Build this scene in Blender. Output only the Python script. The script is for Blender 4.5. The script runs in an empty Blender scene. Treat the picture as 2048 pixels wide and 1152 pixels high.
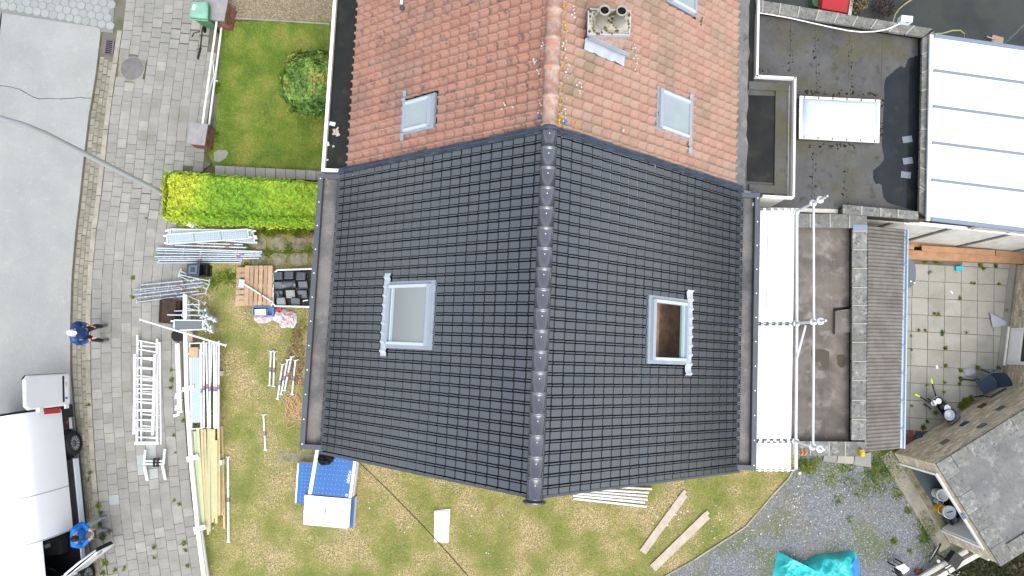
import bpy, bmesh, math, random
import numpy as np
from mathutils import Vector, Matrix, noise as mnoise

random.seed(7); rng = np.random.default_rng(7)
scene = bpy.context.scene
COL = scene.collection
PI = math.pi

# ------------------------------------------------------------------ camera, sky, sun, exposure
CAM_H = 21.3; FOC = 1420.0; TILT = math.radians(5.03)
cam_d = bpy.data.cameras.new('camera'); cam = bpy.data.objects.new('camera', cam_d); COL.objects.link(cam)
cam.location = (0, 0, CAM_H); cam.rotation_euler = (TILT, 0, 0)
cam_d.sensor_width = 36.0; cam_d.lens = 36.0 * FOC / 2048.0
cam_d.clip_start = 0.1; cam_d.clip_end = 2000
scene.camera = cam

SUN_EL, SUN_AZ = 64.0, 165.0           # degrees; azimuth clockwise from +Y (picture up)
world = bpy.data.worlds.new('World'); scene.world = world; world.use_nodes = True
wn = world.node_tree.nodes; wl = world.node_tree.links; wn.clear()
w_sky = wn.new('ShaderNodeTexSky'); w_sky.sky_type = 'NISHITA'; w_sky.sun_disc = False
w_sky.sun_elevation = math.radians(SUN_EL); w_sky.sun_rotation = math.radians(SUN_AZ)
w_sky.air_density = 1.0; w_sky.dust_density = 3.0; w_sky.ozone_density = 1.0
w_hsv = wn.new('ShaderNodeHueSaturation'); w_hsv.inputs['Saturation'].default_value = 0.46   # overcast: the blue is mostly veiled
w_bg = wn.new('ShaderNodeBackground'); w_bg.inputs['Strength'].default_value = 0.15
w_out = wn.new('ShaderNodeOutputWorld')
wl.new(w_sky.outputs[0], w_hsv.inputs['Color']); wl.new(w_hsv.outputs[0], w_bg.inputs[0]); wl.new(w_bg.outputs[0], w_out.inputs[0])

sun_d = bpy.data.lights.new('sun', 'SUN'); sun_d.energy = 0.7; sun_d.angle = math.radians(60); sun_d.color = (1.0, 0.97, 0.92)
sun = bpy.data.objects.new('sun', sun_d); COL.objects.link(sun); sun.location = (0, 0, 40)
_az, _el = math.radians(SUN_AZ), math.radians(SUN_EL)
_dir = Vector((math.sin(_az) * math.cos(_el), math.cos(_az) * math.cos(_el), math.sin(_el)))
sun.rotation_euler = _dir.to_track_quat('Z', 'Y').to_euler()

scene.view_settings.view_transform = 'Standard'
try: scene.view_settings.look = 'None'
except Exception: pass
scene.view_settings.gamma = 1.0; scene.view_settings.use_curve_mapping = False
scene.view_settings.exposure = 1.22
scene.render.engine = 'CYCLES'
scene.cycles.use_denoising = True
scene.cycles.max_bounces = 6; scene.cycles.transparent_max_bounces = 12

# ------------------------------------------------------------------ picture measurement -> world
_c, _s = math.cos(TILT), math.sin(TILT)
def ray(px, py):
    dx = (px - 1024) / FOC; dy = -(py - 576) / FOC
    return Vector((dx, dy * _c + _s, dy * _s - _c))
def P(px, py, z=0.0):
    r = ray(px, py); k = (CAM_H - z) / (-r.z)
    return Vector((r.x * k, r.y * k, z))
def PP(poly, z=0.0): return [P(x, y, z) for x, y in poly]

# ------------------------------------------------------------------ mesh building
class MB:
    def __init__(s): s.v = []; s.f = []; s.sm = []; s.mi = []
    def add(s, vs, fs, smooth=False, mi=0):
        b = len(s.v); s.v += [tuple(v) for v in vs]
        for f in fs: s.f.append([b + i for i in f]); s.sm.append(smooth); s.mi.append(mi)
        return s
    def hexa(s, a, mi=0, smooth=False):      # 8 corners: bottom 4 ccw, top 4 ccw
        return s.add(a, [(3, 2, 1, 0), (4, 5, 6, 7), (0, 1, 5, 4), (1, 2, 6, 5), (2, 3, 7, 6), (3, 0, 4, 7)], smooth, mi)
    def box(s, c, size, rz=0.0, mi=0, R=None):
        hx, hy, hz = size[0] / 2, size[1] / 2, size[2] / 2
        M3 = R if R is not None else Matrix.Rotation(rz, 3, 'Z')
        c = Vector(c)
        return s.hexa([c + M3 @ Vector(q) for q in ((-hx, -hy, -hz), (hx, -hy, -hz), (hx, hy, -hz), (-hx, hy, -hz), (-hx, -hy, hz), (hx, -hy, hz), (hx, hy, hz), (-hx, hy, hz))], mi)
    def bar(s, a, b, w, h, mi=0, up=(0, 0, 1)):   # rectangular bar from a to b, a/b on the centre line of its underside
        a = Vector(a); b = Vector(b); d = (b - a).normalized(); u = Vector(up)
        if abs(d.dot(u)) > .98: u = Vector((0, 1, 0))
        x = d.cross(u).normalized(); n = x.cross(d).normalized()
        x = x * (w / 2); n = n * h
        return s.hexa([a - x, a + x, b + x, b - x, a - x + n, a + x + n, b + x + n, b - x + n][0:8], mi)
    def prism(s, poly, z0, z1, mi=0):
        n = len(poly); A = sum(poly[i][0] * poly[(i + 1) % n][1] - poly[(i + 1) % n][0] * poly[i][1] for i in range(n))
        if A < 0: poly = poly[::-1]
        vs = [(p[0], p[1], z0) for p in poly] + [(p[0], p[1], z1) for p in poly]
        fs = [tuple(range(n - 1, -1, -1)), tuple(range(n, 2 * n))] + [(i, (i + 1) % n, n + (i + 1) % n, n + i) for i in range(n)]
        return s.add(vs, fs, False, mi)
    def sheet(s, poly, mi=0):
        n = len(poly); A = sum(poly[i][0] * poly[(i + 1) % n][1] - poly[(i + 1) % n][0] * poly[i][1] for i in range(n))
        if A < 0: poly = poly[::-1]
        return s.add(poly, [tuple(range(n))], False, mi)
    def loft(s, rings, cap=True, smooth=True, mi=0, closed=True):
        n = len(rings[0]); vs = [p for r in rings for p in r]; fs = []
        m = n if closed else n - 1
        for k in range(len(rings) - 1):
            for i in range(m):
                j = (i + 1) % n
                fs.append((k * n + i, k * n + j, (k + 1) * n + j, (k + 1) * n + i))
        s.add(vs, fs, smooth, mi)
        if cap and closed:
            s.add(rings[0], [tuple(range(n - 1, -1, -1))], False, mi); s.add(rings[-1], [tuple(range(n))], False, mi)
        return s
    def tube(s, path, r, n=8, mi=0, cap=True):
        pts = [Vector(p) for p in path]; rs = r if isinstance(r, (list, tuple)) else [r] * len(pts); rings = []
        d0 = (pts[1] - pts[0]).normalized(); u = Vector((0, 0, 1)) if abs(d0.z) < .9 else Vector((0, 1, 0))
        x = d0.cross(u).normalized()
        for i, p in enumerate(pts):
            d = (pts[min(i + 1, len(pts) - 1)] - pts[max(i - 1, 0)]).normalized()
            x = (x - d * x.dot(d)).normalized(); y = d.cross(x)
            rings.append([p + (x * math.cos(2 * PI * k / n) + y * math.sin(2 * PI * k / n)) * rs[i] for k in range(n)])
        return s.loft(rings, cap, True, mi)
    def lathe(s, c, prof, n=16, mi=0, axis=(0, 0, 1), cap=True):   # prof: (radius, height)
        ax = Vector(axis).normalized(); u = Vector((1, 0, 0)) if abs(ax.x) < .9 else Vector((0, 1, 0))
        x = ax.cross(u).normalized(); y = ax.cross(x); c = Vector(c)
        rings = [[c + ax * h + (x * math.cos(2 * PI * k / n) + y * math.sin(2 * PI * k / n)) * max(r, 1e-4) for k in range(n)] for r, h in prof]
        return s.loft(rings, cap, True, mi)
    def ell(s, c, r, nu=10, nv=6, mi=0, R=None, lo=-1.0):
        c = Vector(c); rings = []
        for j in range(nv + 1):
            t = math.asin(max(-1, min(1, lo))) + (PI / 2 - math.asin(max(-1, min(1, lo)))) * j / nv
            q = []
            for k in range(nu):
                v = Vector((r[0] * math.cos(t) * math.cos(2 * PI * k / nu), r[1] * math.cos(t) * math.sin(2 * PI * k / nu), r[2] * math.sin(t)))
                q.append(c + (R @ v if R is not None else v))
            rings.append(q)
        return s.loft(rings, True, True, mi)
    def mesh(s, name, mats, off=(0, 0, 0)):
        me = bpy.data.meshes.new(name); o = Vector(off)
        me.from_pydata([(v[0] - o.x, v[1] - o.y, v[2] - o.z) for v in s.v], [], s.f)
        for m in (mats if isinstance(mats, (list, tuple)) else [mats]): me.materials.append(m)
        me.polygons.foreach_set('use_smooth', s.sm); me.polygons.foreach_set('material_index', s.mi)
        me.update(); return me

def wloc(o):
    v = Vector((0, 0, 0))
    while o is not None: v += o.location; o = o.parent
    return v
def props(o, label=None, cat=None, group=None, kind=None):
    if label: o['label'] = label
    if cat: o['category'] = cat
    if group: o['group'] = group
    if kind: o['kind'] = kind
    return o
def obj(name, mb, mats, parent=None, label=None, cat=None, group=None, kind=None):
    off = wloc(parent) if parent is not None else Vector((0, 0, 0))
    if parent is None and mb.v and cat:            # a one-mesh thing stands on its own base point
        a = np.array(mb.v); off = Vector((float(a[:, 0].mean()), float(a[:, 1].mean()), float(a[:, 2].min())))
    me = mb.mesh(name, mats, off)
    o = bpy.data.objects.new(name, me); COL.objects.link(o)
    if parent is not None: o.parent = parent
    else: o.location = off if cat else (0, 0, 0)
    return props(o, label, cat, group, kind)
def thing(name, loc, label, cat, group=None):
    o = bpy.data.objects.new(name, None); COL.objects.link(o); o.location = loc; o.empty_display_size = .2
    return props(o, label, cat, group)
def inst(name, me, parent, mat4):                  # shares mesh data, world matrix mat4, parent not rotated
    o = bpy.data.objects.new(name, me); COL.objects.link(o); o.parent = parent
    o.matrix_local = Matrix.Translation(-wloc(parent)) @ mat4
    return o
def npmesh(name, V, Fc, mat, parent=None, kind=None, label=None, cat=None, smooth=False):
    V = np.asarray(V, dtype=np.float32); Fc = np.asarray(Fc, dtype=np.int32)
    off = np.array(wloc(parent)) if parent is not None else np.zeros(3)
    V = V - off.astype(np.float32)
    me = bpy.data.meshes.new(name); k = Fc.shape[1]
    me.vertices.add(len(V)); me.vertices.foreach_set('co', V.ravel())
    me.loops.add(Fc.size); me.loops.foreach_set('vertex_index', Fc.ravel())
    me.polygons.add(len(Fc)); me.polygons.foreach_set('loop_start', np.arange(0, Fc.size, k, dtype=np.int32))
    me.polygons.foreach_set('loop_total', np.full(len(Fc), k, dtype=np.int32))
    me.polygons.foreach_set('use_smooth', np.full(len(Fc), smooth))
    me.update(calc_edges=True); me.validate(); me.materials.append(mat)
    o = bpy.data.objects.new(name, me); COL.objects.link(o)
    if parent is not None: o.parent = parent
    return props(o, label, cat, None, kind)

# ------------------------------------------------------------------ materials
def M(name, col, rough=.6, metal=0., col2=None, scale=4., detail=5., lo=.35, hi=.65, rnd=0., bump=0., bscale=40., spec=.3,
      stains=(), rndcol=None, trans=0., coat=0., fine=0., fscale=90.):
    m = bpy.data.materials.new(name); m.use_nodes = True
    nt = m.node_tree; N = nt.nodes; L = nt.links
    b = N['Principled BSDF']
    b.inputs['Roughness'].default_value = rough; b.inputs['Metallic'].default_value = metal
    b.inputs['Specular IOR Level'].default_value = spec
    if trans: b.inputs['Transmission Weight'].default_value = trans
    if coat: b.inputs['Coat Weight'].default_value = coat; b.inputs['Coat Roughness'].default_value = .12
    geo = N.new('ShaderNodeNewGeometry'); pos = geo.outputs['Position']
    def nz(sc, dt, l, h, w=0):
        t = N.new('ShaderNodeTexNoise'); t.inputs['Scale'].default_value = sc; t.inputs['Detail'].default_value = dt; t.inputs['Roughness'].default_value = .6
        t.noise_dimensions = '4D'; t.inputs['W'].default_value = w
        L.new(pos, t.inputs['Vector'])
        r = N.new('ShaderNodeMapRange'); r.inputs[1].default_value = l; r.inputs[2].default_value = h
        L.new(t.outputs['Fac'], r.inputs[0]); return r.outputs[0]
    def mix(fac, a, bcol, mode='MIX'):
        x = N.new('ShaderNodeMix'); x.data_type = 'RGBA'; x.blend_type = mode
        if hasattr(fac, 'is_linked'): L.new(fac, x.inputs[0])
        else: x.inputs[0].default_value = fac
        for sock, q in ((x.inputs[6], a), (x.inputs[7], bcol)):
            if hasattr(q, 'is_linked'): L.new(q, sock)
            else: sock.default_value = (*q, 1)
        return x.outputs[2]
    c = tuple(col)
    rv = None
    if rnd or rndcol:
        oi = N.new('ShaderNodeObjectInfo'); ad = N.new('ShaderNodeMath'); ad.operation = 'ADD'
        L.new(oi.outputs['Random'], ad.inputs[0]); L.new(geo.outputs['Random Per Island'], ad.inputs[1])
        fr = N.new('ShaderNodeMath'); fr.operation = 'FRACT'; L.new(ad.outputs[0], fr.inputs[0]); rv = fr.outputs[0]
    if rndcol:
        r = N.new('ShaderNodeMapRange'); r.inputs[1].default_value = rndcol[1]; r.inputs[2].default_value = 1.0
        L.new(rv, r.inputs[0]); c = mix(r.outputs[0], c, rndcol[0])
    if col2: c = mix(nz(scale, detail, lo, hi), c, col2)
    for i, (sc_, s_scale, l_, h_, amt) in enumerate(stains):
        f = nz(s_scale, 5, l_ - .04, h_ - .04, i * 3.7 + 1.3); mm = N.new('ShaderNodeMath'); mm.operation = 'MULTIPLY'; mm.inputs[1].default_value = amt
        L.new(f, mm.inputs[0]); c = mix(mm.outputs[0], c, sc_)
    if fine:
        f = nz(fscale, 3, .3, .7, 9.1); r = N.new('ShaderNodeMapRange'); r.inputs[3].default_value = 1 - fine; r.inputs[4].default_value = 1 + fine
        L.new(f, r.inputs[0]); v = N.new('ShaderNodeCombineColor')
        for k in range(3): L.new(r.outputs[0], v.inputs[k])
        c = mix(1.0, c, v.outputs[0], 'MULTIPLY')
    if rnd:
        r = N.new('ShaderNodeMapRange'); r.inputs[3].default_value = 1 - rnd; r.inputs[4].default_value = 1 + rnd
        L.new(rv, r.inputs[0]); v = N.new('ShaderNodeCombineColor')
        for k in range(3): L.new(r.outputs[0], v.inputs[k])
        c = mix(1.0, c, v.outputs[0], 'MULTIPLY')
    if hasattr(c, 'is_linked'): L.new(c, b.inputs['Base Color'])
    else: b.inputs['Base Color'].default_value = (*c, 1)
    if bump:
        t = N.new('ShaderNodeTexNoise'); t.inputs['Scale'].default_value = bscale; t.inputs['Detail'].default_value = 4
        L.new(pos, t.inputs['Vector']); bp = N.new('ShaderNodeBump'); bp.inputs['Strength'].default_value = bump; bp.inputs['Distance'].default_value = .02
        L.new(t.outputs['Fac'], bp.inputs['Height']); L.new(bp.outputs[0], b.inputs['Normal'])
    return m

def sr(r, g, b):       # picture-style 0..255 colour to linear
    f = lambda c: (c / 12.92 if c <= .04045 else ((c + .055) / 1.055) ** 2.4)
    return (f(r / 255), f(g / 255), f(b / 255))

MAT = dict(
    soil=M('soil', (.07, .055, .035), .95, col2=(.12, .10, .06), scale=3, bump=.4, bscale=25),
    joint=M('joint_sand', (.13, .125, .10), .95, col2=(.07, .085, .03), scale=1.6, lo=.5, hi=.62, bump=.3),
    concrete=M('road_concrete', (.305, .312, .30), .85, col2=(.27, .276, .266), scale=1.1, stains=(((.215, .225, .225), .45, .5, .75, .6), ((.37, .38, .365), 5, .6, .75, .35)), fine=.10, fscale=45, bump=.15, bscale=60),
    slab=M('paving_slab', (.262, .258, .234), .85, col2=(.222, .218, .198), scale=2.2, rnd=.09, rndcol=((.30, .29, .255), .72), stains=(((.36, .36, .345), 14, .66, .74, .35), ((.16, .17, .12), 1.2, .58, .72, .4)), fine=.10, fscale=60, bump=.15),
    slab_light=M('pale_slab', (.345, .37, .36), .8, col2=(.32, .34, .33), rnd=.05, fine=.05),
    hexp=M('hexagon_paver', (.27, .29, .288), .85, rnd=.07, col2=(.25, .27, .265), scale=5, fine=.08),
    gutbrick=M('gutter_brick', (.26, .245, .20), .88, rnd=.14, col2=(.19, .18, .14), scale=5, stains=(((.10, .10, .05), .9, .58, .7, .55),), fine=.1),
    kerb=M('kerb_concrete', (.33, .31, .26), .9, col2=(.22, .205, .165), scale=3, fine=.16, fscale=50, rnd=.06),
    patio=M('patio_slab', (.335, .33, .295), .88, col2=(.28, .275, .24), scale=1.6, rnd=.08, stains=(((.18, .18, .14), 1.1, .55, .75, .5),), fine=.08, fscale=40),
    pathslab=M('mossy_path_slab', (.23, .21, .16), .92, col2=(.12, .12, .05), scale=4, lo=.45, hi=.62, rnd=.12, fine=.14, fscale=40, bump=.3),
    lawnbase=M('lawn_soil', (.16, .155, .06), .95, col2=(.26, .21, .10), scale=1.3, fine=.2, fscale=30, bump=.4),
    gravel=M('gravel_ground', (.185, .198, .21), .92, col2=(.13, .14, .15), scale=16, detail=8, lo=.4, hi=.6, stains=(((.27, .28, .30), 22, .58, .7, .7), ((.10, .125, .03), .75, .52, .62, .8), ((.19, .165, .10), .5, .52, .70, .7)), bump=.5, bscale=45),
    bedgravel=M('bed_soil', (.24, .20, .13), .95, col2=(.14, .11, .07), scale=7, stains=(((.33, .30, .23), 10, .55, .7, .5),), fine=.25, fscale=35, bump=.6, bscale=20),
    court=M('wet_court', (.038, .045, .045), .45, col2=(.05, .055, .045), scale=1.2, stains=(((.02, .026, .024), .8, .5, .7, .6),), fine=.1),
    darktile=M('black_glazed_tile', (.017, .026, .037), .17, rnd=.12, col2=(.025, .031, .038), scale=1.0, spec=1.0, coat=.8, stains=(((.045, .040, .038), .55, .56, .75, .35),), fine=.08, fscale=70, bump=.05, bscale=14),
    darkridge=M('black_glazed_ridge', (.06, .066, .08), .16, rnd=.1, spec=1.0, coat=.6),
    underlay=M('roof_underlay', (.006, .006, .007), .9),
    redtile=M('red_clay_tile', (.41, .215, .155), .85, rnd=.12, rndcol=((.30, .185, .145), .45), col2=(.33, .18, .135), scale=2.5, stains=(((.085, .08, .08), 6.5, .60, .70, .75), ((.36, .35, .29), 26, .70, .76, .6), ((.17, .14, .11), .7, .5, .72, .5)), fine=.1, fscale=60),
    redtile2=M('red_clay_tile_lichened', (.41, .235, .175), .87, rnd=.13, rndcol=((.30, .205, .16), .4), col2=(.33, .21, .16), scale=2.0, stains=(((.19, .175, .12), .8, .52, .7, .7), ((.42, .41, .36), 24, .70, .76, .6), ((.42, .28, .02), 11, .74, .78, .8)), fine=.1, fscale=60),
    redridge=M('red_clay_ridge', (.36, .19, .14), .85, col2=(.40, .35, .30), scale=9, lo=.42, hi=.66, rnd=.08, stains=(((.45, .27, .02), 9, .68, .74, .8),), fine=.2),
    flash=M('slate_blue_flashing', (.035, .05, .072), .45, rnd=.35, col2=(.055, .07, .095), scale=8),
    lead=M('lead_flashing', (.36, .40, .46), .5, metal=.0, col2=(.45, .49, .54), scale=6, bump=.3, bscale=15),
    lead_blue=M('window_flashing', (.26, .30, .35), .45, metal=.1, col2=(.31, .34, .39), scale=4),
    anth=M('anthracite_trim', (.082, .09, .105), .5, col2=(.07, .075, .088), scale=3),
    zinc=M('zinc_gutter_floor', (.19, .178, .17), .6, col2=(.12, .118, .118), scale=2.0, stains=(((.20, .175, .15), 1.6, .55, .7, .5), ((.28, .25, .215), 8, .62, .72, .5), ((.055, .06, .068), .8, .52, .64, .8)), fine=.15, fscale=30),
    wetgut=M('wet_bitumen', (.012, .013, .013), .25, col2=(.022, .024, .02), spec=.2, scale=1.5, stains=(((.055, .05, .035), 3, .58, .75, .5),), fine=.15),
    bitumen=M('bitumen_sheet', (.068, .069, .068), .8, col2=(.098, .098, .098), scale=1.6, stains=(((.03, .029, .027), 5, .60, .70, .6), ((.075, .07, .03), 1.1, .52, .68, .65), ((.13, .13, .125), 24, .70, .78, .5)), fine=.12, fscale=45, bump=.2),
    puddle=M('rain_puddle', (.012, .015, .018), .08, col2=(.02, .024, .028), scale=2, spec=.3, stains=(((.035, .032, .025), 3, .6, .72, .7),)),
    bitumen_brown=M('weathered_bitumen', (.115, .103, .09), .85, col2=(.18, .16, .14), scale=1.6, stains=(((.065, .058, .05), 1.1, .52, .66, .65), ((.29, .26, .23), 2.6, .56, .68, .6), ((.30, .28, .25), 26, .69, .76, .5)), fine=.12, fscale=40, bump=.2),
    bitumen_grey=M('grey_bitumen', (.13, .132, .13), .85, col2=(.185, .185, .178), scale=1.6, stains=(((.08, .08, .08), 1.1, .52, .7, .5), ((.30, .295, .28), 4, .58, .70, .55), ((.05, .05, .05), 8, .62, .70, .5)), fine=.15, fscale=40),
    coping=M('coping_stone', (.20, .20, .188), .92, col2=(.135, .138, .132), scale=5, rnd=.14, stains=(((.33, .325, .295), 7, .58, .68, .65), ((.055, .056, .054), 11, .60, .68, .75), ((.12, .12, .085), 1.6, .52, .66, .5)), fine=.25, fscale=45, bump=.4, bscale=30),
    mortar=M('mortar', (.33, .32, .29), .95, fine=.1),
    whitepaint=M('white_paint', (.80, .80, .78), .55, col2=(.72, .72, .69), scale=3),
    whitetrim=M('white_pvc', (.82, .83, .84), .35),
    whitewall=M('white_render_wall', (.70, .68, .62), .85, col2=(.50, .48, .42), scale=2, stains=(((.30, .31, .24), 1.6, .6, .78, .5),), fine=.05),
    concwall=M('pale_concrete_panel', (.64, .64, .60), .85, col2=(.50, .50, .46), scale=2.4, stains=(((.20, .22, .14), 1.7, .58, .72, .5),), fine=.08),
    beigepanel=M('beige_side_panel', (.48, .43, .37), .5, col2=(.42, .38, .33), scale=2),
    brickpale=M('pale_brown_brick', (.60, .52, .40), .88, rnd=.22, rndcol=((.70, .62, .50), .6), col2=(.48, .41, .31), scale=7, fine=.1),
    brickred=M('red_brown_brick', (.25, .11, .075), .88, rnd=.3, col2=(.17, .08, .06), scale=9, fine=.1),
    redpaver=M('red_paver', (.19, .075, .055), .88, rnd=.15, col2=(.13, .06, .045), scale=5, fine=.1),
    galv=M('galvanised_steel', (.55, .60, .65), .38, metal=.75, col2=(.46, .51, .56), scale=9, rnd=.08),
    galvbright=M('bright_galvanised_deck', (.74, .76, .78), .42, metal=.25, col2=(.66, .69, .72), scale=12),
    galvdark=M('dull_galvanised_deck', (.15, .175, .19), .5, metal=.2, col2=(.12, .14, .155), scale=14),
    alu=M('aluminium', (.78, .79, .80), .35, metal=.45, rnd=.05),
    rosette=M('rosette_steel', (.60, .63, .66), .4, metal=.6),
    redband=M('red_band', (.46, .15, .10), .5), blueband=M('blue_band', (.10, .19, .42), .5),
    pallet=M('pallet_wood', (.46, .32, .21), .85, col2=(.36, .25, .16), scale=9, rnd=.13, stains=(((.25, .18, .12), 12, .6, .72, .5),), fine=.12, fscale=60),
    timber=M('pale_timber', (.55, .46, .26), .8, col2=(.48, .38, .21), scale=8, rnd=.12, rndcol=((.60, .40, .22), .75), fine=.06),
    timbergreen=M('treated_timber', (.36, .42, .26), .8, col2=(.42, .44, .27), scale=7, rnd=.08),
    beam=M('brown_timber_beam', (.30, .165, .09), .75, col2=(.38, .23, .13), scale=5, rnd=.1, fine=.1),
    oldplank=M('bleached_plank', (.47, .42, .36), .88, col2=(.38, .33, .27), scale=7, stains=(((.28, .22, .17), 6, .6, .75, .4),), fine=.12),
    black=M('black_plastic', (.012, .013, .015), .45), blacksoft=M('black_fabric', (.012, .012, .014), .8, bump=.6, bscale=25),
    rubber=M('tyre_rubber', (.014, .014, .015), .75), rim=M('wheel_rim', (.16, .17, .18), .4, metal=.6),
    vanwhite=M('white_van_paint', (.80, .81, .83), .25, coat=.5, col2=(.77, .78, .80), scale=1),
    glass=M('window_glass', (.02, .025, .03), .04, spec=.7), darkglass=M('windscreen', (.035, .045, .05), .05, spec=.8),
    tail=M('tail_light', (.42, .012, .015), .15, coat=.6), indigo=M('interior_black', (.007, .008, .012), .7),
    seatcloth=M('seat_cloth', (.018, .018, .022), .85),
    green=M('green_bin_plastic', (.20, .40, .31), .45, col2=(.17, .35, .26), scale=3), greend=M('green_bin_body', (.10, .235, .115), .5, col2=(.08, .19, .09)),
    bluejacket=M('blue_jacket', (.012, .15, .52), .75, bump=.7, bscale=14, col2=(.012, .15, .52), scale=9),
    navyjacket=M('navy_jacket', (.014, .05, .17), .8, bump=.8, bscale=14, col2=(.05, .13, .30), scale=6, lo=.5, hi=.62),
    darktrouser=M('dark_trousers', (.016, .018, .026), .85, bump=.5, bscale=16, col2=(.03, .035, .05), scale=9), greytrouser=M('grey_trousers', (.31, .33, .355), .85, bump=.5, bscale=16),
    skin=M('skin', (.50, .27, .19), .6), hair=M('dark_hair', (.012, .010, .010), .6, bump=.6, bscale=60), capwhite=M('white_cap', (.72, .75, .74), .7),
    shoe=M('brown_shoe', (.09, .07, .065), .7), shoeg=M('grey_blue_shoe', (.16, .18, .24), .7),
    blueboard=M('blue_foil_board', (.03, .125, .36), .4, col2=(.026, .11, .32), scale=2),
    dotblue=M('pale_blue_print', (.15, .38, .66), .5), whiteprint=M('white_print', (.78, .82, .86), .5),
    foam=M('pale_foam_edge', (.62, .63, .66), .8, rnd=.05), whiteboard=M('white_insulation_board', (.80, .80, .80), .6),
    tarp=M('teal_tarpaulin', (.015, .40, .42), .4, col2=(.04, .56, .54), scale=1.4, lo=.42, hi=.6, spec=.6), tarpblue=M('blue_tarpaulin', (.01, .15, .52), .35),
    orange=M('orange_rope', (.55, .32, .20), .8), hose=M('yellow_hose', (.42, .40, .18), .5), cablewhite=M('white_cable', (.72, .70, .68), .5), cableblack=M('black_cable', (.015, .015, .015), .6),
    rust=M('rusty_steel', (.055, .032, .022), .8, col2=(.03, .02, .016), scale=6, stains=(((.16, .05, .03), 5, .6, .72, .6),)),
    greyplastic=M('grey_plastic', (.12, .135, .155), .5), bluegrey=M('blue_grey_plastic', (.028, .05, .08), .5), lime=M('lime_grip', (.42, .62, .06), .5),
    steelgrey=M('wheelbarrow_tray', (.16, .165, .17), .5, metal=.4), cloth=M('grey_cloth', (.36, .38, .44), .9),
    redplastic=M('red_plastic', (.42, .03, .035), .4), pinkplastic=M('pink_white_film', (.62, .33, .36), .35, col2=(.62, .58, .58), scale=9, lo=.45, hi=.55, bump=.8, bscale=9),
    clearplastic=M('clear_white_film', (.58, .60, .62), .3, bump=.8, bscale=10), yellow=M('yellow_plastic', (.68, .42, .01), .5), orangeplastic=M('orange_plastic', (.70, .19, .04), .5),
    turq=M('turquoise_packet', (.02, .42, .52), .5), cardboard=M('cardboard', (.36, .26, .17), .85), bluecrate=M('blue_crate', (.10, .22, .42), .5),
    fibre=M('corrugated_fibre_cement', (.14, .13, .115), .9, col2=(.18, .168, .148), scale=5, stains=(((.09, .08, .06), 2.2, .5, .7, .5),), fine=.1, fscale=40),
    guttergrey=M('blue_grey_gutter', (.40, .49, .60), .4, metal=.2), poly=M('opal_polycarbonate', (.84, .86, .88), .3), polybar=M('glazing_bar', (.19, .24, .31), .45, metal=.3),
    dome=M('opal_dome', (.54, .61, .66), .1, col2=(.48, .56, .62), scale=.8, coat=.4), domeframe=M('dome_frame', (.74, .73, .70), .6, stains=(((.30, .28, .24), 8, .6, .72, .5),)),
    sheetglass=M('glass_offcut', (.15, .175, .21), .1, spec=.7), boxblue=M('pale_grey_box', (.60, .66, .72), .5),
    ironcover=M('cast_iron', (.14, .14, .145), .6, metal=.3, col2=(.19, .18, .17), scale=6, fine=.15), grate=M('grate_iron', (.14, .115, .125), .7), holeblack=M('black_hole', (.004, .004, .004), .9),
    lampgrey=M('lamp_post_grey', (.40, .425, .44), .5), wood_inside=M('loft_timber', (.30, .19, .10), .85, col2=(.19, .11, .06), scale=6), loftdark=M('loft_dark', (.028, .016, .012), .9), loftwall=M('loft_lining', (.20, .115, .075), .9, col2=(.09, .045, .03), scale=5),
    winframe=M('roof_window_frame', (.34, .39, .45), .4, metal=.2), winwhite=M('roof_window_inner', (.46, .52, .58), .45), winteal=M('window_reveal', (.30, .44, .42), .5),
    chimcap=M('chimney_slab', (.40, .38, .33), .95, col2=(.22, .20, .16), scale=7, lo=.4, hi=.6, stains=(((.10, .085, .01), 6, .56, .64, .9), ((.55, .52, .46), 12, .6, .7, .6)), bump=.8, bscale=22), potclay=M('chimney_pot', (.33, .32, .27), .8, col2=(.27, .26, .22), scale=6),
    moss=M('moss', (.10, .085, .012), .95), slate_cap=M('bluestone_cap', (.20, .215, .24), .6, col2=(.29, .28, .26), scale=5, stains=(((.10, .10, .10), 6, .6, .75, .5),)),
    flowerdry=M('dry_leaves', (.20, .15, .07), .9, rnd=.4), purpleleaf=M('purple_leaves', (.07, .035, .035), .8, rnd=.4),
)
# ================================================================== the ground
def interp(tab, y):
    ks = sorted(tab)
    if y <= ks[0]: a, b = ks[0], ks[1]
    elif y >= ks[-1]: a, b = ks[-2], ks[-1]
    else:
        for i in range(len(ks) - 1):
            if ks[i] <= y <= ks[i + 1]: a, b = ks[i], ks[i + 1]; break
    return tab[a] + (tab[b] - tab[a]) * (y - a) / (b - a)
ROAD_E = {-40: 214, 57: 203, 150: 192, 233: 178, 300: 170, 384: 161, 470: 151, 560: 143.5, 660: 141, 747: 141, 827: 147, 910: 157, 1035: 168, 1152: 186, 1220: 197}
KERB_L = {-40: 246, 57: 236, 150: 222, 233: 210, 300: 203, 384: 194, 470: 182, 560: 174, 660: 172, 747: 172, 827: 175, 910: 180, 1035: 190, 1152: 206, 1220: 216}
PAVE_R = {-40: 440, 60: 432, 250: 412, 300: 404, 335: 400, 345: 352, 452: 352, 455: 385, 528: 385, 532: 372, 660: 365, 760: 370, 850: 376, 950: 390, 1060: 402, 1152: 412, 1220: 418}

g = MB().sheet([(-220, -220, -.06), (220, -220, -.06), (220, 220, -.06), (-220, 220, -.06)])
obj('ground', g, MAT['soil'], kind='structure')

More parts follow.
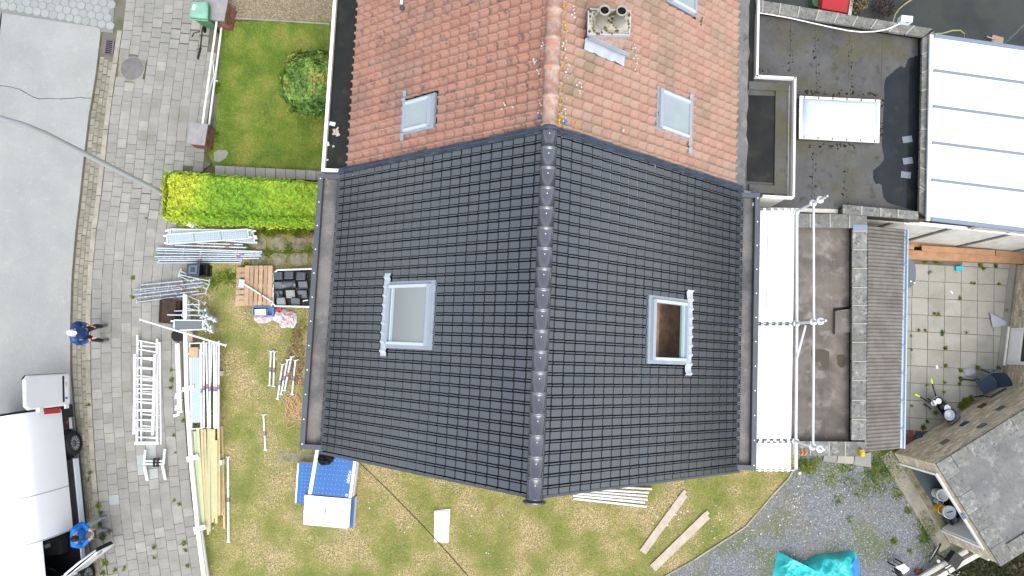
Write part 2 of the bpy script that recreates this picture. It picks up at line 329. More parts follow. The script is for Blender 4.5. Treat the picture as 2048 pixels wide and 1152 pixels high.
# road: one cast concrete bay with a rounded corner and a crack, further bay beyond the joint
ys = list(range(66, 1240, 24))
edge = [P(interp(ROAD_E, y), y) for y in ys]
top = [P(-14, 23), P(5, 26.5), P(120, 44), P(196, 55.5), P(201, 58.5)]
left = [P(-700, 1240), P(-700, 120), P(-14, 120)]
road = obj('road', MB().prism([(p.x, p.y) for p in (top + edge + left)], -.05, .03), MAT['concrete'], kind='structure')
obj('road_joint', MB().prism([(p.x, p.y) for p in PP([(3, 27), (5.5, 27), (0, 80), (-14, 190), (-16, 190), (-3, 80)])], .03, .034), MAT['underlay'], road)
cr = [(0, 171), (22, 174), (40, 179), (52, 186), (66, 194), (78, 198), (96, 197), (120, 198), (150, 196), (160, 194), (170, 196), (182, 196.5)]
mb = MB()
for (a, b) in zip(cr[:-1], cr[1:]):
    mb.bar(P(a[0], a[1], .031), P(b[0] + .6, b[1], .031), random.uniform(.012, .022), .003)
obj('crack', mb, MAT['underlay'], road)
# dark soil-coloured strip in the deep joint at the road edge
mb = MB()
for a, b in zip(ys[:-1], ys[1:]):
    mb.bar(P(interp(ROAD_E, a) + 1.2, a, -.03), P(interp(ROAD_E, b) + 1.2, b, -.03), .07, .012)
obj('edge_joint', mb, MAT['soil'], road)

# hexagon pavers at the head of the road
hexroot = thing('hexagon_paving', P(80, 20), None, None); hexroot['kind'] = 'structure'
obj('paving_bed', MB().prism([(p.x, p.y) for p in PP([(-200, -60), (232, -60), (226, 66), (-200, 30)])], -.05, .008), M('pale_joint', (.19, .195, .18), .95, fine=.2), hexroot)
hx = MB()
R_ = .145
def hexring(r, z): return [(r * math.cos(PI / 6 + k * PI / 3), r * math.sin(PI / 6 + k * PI / 3), z) for k in range(6)]
hx.loft([hexring(R_, -.04), hexring(R_, .012), hexring(R_ * .93, .024)], True, False)
hexme = hx.mesh('hexagon_paver', MAT['hexp'])
d0 = (P(203, 57) - P(5, 27)).normalized(); ang = math.atan2(d0.y, d0.x) - .04
ux = Vector((math.cos(ang), math.sin(ang), 0)); uy = Vector((-math.sin(ang), math.cos(ang), 0))
o0 = P(203, 54)
hp = []
for j in range(0, 9):
    for i in range(-22, 3):
        c = o0 + ux * ((i + .5 * (j % 2)) * R_ * 1.80) + uy * (j * R_ * 1.56 + .09)
        q = c - cam.location; f_ = q.y * _s - q.z * _c
        if 1024 + FOC * q.x / f_ < interp(KERB_L, 20) - 16 and 1024 + FOC * q.x / f_ > -30 and 576 - FOC * (q.y * _c + q.z * _s) / f_ > -25: hp.append(c)
for c in hp:
    inst('hexagon_paver', hexme, hexroot, Matrix.Translation(c + Vector((0, 0, random.uniform(-.004, .004)))) @ Matrix.Rotation(ang + random.uniform(-.03, .03), 4, 'Z'))

# gutter of small bricks beside the road
gut = thing('gutter', P(158, 600), None, None); gut['kind'] = 'structure'
ysg = list(range(-60, 1241, 30))
mb = MB()
for a, b in zip(ysg[:-1], ysg[1:]):
    mb.prism([(p.x, p.y) for p in (P(interp(ROAD_E, a) - 1, a), P(interp(KERB_L, a) + 14, a), P(interp(KERB_L, b) + 14, b), P(interp(ROAD_E, b) - 1, b))], -.06, -.02)
obj('gutter_bed', mb, MAT['joint'], gut)
def box_mesh(name, sx, sy, z0, z1, mat, bev=.008):
    m = MB(); r = lambda k, z: [(-sx / 2 + k, -sy / 2 + k, z), (sx / 2 - k, -sy / 2 + k, z), (sx / 2 - k, sy / 2 - k, z), (-sx / 2 + k, sy / 2 - k, z)]
    m.loft([r(0, z0), r(0, z1 - bev), r(bev, z1)], True, False); return m.mesh(name, mat)
brme = box_mesh('gutter_brick', .132, .215, -.06, 0, MAT['gutbrick'], .01)
for c in range(3):
    y = 120.0 + c * 5
    while y < 1170:
        xl, xr = interp(ROAD_E, y) + 3, interp(KERB_L, y) - .5; w = (xr - xl) / 3
        x = xl + w * (c + .5); p = P(x, y); p2 = P(x + (interp(KERB_L, y + 10) - interp(KERB_L, y)) * .5 + (interp(ROAD_E, y + 10) - interp(ROAD_E, y)) * .5, y + 10)
        a = math.atan2(p.y - p2.y, p.x - p2.x) - PI / 2
        sc = (P(x + w, y) - p).length / .142
        inst('gutter_brick', brme, gut, Matrix.Translation(p + Vector((0, 0, -.012 + random.uniform(-.005, .005)))) @ Matrix.Rotation(a, 4, 'Z') @ Matrix.Diagonal((sc, 1, 1, 1)))
        y += 15.4 * (1 + random.uniform(-.03, .03))
# concrete kerb strip
mb_list = []
y = 62
while y < 1200:
    y2 = y + 66
    pa, pb = (interp(KERB_L, y) + .5, y), (interp(KERB_L, y2 - 1.2) + .5, y2 - 1.2)
    ks = MB().prism([(p.x, p.y) for p in (P(*pa), P(pa[0] + 9.5, pa[1]), P(pb[0] + 9.5, pb[1]), P(*pb))], -.06, .035 + random.uniform(-.004, .004))
    obj('kerb_stone', ks, MAT['kerb'], gut); y = y2

# pavement slabs laid in staggered columns that follow the kerb
pav = thing('pavement', P(280, 560), None, None); pav['kind'] = 'structure'
mb = MB()
for a, b in zip(ysg[:-1], ysg[1:]):
    mb.prism([(p.x, p.y) for p in (P(interp(KERB_L, a) + 8, a), P(max(interp(PAVE_R, a), 352) + 20, a), P(max(interp(PAVE_R, b), 352) + 20, b), P(interp(KERB_L, b) + 8, b))], -.06, -.004)
obj('paving_bed', mb, MAT['joint'], pav)
slme = box_mesh('paving_slab', .293, .293, -.05, .03, MAT['slab'], .006)
pts = [P(interp(KERB_L, y) + 11, y) for y in range(-60, 1240, 8)]
cum = [0]
for a, b in zip(pts[:-1], pts[1:]): cum.append(cum[-1] + (b - a).length)
def along(sv):
    for i in range(len(cum) - 1):
        if cum[i] <= sv <= cum[i + 1]:
            t = (sv - cum[i]) / (cum[i + 1] - cum[i]); k0 = max(i - 3, 0); k1 = min(i + 4, len(pts) - 1)
            return pts[i].lerp(pts[i + 1], t), (pts[k1] - pts[k0]).normalized()
    return pts[-1], (pts[-1] - pts[-2]).normalized()
def proj(p):
    q = Vector(p) - cam.location; f_ = q.y * _s - q.z * _c
    return (1024 + FOC * q.x / f_, 576 - FOC * (q.y * _c + q.z * _s) / f_)
W_ = .300; slabs = []; pale = [(237, 995), (286, 915), (306, 915), (290, 938), (312, 945), (296, 890)]
skipbox = [(238, 112, 294, 163)]
for c in range(0, 12):
    sv = (c % 2) * .15 + random.uniform(-.02, .02)
    while sv < cum[-1]:
        p, d = along(sv); nrm = Vector((-d.y, d.x, 0))
        if nrm.x < 0: nrm = -nrm
        q = p + nrm * (W_ * (c + .5)); X, Y = proj(q)
        if X < interp(PAVE_R, Y) - 3 and -40 < Y < 1190 and not any(b[0] < X < b[2] and b[1] < Y < b[3] for b in skipbox):
            slabs.append((q, math.atan2(d.y, d.x), X, Y))
        sv += W_
slabs.sort(key=lambda t: (t[2] - 1024) ** 2 + (t[3] - 701) ** 2)
palme = box_mesh('paving_slab', .293, .293, -.05, .032, MAT['slab_light'], .006)
rest = []
npart = 0
for (q, a, X, Y) in slabs:
    light = any(abs(X - u) < 10 and abs(Y - v) < 10 for u, v in pale)
    Mx = Matrix.Translation(q + Vector((0, 0, random.uniform(-.006, .004)))) @ Matrix.Rotation(a + random.uniform(-.012, .012), 4, 'Z')
    if npart < 300 or light: inst('paving_slab', palme if light else slme, pav, Mx); npart += 1
    else: rest.append(Mx)
base_v = np.array([v.co[:] for v in slme.vertices]); base_f = [list(p.vertices) for p in slme.polygons]
mb = MB()
for Mx in rest:
    R3 = np.array(Mx.to_3x3()); t = np.array(Mx.translation)
    mb.add((base_v @ R3.T + t).tolist(), base_f)
obj('paving_slabs', mb, MAT['slab'], pav, kind='stuff')

# lawns, beds, drive
LAWN_A = [(444, 45), (662, 40), (668, 345), (428, 335), (416, 300), (432, 262)]
LAWN_B = [(352, 430), (700, 430), (700, 820), (1500, 840), (1600, 915), (1584, 940), (1560, 975), (1490, 1050), (1400, 1112), (1320, 1156), (1240, 1200), (424, 1200), (406, 1062), (392, 950), (380, 850), (374, 760), (370, 660), (374, 545), (352, 530)]
obj('lawn', MB().prism([(p.x, p.y) for p in PP(LAWN_A)], -.05, .01), MAT['lawnbase'], kind='structure')
obj('lawn', MB().prism([(p.x, p.y) for p in PP(LAWN_B)], -.05, .004), MAT['lawnbase'], kind='structure')
obj('planting_bed', MB().prism([(p.x, p.y) for p in PP([(440, -60), (680, -60), (668, 44), (462, 40)])], -.05, .022), MAT['bedgravel'], kind='structure')
obj('bed_edging', MB().bar(P(466, 37, .0), P(660, 49, .0), .05, .05), MAT['kerb'], kind='structure')
obj('driveway', MB().prism([(p.x, p.y) for p in PP([(1590, 890), (1830, 890), (1880, 1000), (1990, 1100), (2400, 1000), (2400, 1260), (1200, 1260), (1240, 1200), (1320, 1156), (1400, 1112), (1490, 1050), (1560, 975)])], -.05, .0), MAT['gravel'], kind='structure')
edg = thing('lawn_edging', P(1490, 1050), None, None); edg['kind'] = 'structure'
ep = [(1592, 928), (1574, 957), (1545, 988), (1518, 1020), (1490, 1052), (1455, 1075), (1420, 1097), (1385, 1120), (1352, 1138), (1318, 1158), (1290, 1172)]
for a, b in zip(ep[:-1], ep[1:]):
    obj('edging_stone', MB().bar(P(a[0], a[1], -.04), P(b[0] + .7, b[1] - .5, -.04), .045, .085 + random.uniform(0, .015)), MAT['kerb'], edg)
# back court at the top right and dark bed at the bottom right
obj('back_court', MB().prism([(p.x, p.y) for p in PP([(1480, -80), (2500, -80), (2500, 480), (1780, 470), (1500, 300)])], -.05, .0), MAT['court'], kind='structure')
obj('dark_bed', MB().prism([(p.x, p.y) for p in PP([(1886, 1128), (1990, 1075), (2400, 950), (2400, 1300), (1780, 1300), (1810, 1180)])], -.05, .012), MAT['soil'], kind='structure')

# patio slabs behind the corrugated roof
pat = thing('patio', P(1900, 680), None, None); pat['kind'] = 'structure'
obj('patio_bed', MB().prism([(p.x, p.y) for p in PP([(1560, 505), (2070, 500), (2060, 860), (1830, 905), (1560, 905)])], -.05, -.008), MAT['joint'], pat)
pa = P(1824, 561); ex = (P(1988, 569.5) - pa) / 5; ey = (P(1821.5, 697) - P(1824, 561)) / 4
ptme = None
aex = math.atan2(ex.y, ex.x); lx, ly = ex.length, ey.length
ptme = box_mesh('patio_slab', lx - .012, ly - .012, -.05, .012, MAT['patio'], .006)
for i in range(-2, 7):
    for j in range(-2, 10):
        c = pa + ex * (i + .5) + ey * (j + .5); X, Y = proj(c)
        if X > 2012 - (Y - 560) * .07 + 8 or Y > 858 + (1835 - X) * .0 or Y < 515: continue
        if X > 1870 and Y > 905 - (X - 1811) * .631 + 18: continue
        inst('patio_slab', ptme, pat, Matrix.Translation(c + Vector((0, 0, random.uniform(-.005, .004)))) @ Matrix.Rotation(aex + random.uniform(-.008, .008), 4, 'Z'))
rpme = box_mesh('red_paver', .205, .205, -.05, .012, MAT['redpaver'], .006)
for i in range(-2, 5):
    for j in range(0, 4):
        c = P(1806 + i * 14.6 + j * -1, 866 + j * 14.6 + i * .9); inst('red_paver', rpme, pat, Matrix.Translation(c) @ Matrix.Rotation(aex, 4, 'Z'))
# grassy stepping path to the front door
pth = thing('stepping_path', P(560, 500), None, None); pth['kind'] = 'structure'
for j in range(2):
    for i in range(5):
        x0, y0 = 498 + i * 41, 474 + j * 31
        c = P(x0 + 19, y0 + 14); q = MB()
        sx, sy = .55 + random.uniform(-.04, .02), .41
        ring = []
        for k in range(14):
            a = 2 * PI * k / 14; rr = 1 / max(abs(math.cos(a)) / (sx / 2), abs(math.sin(a)) / (sy / 2)) * random.uniform(.86, .98)
            ring.append((c.x + rr * math.cos(a), c.y + rr * math.sin(a)))
        obj('path_slab', q.prism(ring, -.04, .03), MAT['pathslab'], pth)
obj('house_apron', MB().prism([(p.x, p.y) for p in PP([(555, 903), (670, 910), (670, 926), (555, 922)])], -.04, .02), MAT['pathslab'], kind='structure')

# ------------------------------------------------------------------ grass and gravel (uncountable)
def leafmat(name, cols, rough=.6, nscale=1.0, lo=.4, hi=.6, spec=.3, rnd=.3, transl=.25):
    m = bpy.data.materials.new(name); m.use_nodes = True; nt = m.node_tree; N = nt.nodes; L = nt.links; b = N['Principled BSDF']
    b.inputs['Roughness'].default_value = rough; b.inputs['Specular IOR Level'].default_value = spec
    geo = N.new('ShaderNodeNewGeometry')
    t = N.new('ShaderNodeTexNoise'); t.inputs['Scale'].default_value = nscale; t.inputs['Detail'].default_value = 5; L.new(geo.outputs['Position'], t.inputs['Vector'])
    ad = N.new('ShaderNodeMath'); ad.operation = 'MULTIPLY_ADD'; ad.inputs[1].default_value = .16; L.new(geo.outputs['Random Per Island'], ad.inputs[0]); L.new(t.outputs['Fac'], ad.inputs[2])
    mr = N.new('ShaderNodeMapRange'); mr.inputs[1].default_value = lo + .08; mr.inputs[2].default_value = hi + .08; L.new(ad.outputs[0], mr.inputs[0])
    cr_ = N.new('ShaderNodeValToRGB'); L.new(mr.outputs[0], cr_.inputs[0])
    e = cr_.color_ramp.elements
    while len(e) < len(cols): e.new(.5)
    for i, c in enumerate(cols): e[i].position = i / (len(cols) - 1); e[i].color = (*c, 1)
    r2 = N.new('ShaderNodeMapRange'); r2.inputs[3].default_value = 1 - rnd; r2.inputs[4].default_value = 1 + rnd; L.new(geo.outputs['Random Per Island'], r2.inputs[0])
    v = N.new('ShaderNodeCombineColor')
    for k in range(3): L.new(r2.outputs[0], v.inputs[k])
    x = N.new('ShaderNodeMix'); x.data_type = 'RGBA'; x.blend_type = 'MULTIPLY'; x.inputs[0].default_value = 1
    L.new(cr_.outputs[0], x.inputs[6]); L.new(v.outputs[0], x.inputs[7]); L.new(x.outputs[2], b.inputs['Base Color'])
    if transl:
        tr = N.new('ShaderNodeBsdfTranslucent'); L.new(x.outputs[2], tr.inputs[0]); ms = N.new('ShaderNodeMixShader'); ms.inputs[0].default_value = transl
        L.new(b.outputs[0], ms.inputs[1]); L.new(tr.outputs[0], ms.inputs[2]); L.new(ms.outputs[0], N['Material Output'].inputs[0])
    return m
def inside(poly, xy):
    x, y = xy[:, 0], xy[:, 1]; r = np.zeros(len(xy), bool); n = len(poly)
    for i in range(n):
        x1, y1 = poly[i][:2]; x2, y2 = poly[(i + 1) % n][:2]
        c = ((y1 > y) != (y2 > y)); 
        with np.errstate(divide='ignore', invalid='ignore'): r ^= c & (x < (x2 - x1) * (y - y1) / (y2 - y1 + 1e-12) + x1)
    return r
def blades(xy, h, w, z0=0.0, lean=(.5, 1.3)):
    n = len(xy); a = rng.uniform(0, 2 * PI, n); l = rng.uniform(lean[0], lean[1], n); hh = h * rng.uniform(.6, 1.3, n); ww = w * rng.uniform(.6, 1.2, n)
    dx, dy = np.cos(a), np.sin(a); z = np.full(n, z0)
    tip = np.stack([xy[:, 0] + dx * hh * np.sin(l), xy[:, 1] + dy * hh * np.sin(l), z + hh * np.cos(l) + .004], 1)
    b1 = np.stack([xy[:, 0] - dy * ww / 2, xy[:, 1] + dx * ww / 2, z], 1); b2 = np.stack([xy[:, 0] + dy * ww / 2, xy[:, 1] - dx * ww / 2, z], 1)
    V = np.stack([b1, b2, tip], 1).reshape(-1, 3); return V, np.arange(n * 3).reshape(-1, 3)
def scatter(polypx, n, hole=None):
    w = [(p.x, p.y) for p in PP(polypx)]; a = np.array(w); lo_, hi_ = a.min(0), a.max(0)
    xy = rng.uniform(lo_, hi_, (n, 2)); k = inside(w, xy)
    for hpoly in (hole or []): k &= ~inside([(p.x, p.y) for p in PP(hpoly)], xy)
    return xy[k]
GRASS_A = leafmat('lush_grass', [(.38, .40, .09), (.28, .375, .05), (.21, .345, .033), (.14, .27, .024)], nscale=1.3, lo=.36, hi=.6)
GRASS_B = leafmat('dry_lawn_grass', [(.78, .66, .41), (.70, .61, .33), (.57, .56, .20), (.40, .475, .09), (.25, .385, .05)], nscale=.95, lo=.40, hi=.60)
xy = scatter(LAWN_A, 95000); V, Fc = blades(xy, .055, .016, .008)
npmesh('grass', V, Fc, GRASS_A, kind='stuff', label='lush green lawn grass in the front garden of the red roofed house')
hole = [[(640, 350), (1480, 350), (1480, 880), (1050, 900), (700, 860), (625, 860)], [(494, 466), (705, 466), (705, 534), (494, 534)]]
xy = scatter(LAWN_B, 420000, hole); V, Fc = blades(xy, .05, .016, .002)
npmesh('grass', V, Fc, GRASS_B, kind='stuff', label='patchy straw and green lawn grass around the dark roofed house')
# tufts: path joints, fence foot, hedge foot, drive patches, patio weeds
WEED = leafmat('weed_leaves', [(.22, .25, .03), (.13, .20, .02), (.075, .14, .014)], nscale=3, lo=.35, hi=.65)
def clump(px, py, r, n, h=.12, z0=0.0):
    if px > 1800 and py < 860: r *= .55; h *= .55; n = int(n * .7)
    if px < 380: r *= .75; h *= .7; n = int(n * .7)
    c = P(px, py); a = rng.uniform(0, 2 * PI, n); rr = r * np.sqrt(rng.uniform(0, 1, n)) * rng.uniform(.5, 1.15, n)
    return blades(np.stack([c.x + rr * np.cos(a), c.y + rr * np.sin(a)], 1), h, .03, z0, (.3, 1.35))
Vs, Fs, nv = [], [], 0
def addc(t):
    global nv
    Vs.append(t[0]); Fs.append(t[1] + nv); nv += len(t[0])
for i in range(6): addc(clump(497 + i * 41, 500 + random.uniform(-8, 8), .22, 160, .09))
for i in range(40): addc(clump(500 + i * 3.1, 503 + random.uniform(-4, 4), .07, 14, .06))
for (x, y, r, n) in [(199, 1010, .12, 90), (203, 1025, .1, 60), (201, 1048, .11, 80), (206, 1072, .16, 140), (220, 1062, .1, 50), (212, 1125, .15, 110), (209, 1145, .13, 90), (232, 1140, .08, 40), (250, 1136, .08, 40), (178, 809, .09, 50), (182, 945, .09, 50), (177, 960, .05, 20),
                     (267, 556, .08, 60), (267, 595, .08, 60), (294, 436, .04, 18), (373, 515, .1, 50), (345, 760, .1, 60), (344, 740, .07, 40), (343, 775, .07, 40), (349, 870, .06, 30), (349, 1000, .05, 24), (352, 905, .05, 20), (360, 1008, .07, 40), (370, 1085, .1, 50), (372, 1100, .08, 40), (309, 1095, .08, 40), (310, 1115, .06, 24), (376, 1130, .08, 40),
                     (366, 800, .09, 60), (368, 840, .08, 50), (418, 258, .13, 110), (432, 270, .13, 110), (440, 65, .13, 120), (436, 180, .12, 90), (437, 170, .1, 60), (418, 305, .1, 60)]:
    addc(clump(x, y, r, n, .10, .03 if x < 380 else 0))
for i in range(46): addc(clump(506 + i * 2.9 + random.uniform(-4, 4), 456 + random.uniform(-3, 9), .12, 40, .2))
for i in range(14): addc(clump(425 + i * 6, 556 + random.uniform(-12, 25) - i * 1.5, .15, 40, .13))
for (x, y, r, n) in [(1762, 930, .5, 700), (1790, 945, .35, 300), (1775, 905, .35, 400), (1742, 945, .3, 160), (1795, 985, .2, 90), (1852, 1048, .3, 300), (1848, 1075, .22, 150), (1858, 1060, .25, 200), (1787, 1083, .12, 60), (1816, 1022, .12, 60), (1820, 1102, .08, 30), (1845, 1025, .1, 40), (1605, 930, .3, 300), (1628, 925, .25, 160), (1618, 940, .2, 90), (1735, 965, .35, 130), (1720, 990, .3, 80), (1700, 965, .3, 90), (1760, 975, .3, 100), (1675, 1000, .2, 50), (1660, 960, .3, 60), (1690, 930, .35, 120), (1700, 1040, .15, 30)]:
    addc(clump(x, y, r, n, .09))
for (x, y, r, n) in [(1868, 628, .07, 40), (1876, 629, .07, 50), (1836, 660, .06, 40), (1849, 661, .06, 36), (1884, 664, .08, 60), (1884, 670, .06, 30), (1890, 697, .1, 90), (1932, 665, .05, 24), (1919, 597, .08, 50), (1942, 567, .05, 24), (1948, 567, .05, 24), (1996, 568, .06, 40), (1960, 530, .12, 100), (1966, 537, .1, 70), (1990, 532, .1, 80), (1850, 523, .15, 90), (1870, 523, .12, 60), (1851, 483, .08, 40), (1985, 493, .2, 80), (2010, 496, .15, 70), (2011, 620, .06, 40), (1890, 731, .08, 50), (1920, 741, .1, 90), (1921, 757, .12, 130), (1918, 768, .08, 50), (1954, 735, .11, 100), (1996, 735, .11, 110), (1822, 700, .05, 30), (1821, 672, .05, 24), (1845, 855, .14, 130), (1822, 812, .05, 20), (1853, 770, .05, 20), (1888, 765, .06, 30), (1886, 784, .05, 24), (1930, 805, .26, 420), (1922, 812, .2, 260), (1940, 798, .2, 260), (1870, 825, .12, 60), (1853, 842, .1, 50)]:
    addc(clump(x, y, r, n, .13, .01))
# dry flower bed remains behind the flat roof
npmesh('weeds', np.concatenate(Vs), np.concatenate(Fs), WEED, kind='stuff', label='green weeds and tufts growing in joints and along edges')
def stones(xy, rmin, rmax, z0):
    n = len(xy); r = rng.uniform(rmin, rmax, n); a = rng.uniform(0, 2 * PI, n)
    dirs = np.array([(1, 0, 0), (0, 1, 0), (-1, 0, 0), (0, -1, 0), (0, 0, .75)], float); V = np.zeros((n, 5, 3))
    for k in range(5):
        j = rng.uniform(.65, 1.15, n)
        V[:, k, 0] = xy[:, 0] + r * j * (dirs[k, 0] * np.cos(a) - dirs[k, 1] * np.sin(a)); V[:, k, 1] = xy[:, 1] + r * j * (dirs[k, 0] * np.sin(a) + dirs[k, 1] * np.cos(a)); V[:, k, 2] = z0 + r * j * dirs[k, 2]
    f = np.array([(0, 1, 4), (1, 2, 4), (2, 3, 4), (3, 0, 4)]); Fc = (np.arange(n)[:, None, None] * 5 + f[None]).reshape(-1, 3)
    return V.reshape(-1, 3), Fc
GRAVSTONE = M('gravel_stone', (.17, .187, .205), .85, rnd=.5, rndcol=((.36, .37, .38), .72))
xy = scatter([(1595, 930), (1800, 910), (1850, 1040), (1920, 1110), (1860, 1190), (1260, 1190), (1330, 1156), (1400, 1116), (1492, 1056)], 52000)
V, Fc = stones(xy, .010, .024, -.002); npmesh('gravel', V, Fc, GRAVSTONE, kind='stuff', label='loose blue grey gravel covering the drive')
xy = scatter([(446, -30), (672, -30), (660, 42), (466, 34)], 3500); V, Fc = stones(xy, .012, .03, .02)
npmesh('gravel', V, Fc, M('bed_stone', (.27, .225, .15), .9, rnd=.5), kind='stuff', label='brown clods and stones on the planting bed')
chips = np.concatenate([scatter([(1575, 985), (1600, 985), (1605, 1030), (1560, 1040)], 30), scatter([(1440, 1010), (1530, 1020), (1500, 1080), (1380, 1090)], 70), scatter([(1290, 1010), (1450, 1000), (1440, 1060), (1320, 1080)], 34), scatter([(1520, 960), (1720, 960), (1700, 1100), (1500, 1120)], 60), scatter([(560, 650), (620, 640), (600, 760), (540, 760)], 50), scatter([(420, 560), (600, 640), (590, 1140), (420, 1140)], 26), scatter([(720, 960), (1100, 1010), (1100, 1150), (720, 1150)], 20)])
V, Fc = stones(chips, .012, .034, .02); npmesh('debris', V, Fc, M('white_chips', (.62, .60, .55), .9, rnd=.25), kind='stuff', label='pale chips of foam and rubble strewn over lawn and drive')
xy = np.concatenate([scatter([(592, 640), (612, 640), (606, 770), (560, 770), (575, 700)], 900), scatter([(600, 440), (632, 440), (630, 475), (590, 475)], 350)]); V, Fc = blades(xy, .06, .045, .03, (.9, 1.5))
npmesh('leaves', V, Fc, M('dead_leaves', (.20, .125, .06), .9, rnd=.5), kind='stuff', label='dead brown leaves lying along the foot of the house')
# dark bed ground cover at the bottom right
xy = scatter([(1900, 1140), (1990, 1080), (2060, 1040), (2060, 1200), (1830, 1200)], 5200); V, Fc = blades(xy, .14, .05, .02, (.4, 1.3))
npmesh('undergrowth', V, Fc, leafmat('dark_undergrowth', [(.05, .045, .02), (.03, .045, .012), (.02, .03, .01)], nscale=2), kind='stuff', label='dark undergrowth behind the brick garage')

# iron covers let into the pavement
t = thing('manhole_cover', P(265, 138), 'round grey cast iron manhole cover in a brick square in the pavement', 'manhole cover')
sq = PP([(240, 112), (294, 118), (284, 168), (236, 160)], .0); obj('brick_surround', MB().prism([(p.x, p.y) for p in sq], -.03, .026), MAT['gutbrick'], t)
c = P(266, 138); q = MB(); q.lathe((c.x, c.y, .02), [(.36, 0), (.36, .012), (.345, .016), (.01, .016)], 32); obj('cover', q, MAT['ironcover'], t)
obj('frame_ring', MB().lathe((c.x, c.y, .02), [(.36, 0), (.36, .02), (.385, .02), (.385, 0)], 32, cap=False), MAT['kerb'], t)
t = thing('drain_grate', P(217, 95), 'small rusty iron street drain grate with slots beside the kerb', 'drain')
fr = PP([(212, 80), (228, 82), (225, 109), (208, 107)], 0); fx = [(p.x, p.y) for p in fr]
obj('drain_pit', MB().prism(fx, -.03, .004), MAT['holeblack'], t)
def lerp2(u, v): 
    a = fr[0].lerp(fr[1], u); b = fr[3].lerp(fr[2], u); return a.lerp(b, v)
for k in range(8):
    v = k / 7; a, b = lerp2(.0, v), lerp2(1, v); obj('grate_bar', MB().bar((a.x, a.y, .004), (b.x, b.y, .004), .022, .02), MAT['grate'], t)
for u in (0, 1):
    a, b = lerp2(u, -.04), lerp2(u, 1.04); obj('grate_side', MB().bar((a.x, a.y, .003), (b.x, b.y, .003), .045 if u else .07, .023), MAT['grate'], t)
# ================================================================== the two houses under one ridge
ZR, ZE, HW = 8.7, 4.7, 4.84
R1 = P(1099, 262, ZR); R2 = P(1069, 997, ZR); RD = (R2 - R1).normalized(); RL = (R2 - R1).length
UH = Vector((-RD.y, RD.x, 0))
if UH.x < 0: UH = -UH
PHI = math.atan2(ZR - ZE, HW); CP, SP = math.cos(PHI), math.sin(PHI); BM = HW / CP
UZ = Vector((0, 0, 1))
def frame(side):
    u = UH * side; return u, u * CP - UZ * SP, u * SP + UZ * CP
def S2W(side, a, b, h=0.0):
    u, s_, n_ = frame(side); return R1 + RD * a + s_ * b + n_ * h
def PS(side, px, py, h=0.0):           # picture point on the slope -> (along ridge, down slope)
    u, s_, n_ = frame(side); r = ray(px, py); o = R1 + n_ * h
    k = (o - cam.location).dot(n_) / r.dot(n_); q = cam.location + r * k - o
    return q.dot(RD), q.dot(s_)
def W(side, a, w, z):
    q = R1 + RD * a + UH * (side * w); return Vector((q.x, q.y, z))
def AW(side, px, py, z):
    q = P(px, py, z) - R1; return q.dot(RD), q.dot(UH) * side
def slope_mat(side, a, b, h=0.0, rot=0.0):
    u, s_, n_ = frame(side); y = n_.cross(s_)        # right handed: s, y, n
    m = Matrix((s_, y, n_)).transposed().to_4x4(); m.translation = S2W(side, a, b, h)
    return m @ Matrix.Rotation(rot, 4, 'Z')

house_d = thing('house', R1.lerp(R2, .5) * 1 - UZ * ZR, 'house with new black glazed tile roof and anthracite gutters', 'house')
house_r = thing('house', (R1 - RD * 1.8) - UZ * ZR, 'neighbouring house with weathered red clay tile roof and chimney', 'house')

def order(side, lo_, hi_):
    n = (lo_[1] - lo_[0]).cross(lo_[2] - lo_[1])
    return (lo_ + hi_) if n.z > 0 else (lo_[::-1] + hi_[::-1])
def gable_wall(parent, a0, a1, w, mat):
    zt = ZR - .25 - w * math.tan(PHI)
    obj('wall', MB().hexa(order(1, [W(-1, a0, w, 0), W(1, a0, w, 0), W(1, a1, w, 0), W(-1, a1, w, 0)], [W(-1, a0, w, zt), W(1, a0, w, zt), W(1, a1, w, zt), W(-1, a1, w, zt)])), mat, parent)
    for e0, e1 in ((a0, a0 + .25), (a1 - .25, a1)):
        ring = lambda a: [W(-1, a, w - .01, zt), W(1, a, w - .01, zt), W(1, a, 0, ZR - .26)]
        obj('gable', MB().loft([ring(e0), ring(e1)], True, False), mat, parent)
gable_wall(house_d, .05, RL - .16, HW - .45, MAT['brickred'])
gable_wall(house_r, -5.9, -.03, HW - .75, MAT['brickred'])

# ---- tile shapes (x down the slope, y along the eave, z out of the roof)
NC, NR = 33, 23
TW = RL / NC; TG = (BM - .06) / NR
def tile_dark():
    m = MB(); l = TG - .017; w = TW
    def plate(y0, y1, z0, zf):
        e = .03; t = .007
        rows = [[(x, y0, z - t), (x, y0, z), (x, y1, z), (x, y1, z - t)][::-1] for x, z in ((0, z0), (l - e, z0 + zf), (l, z0 + zf - .006))]
        m.loft(rows, True, False)
    plate(.004, w * .665, -.010, .012); plate(w * .775, w * .895, .006, .012)
    return m.mesh('roof_tile', MAT['darktile'])
def tile_red(mat):
    m = MB(); l = TG + .04; w = TW; prof = [(0, .006), (.06, -.012), (.30, -.018), (.58, -.012), (.70, .014), (.78, .036), (.88, .044), (.96, .034), (1.0, .002)]
    top0 = [(0, y * w, z - .03) for y, z in prof]; top1 = [(l * .9, y * w, z + .012) for y, z in prof]; top2 = [(l, y * w, z + .004) for y, z in prof]; bot = [(l - .003, y * w, z - .034) for y, z in prof]
    m.loft([top0, top1, top2, bot], False, True, closed=False); return m.mesh('roof_tile', mat)
T_D = tile_dark(); T_R = tile_red(MAT['redtile']); T_R2 = tile_red(MAT['redtile2'])

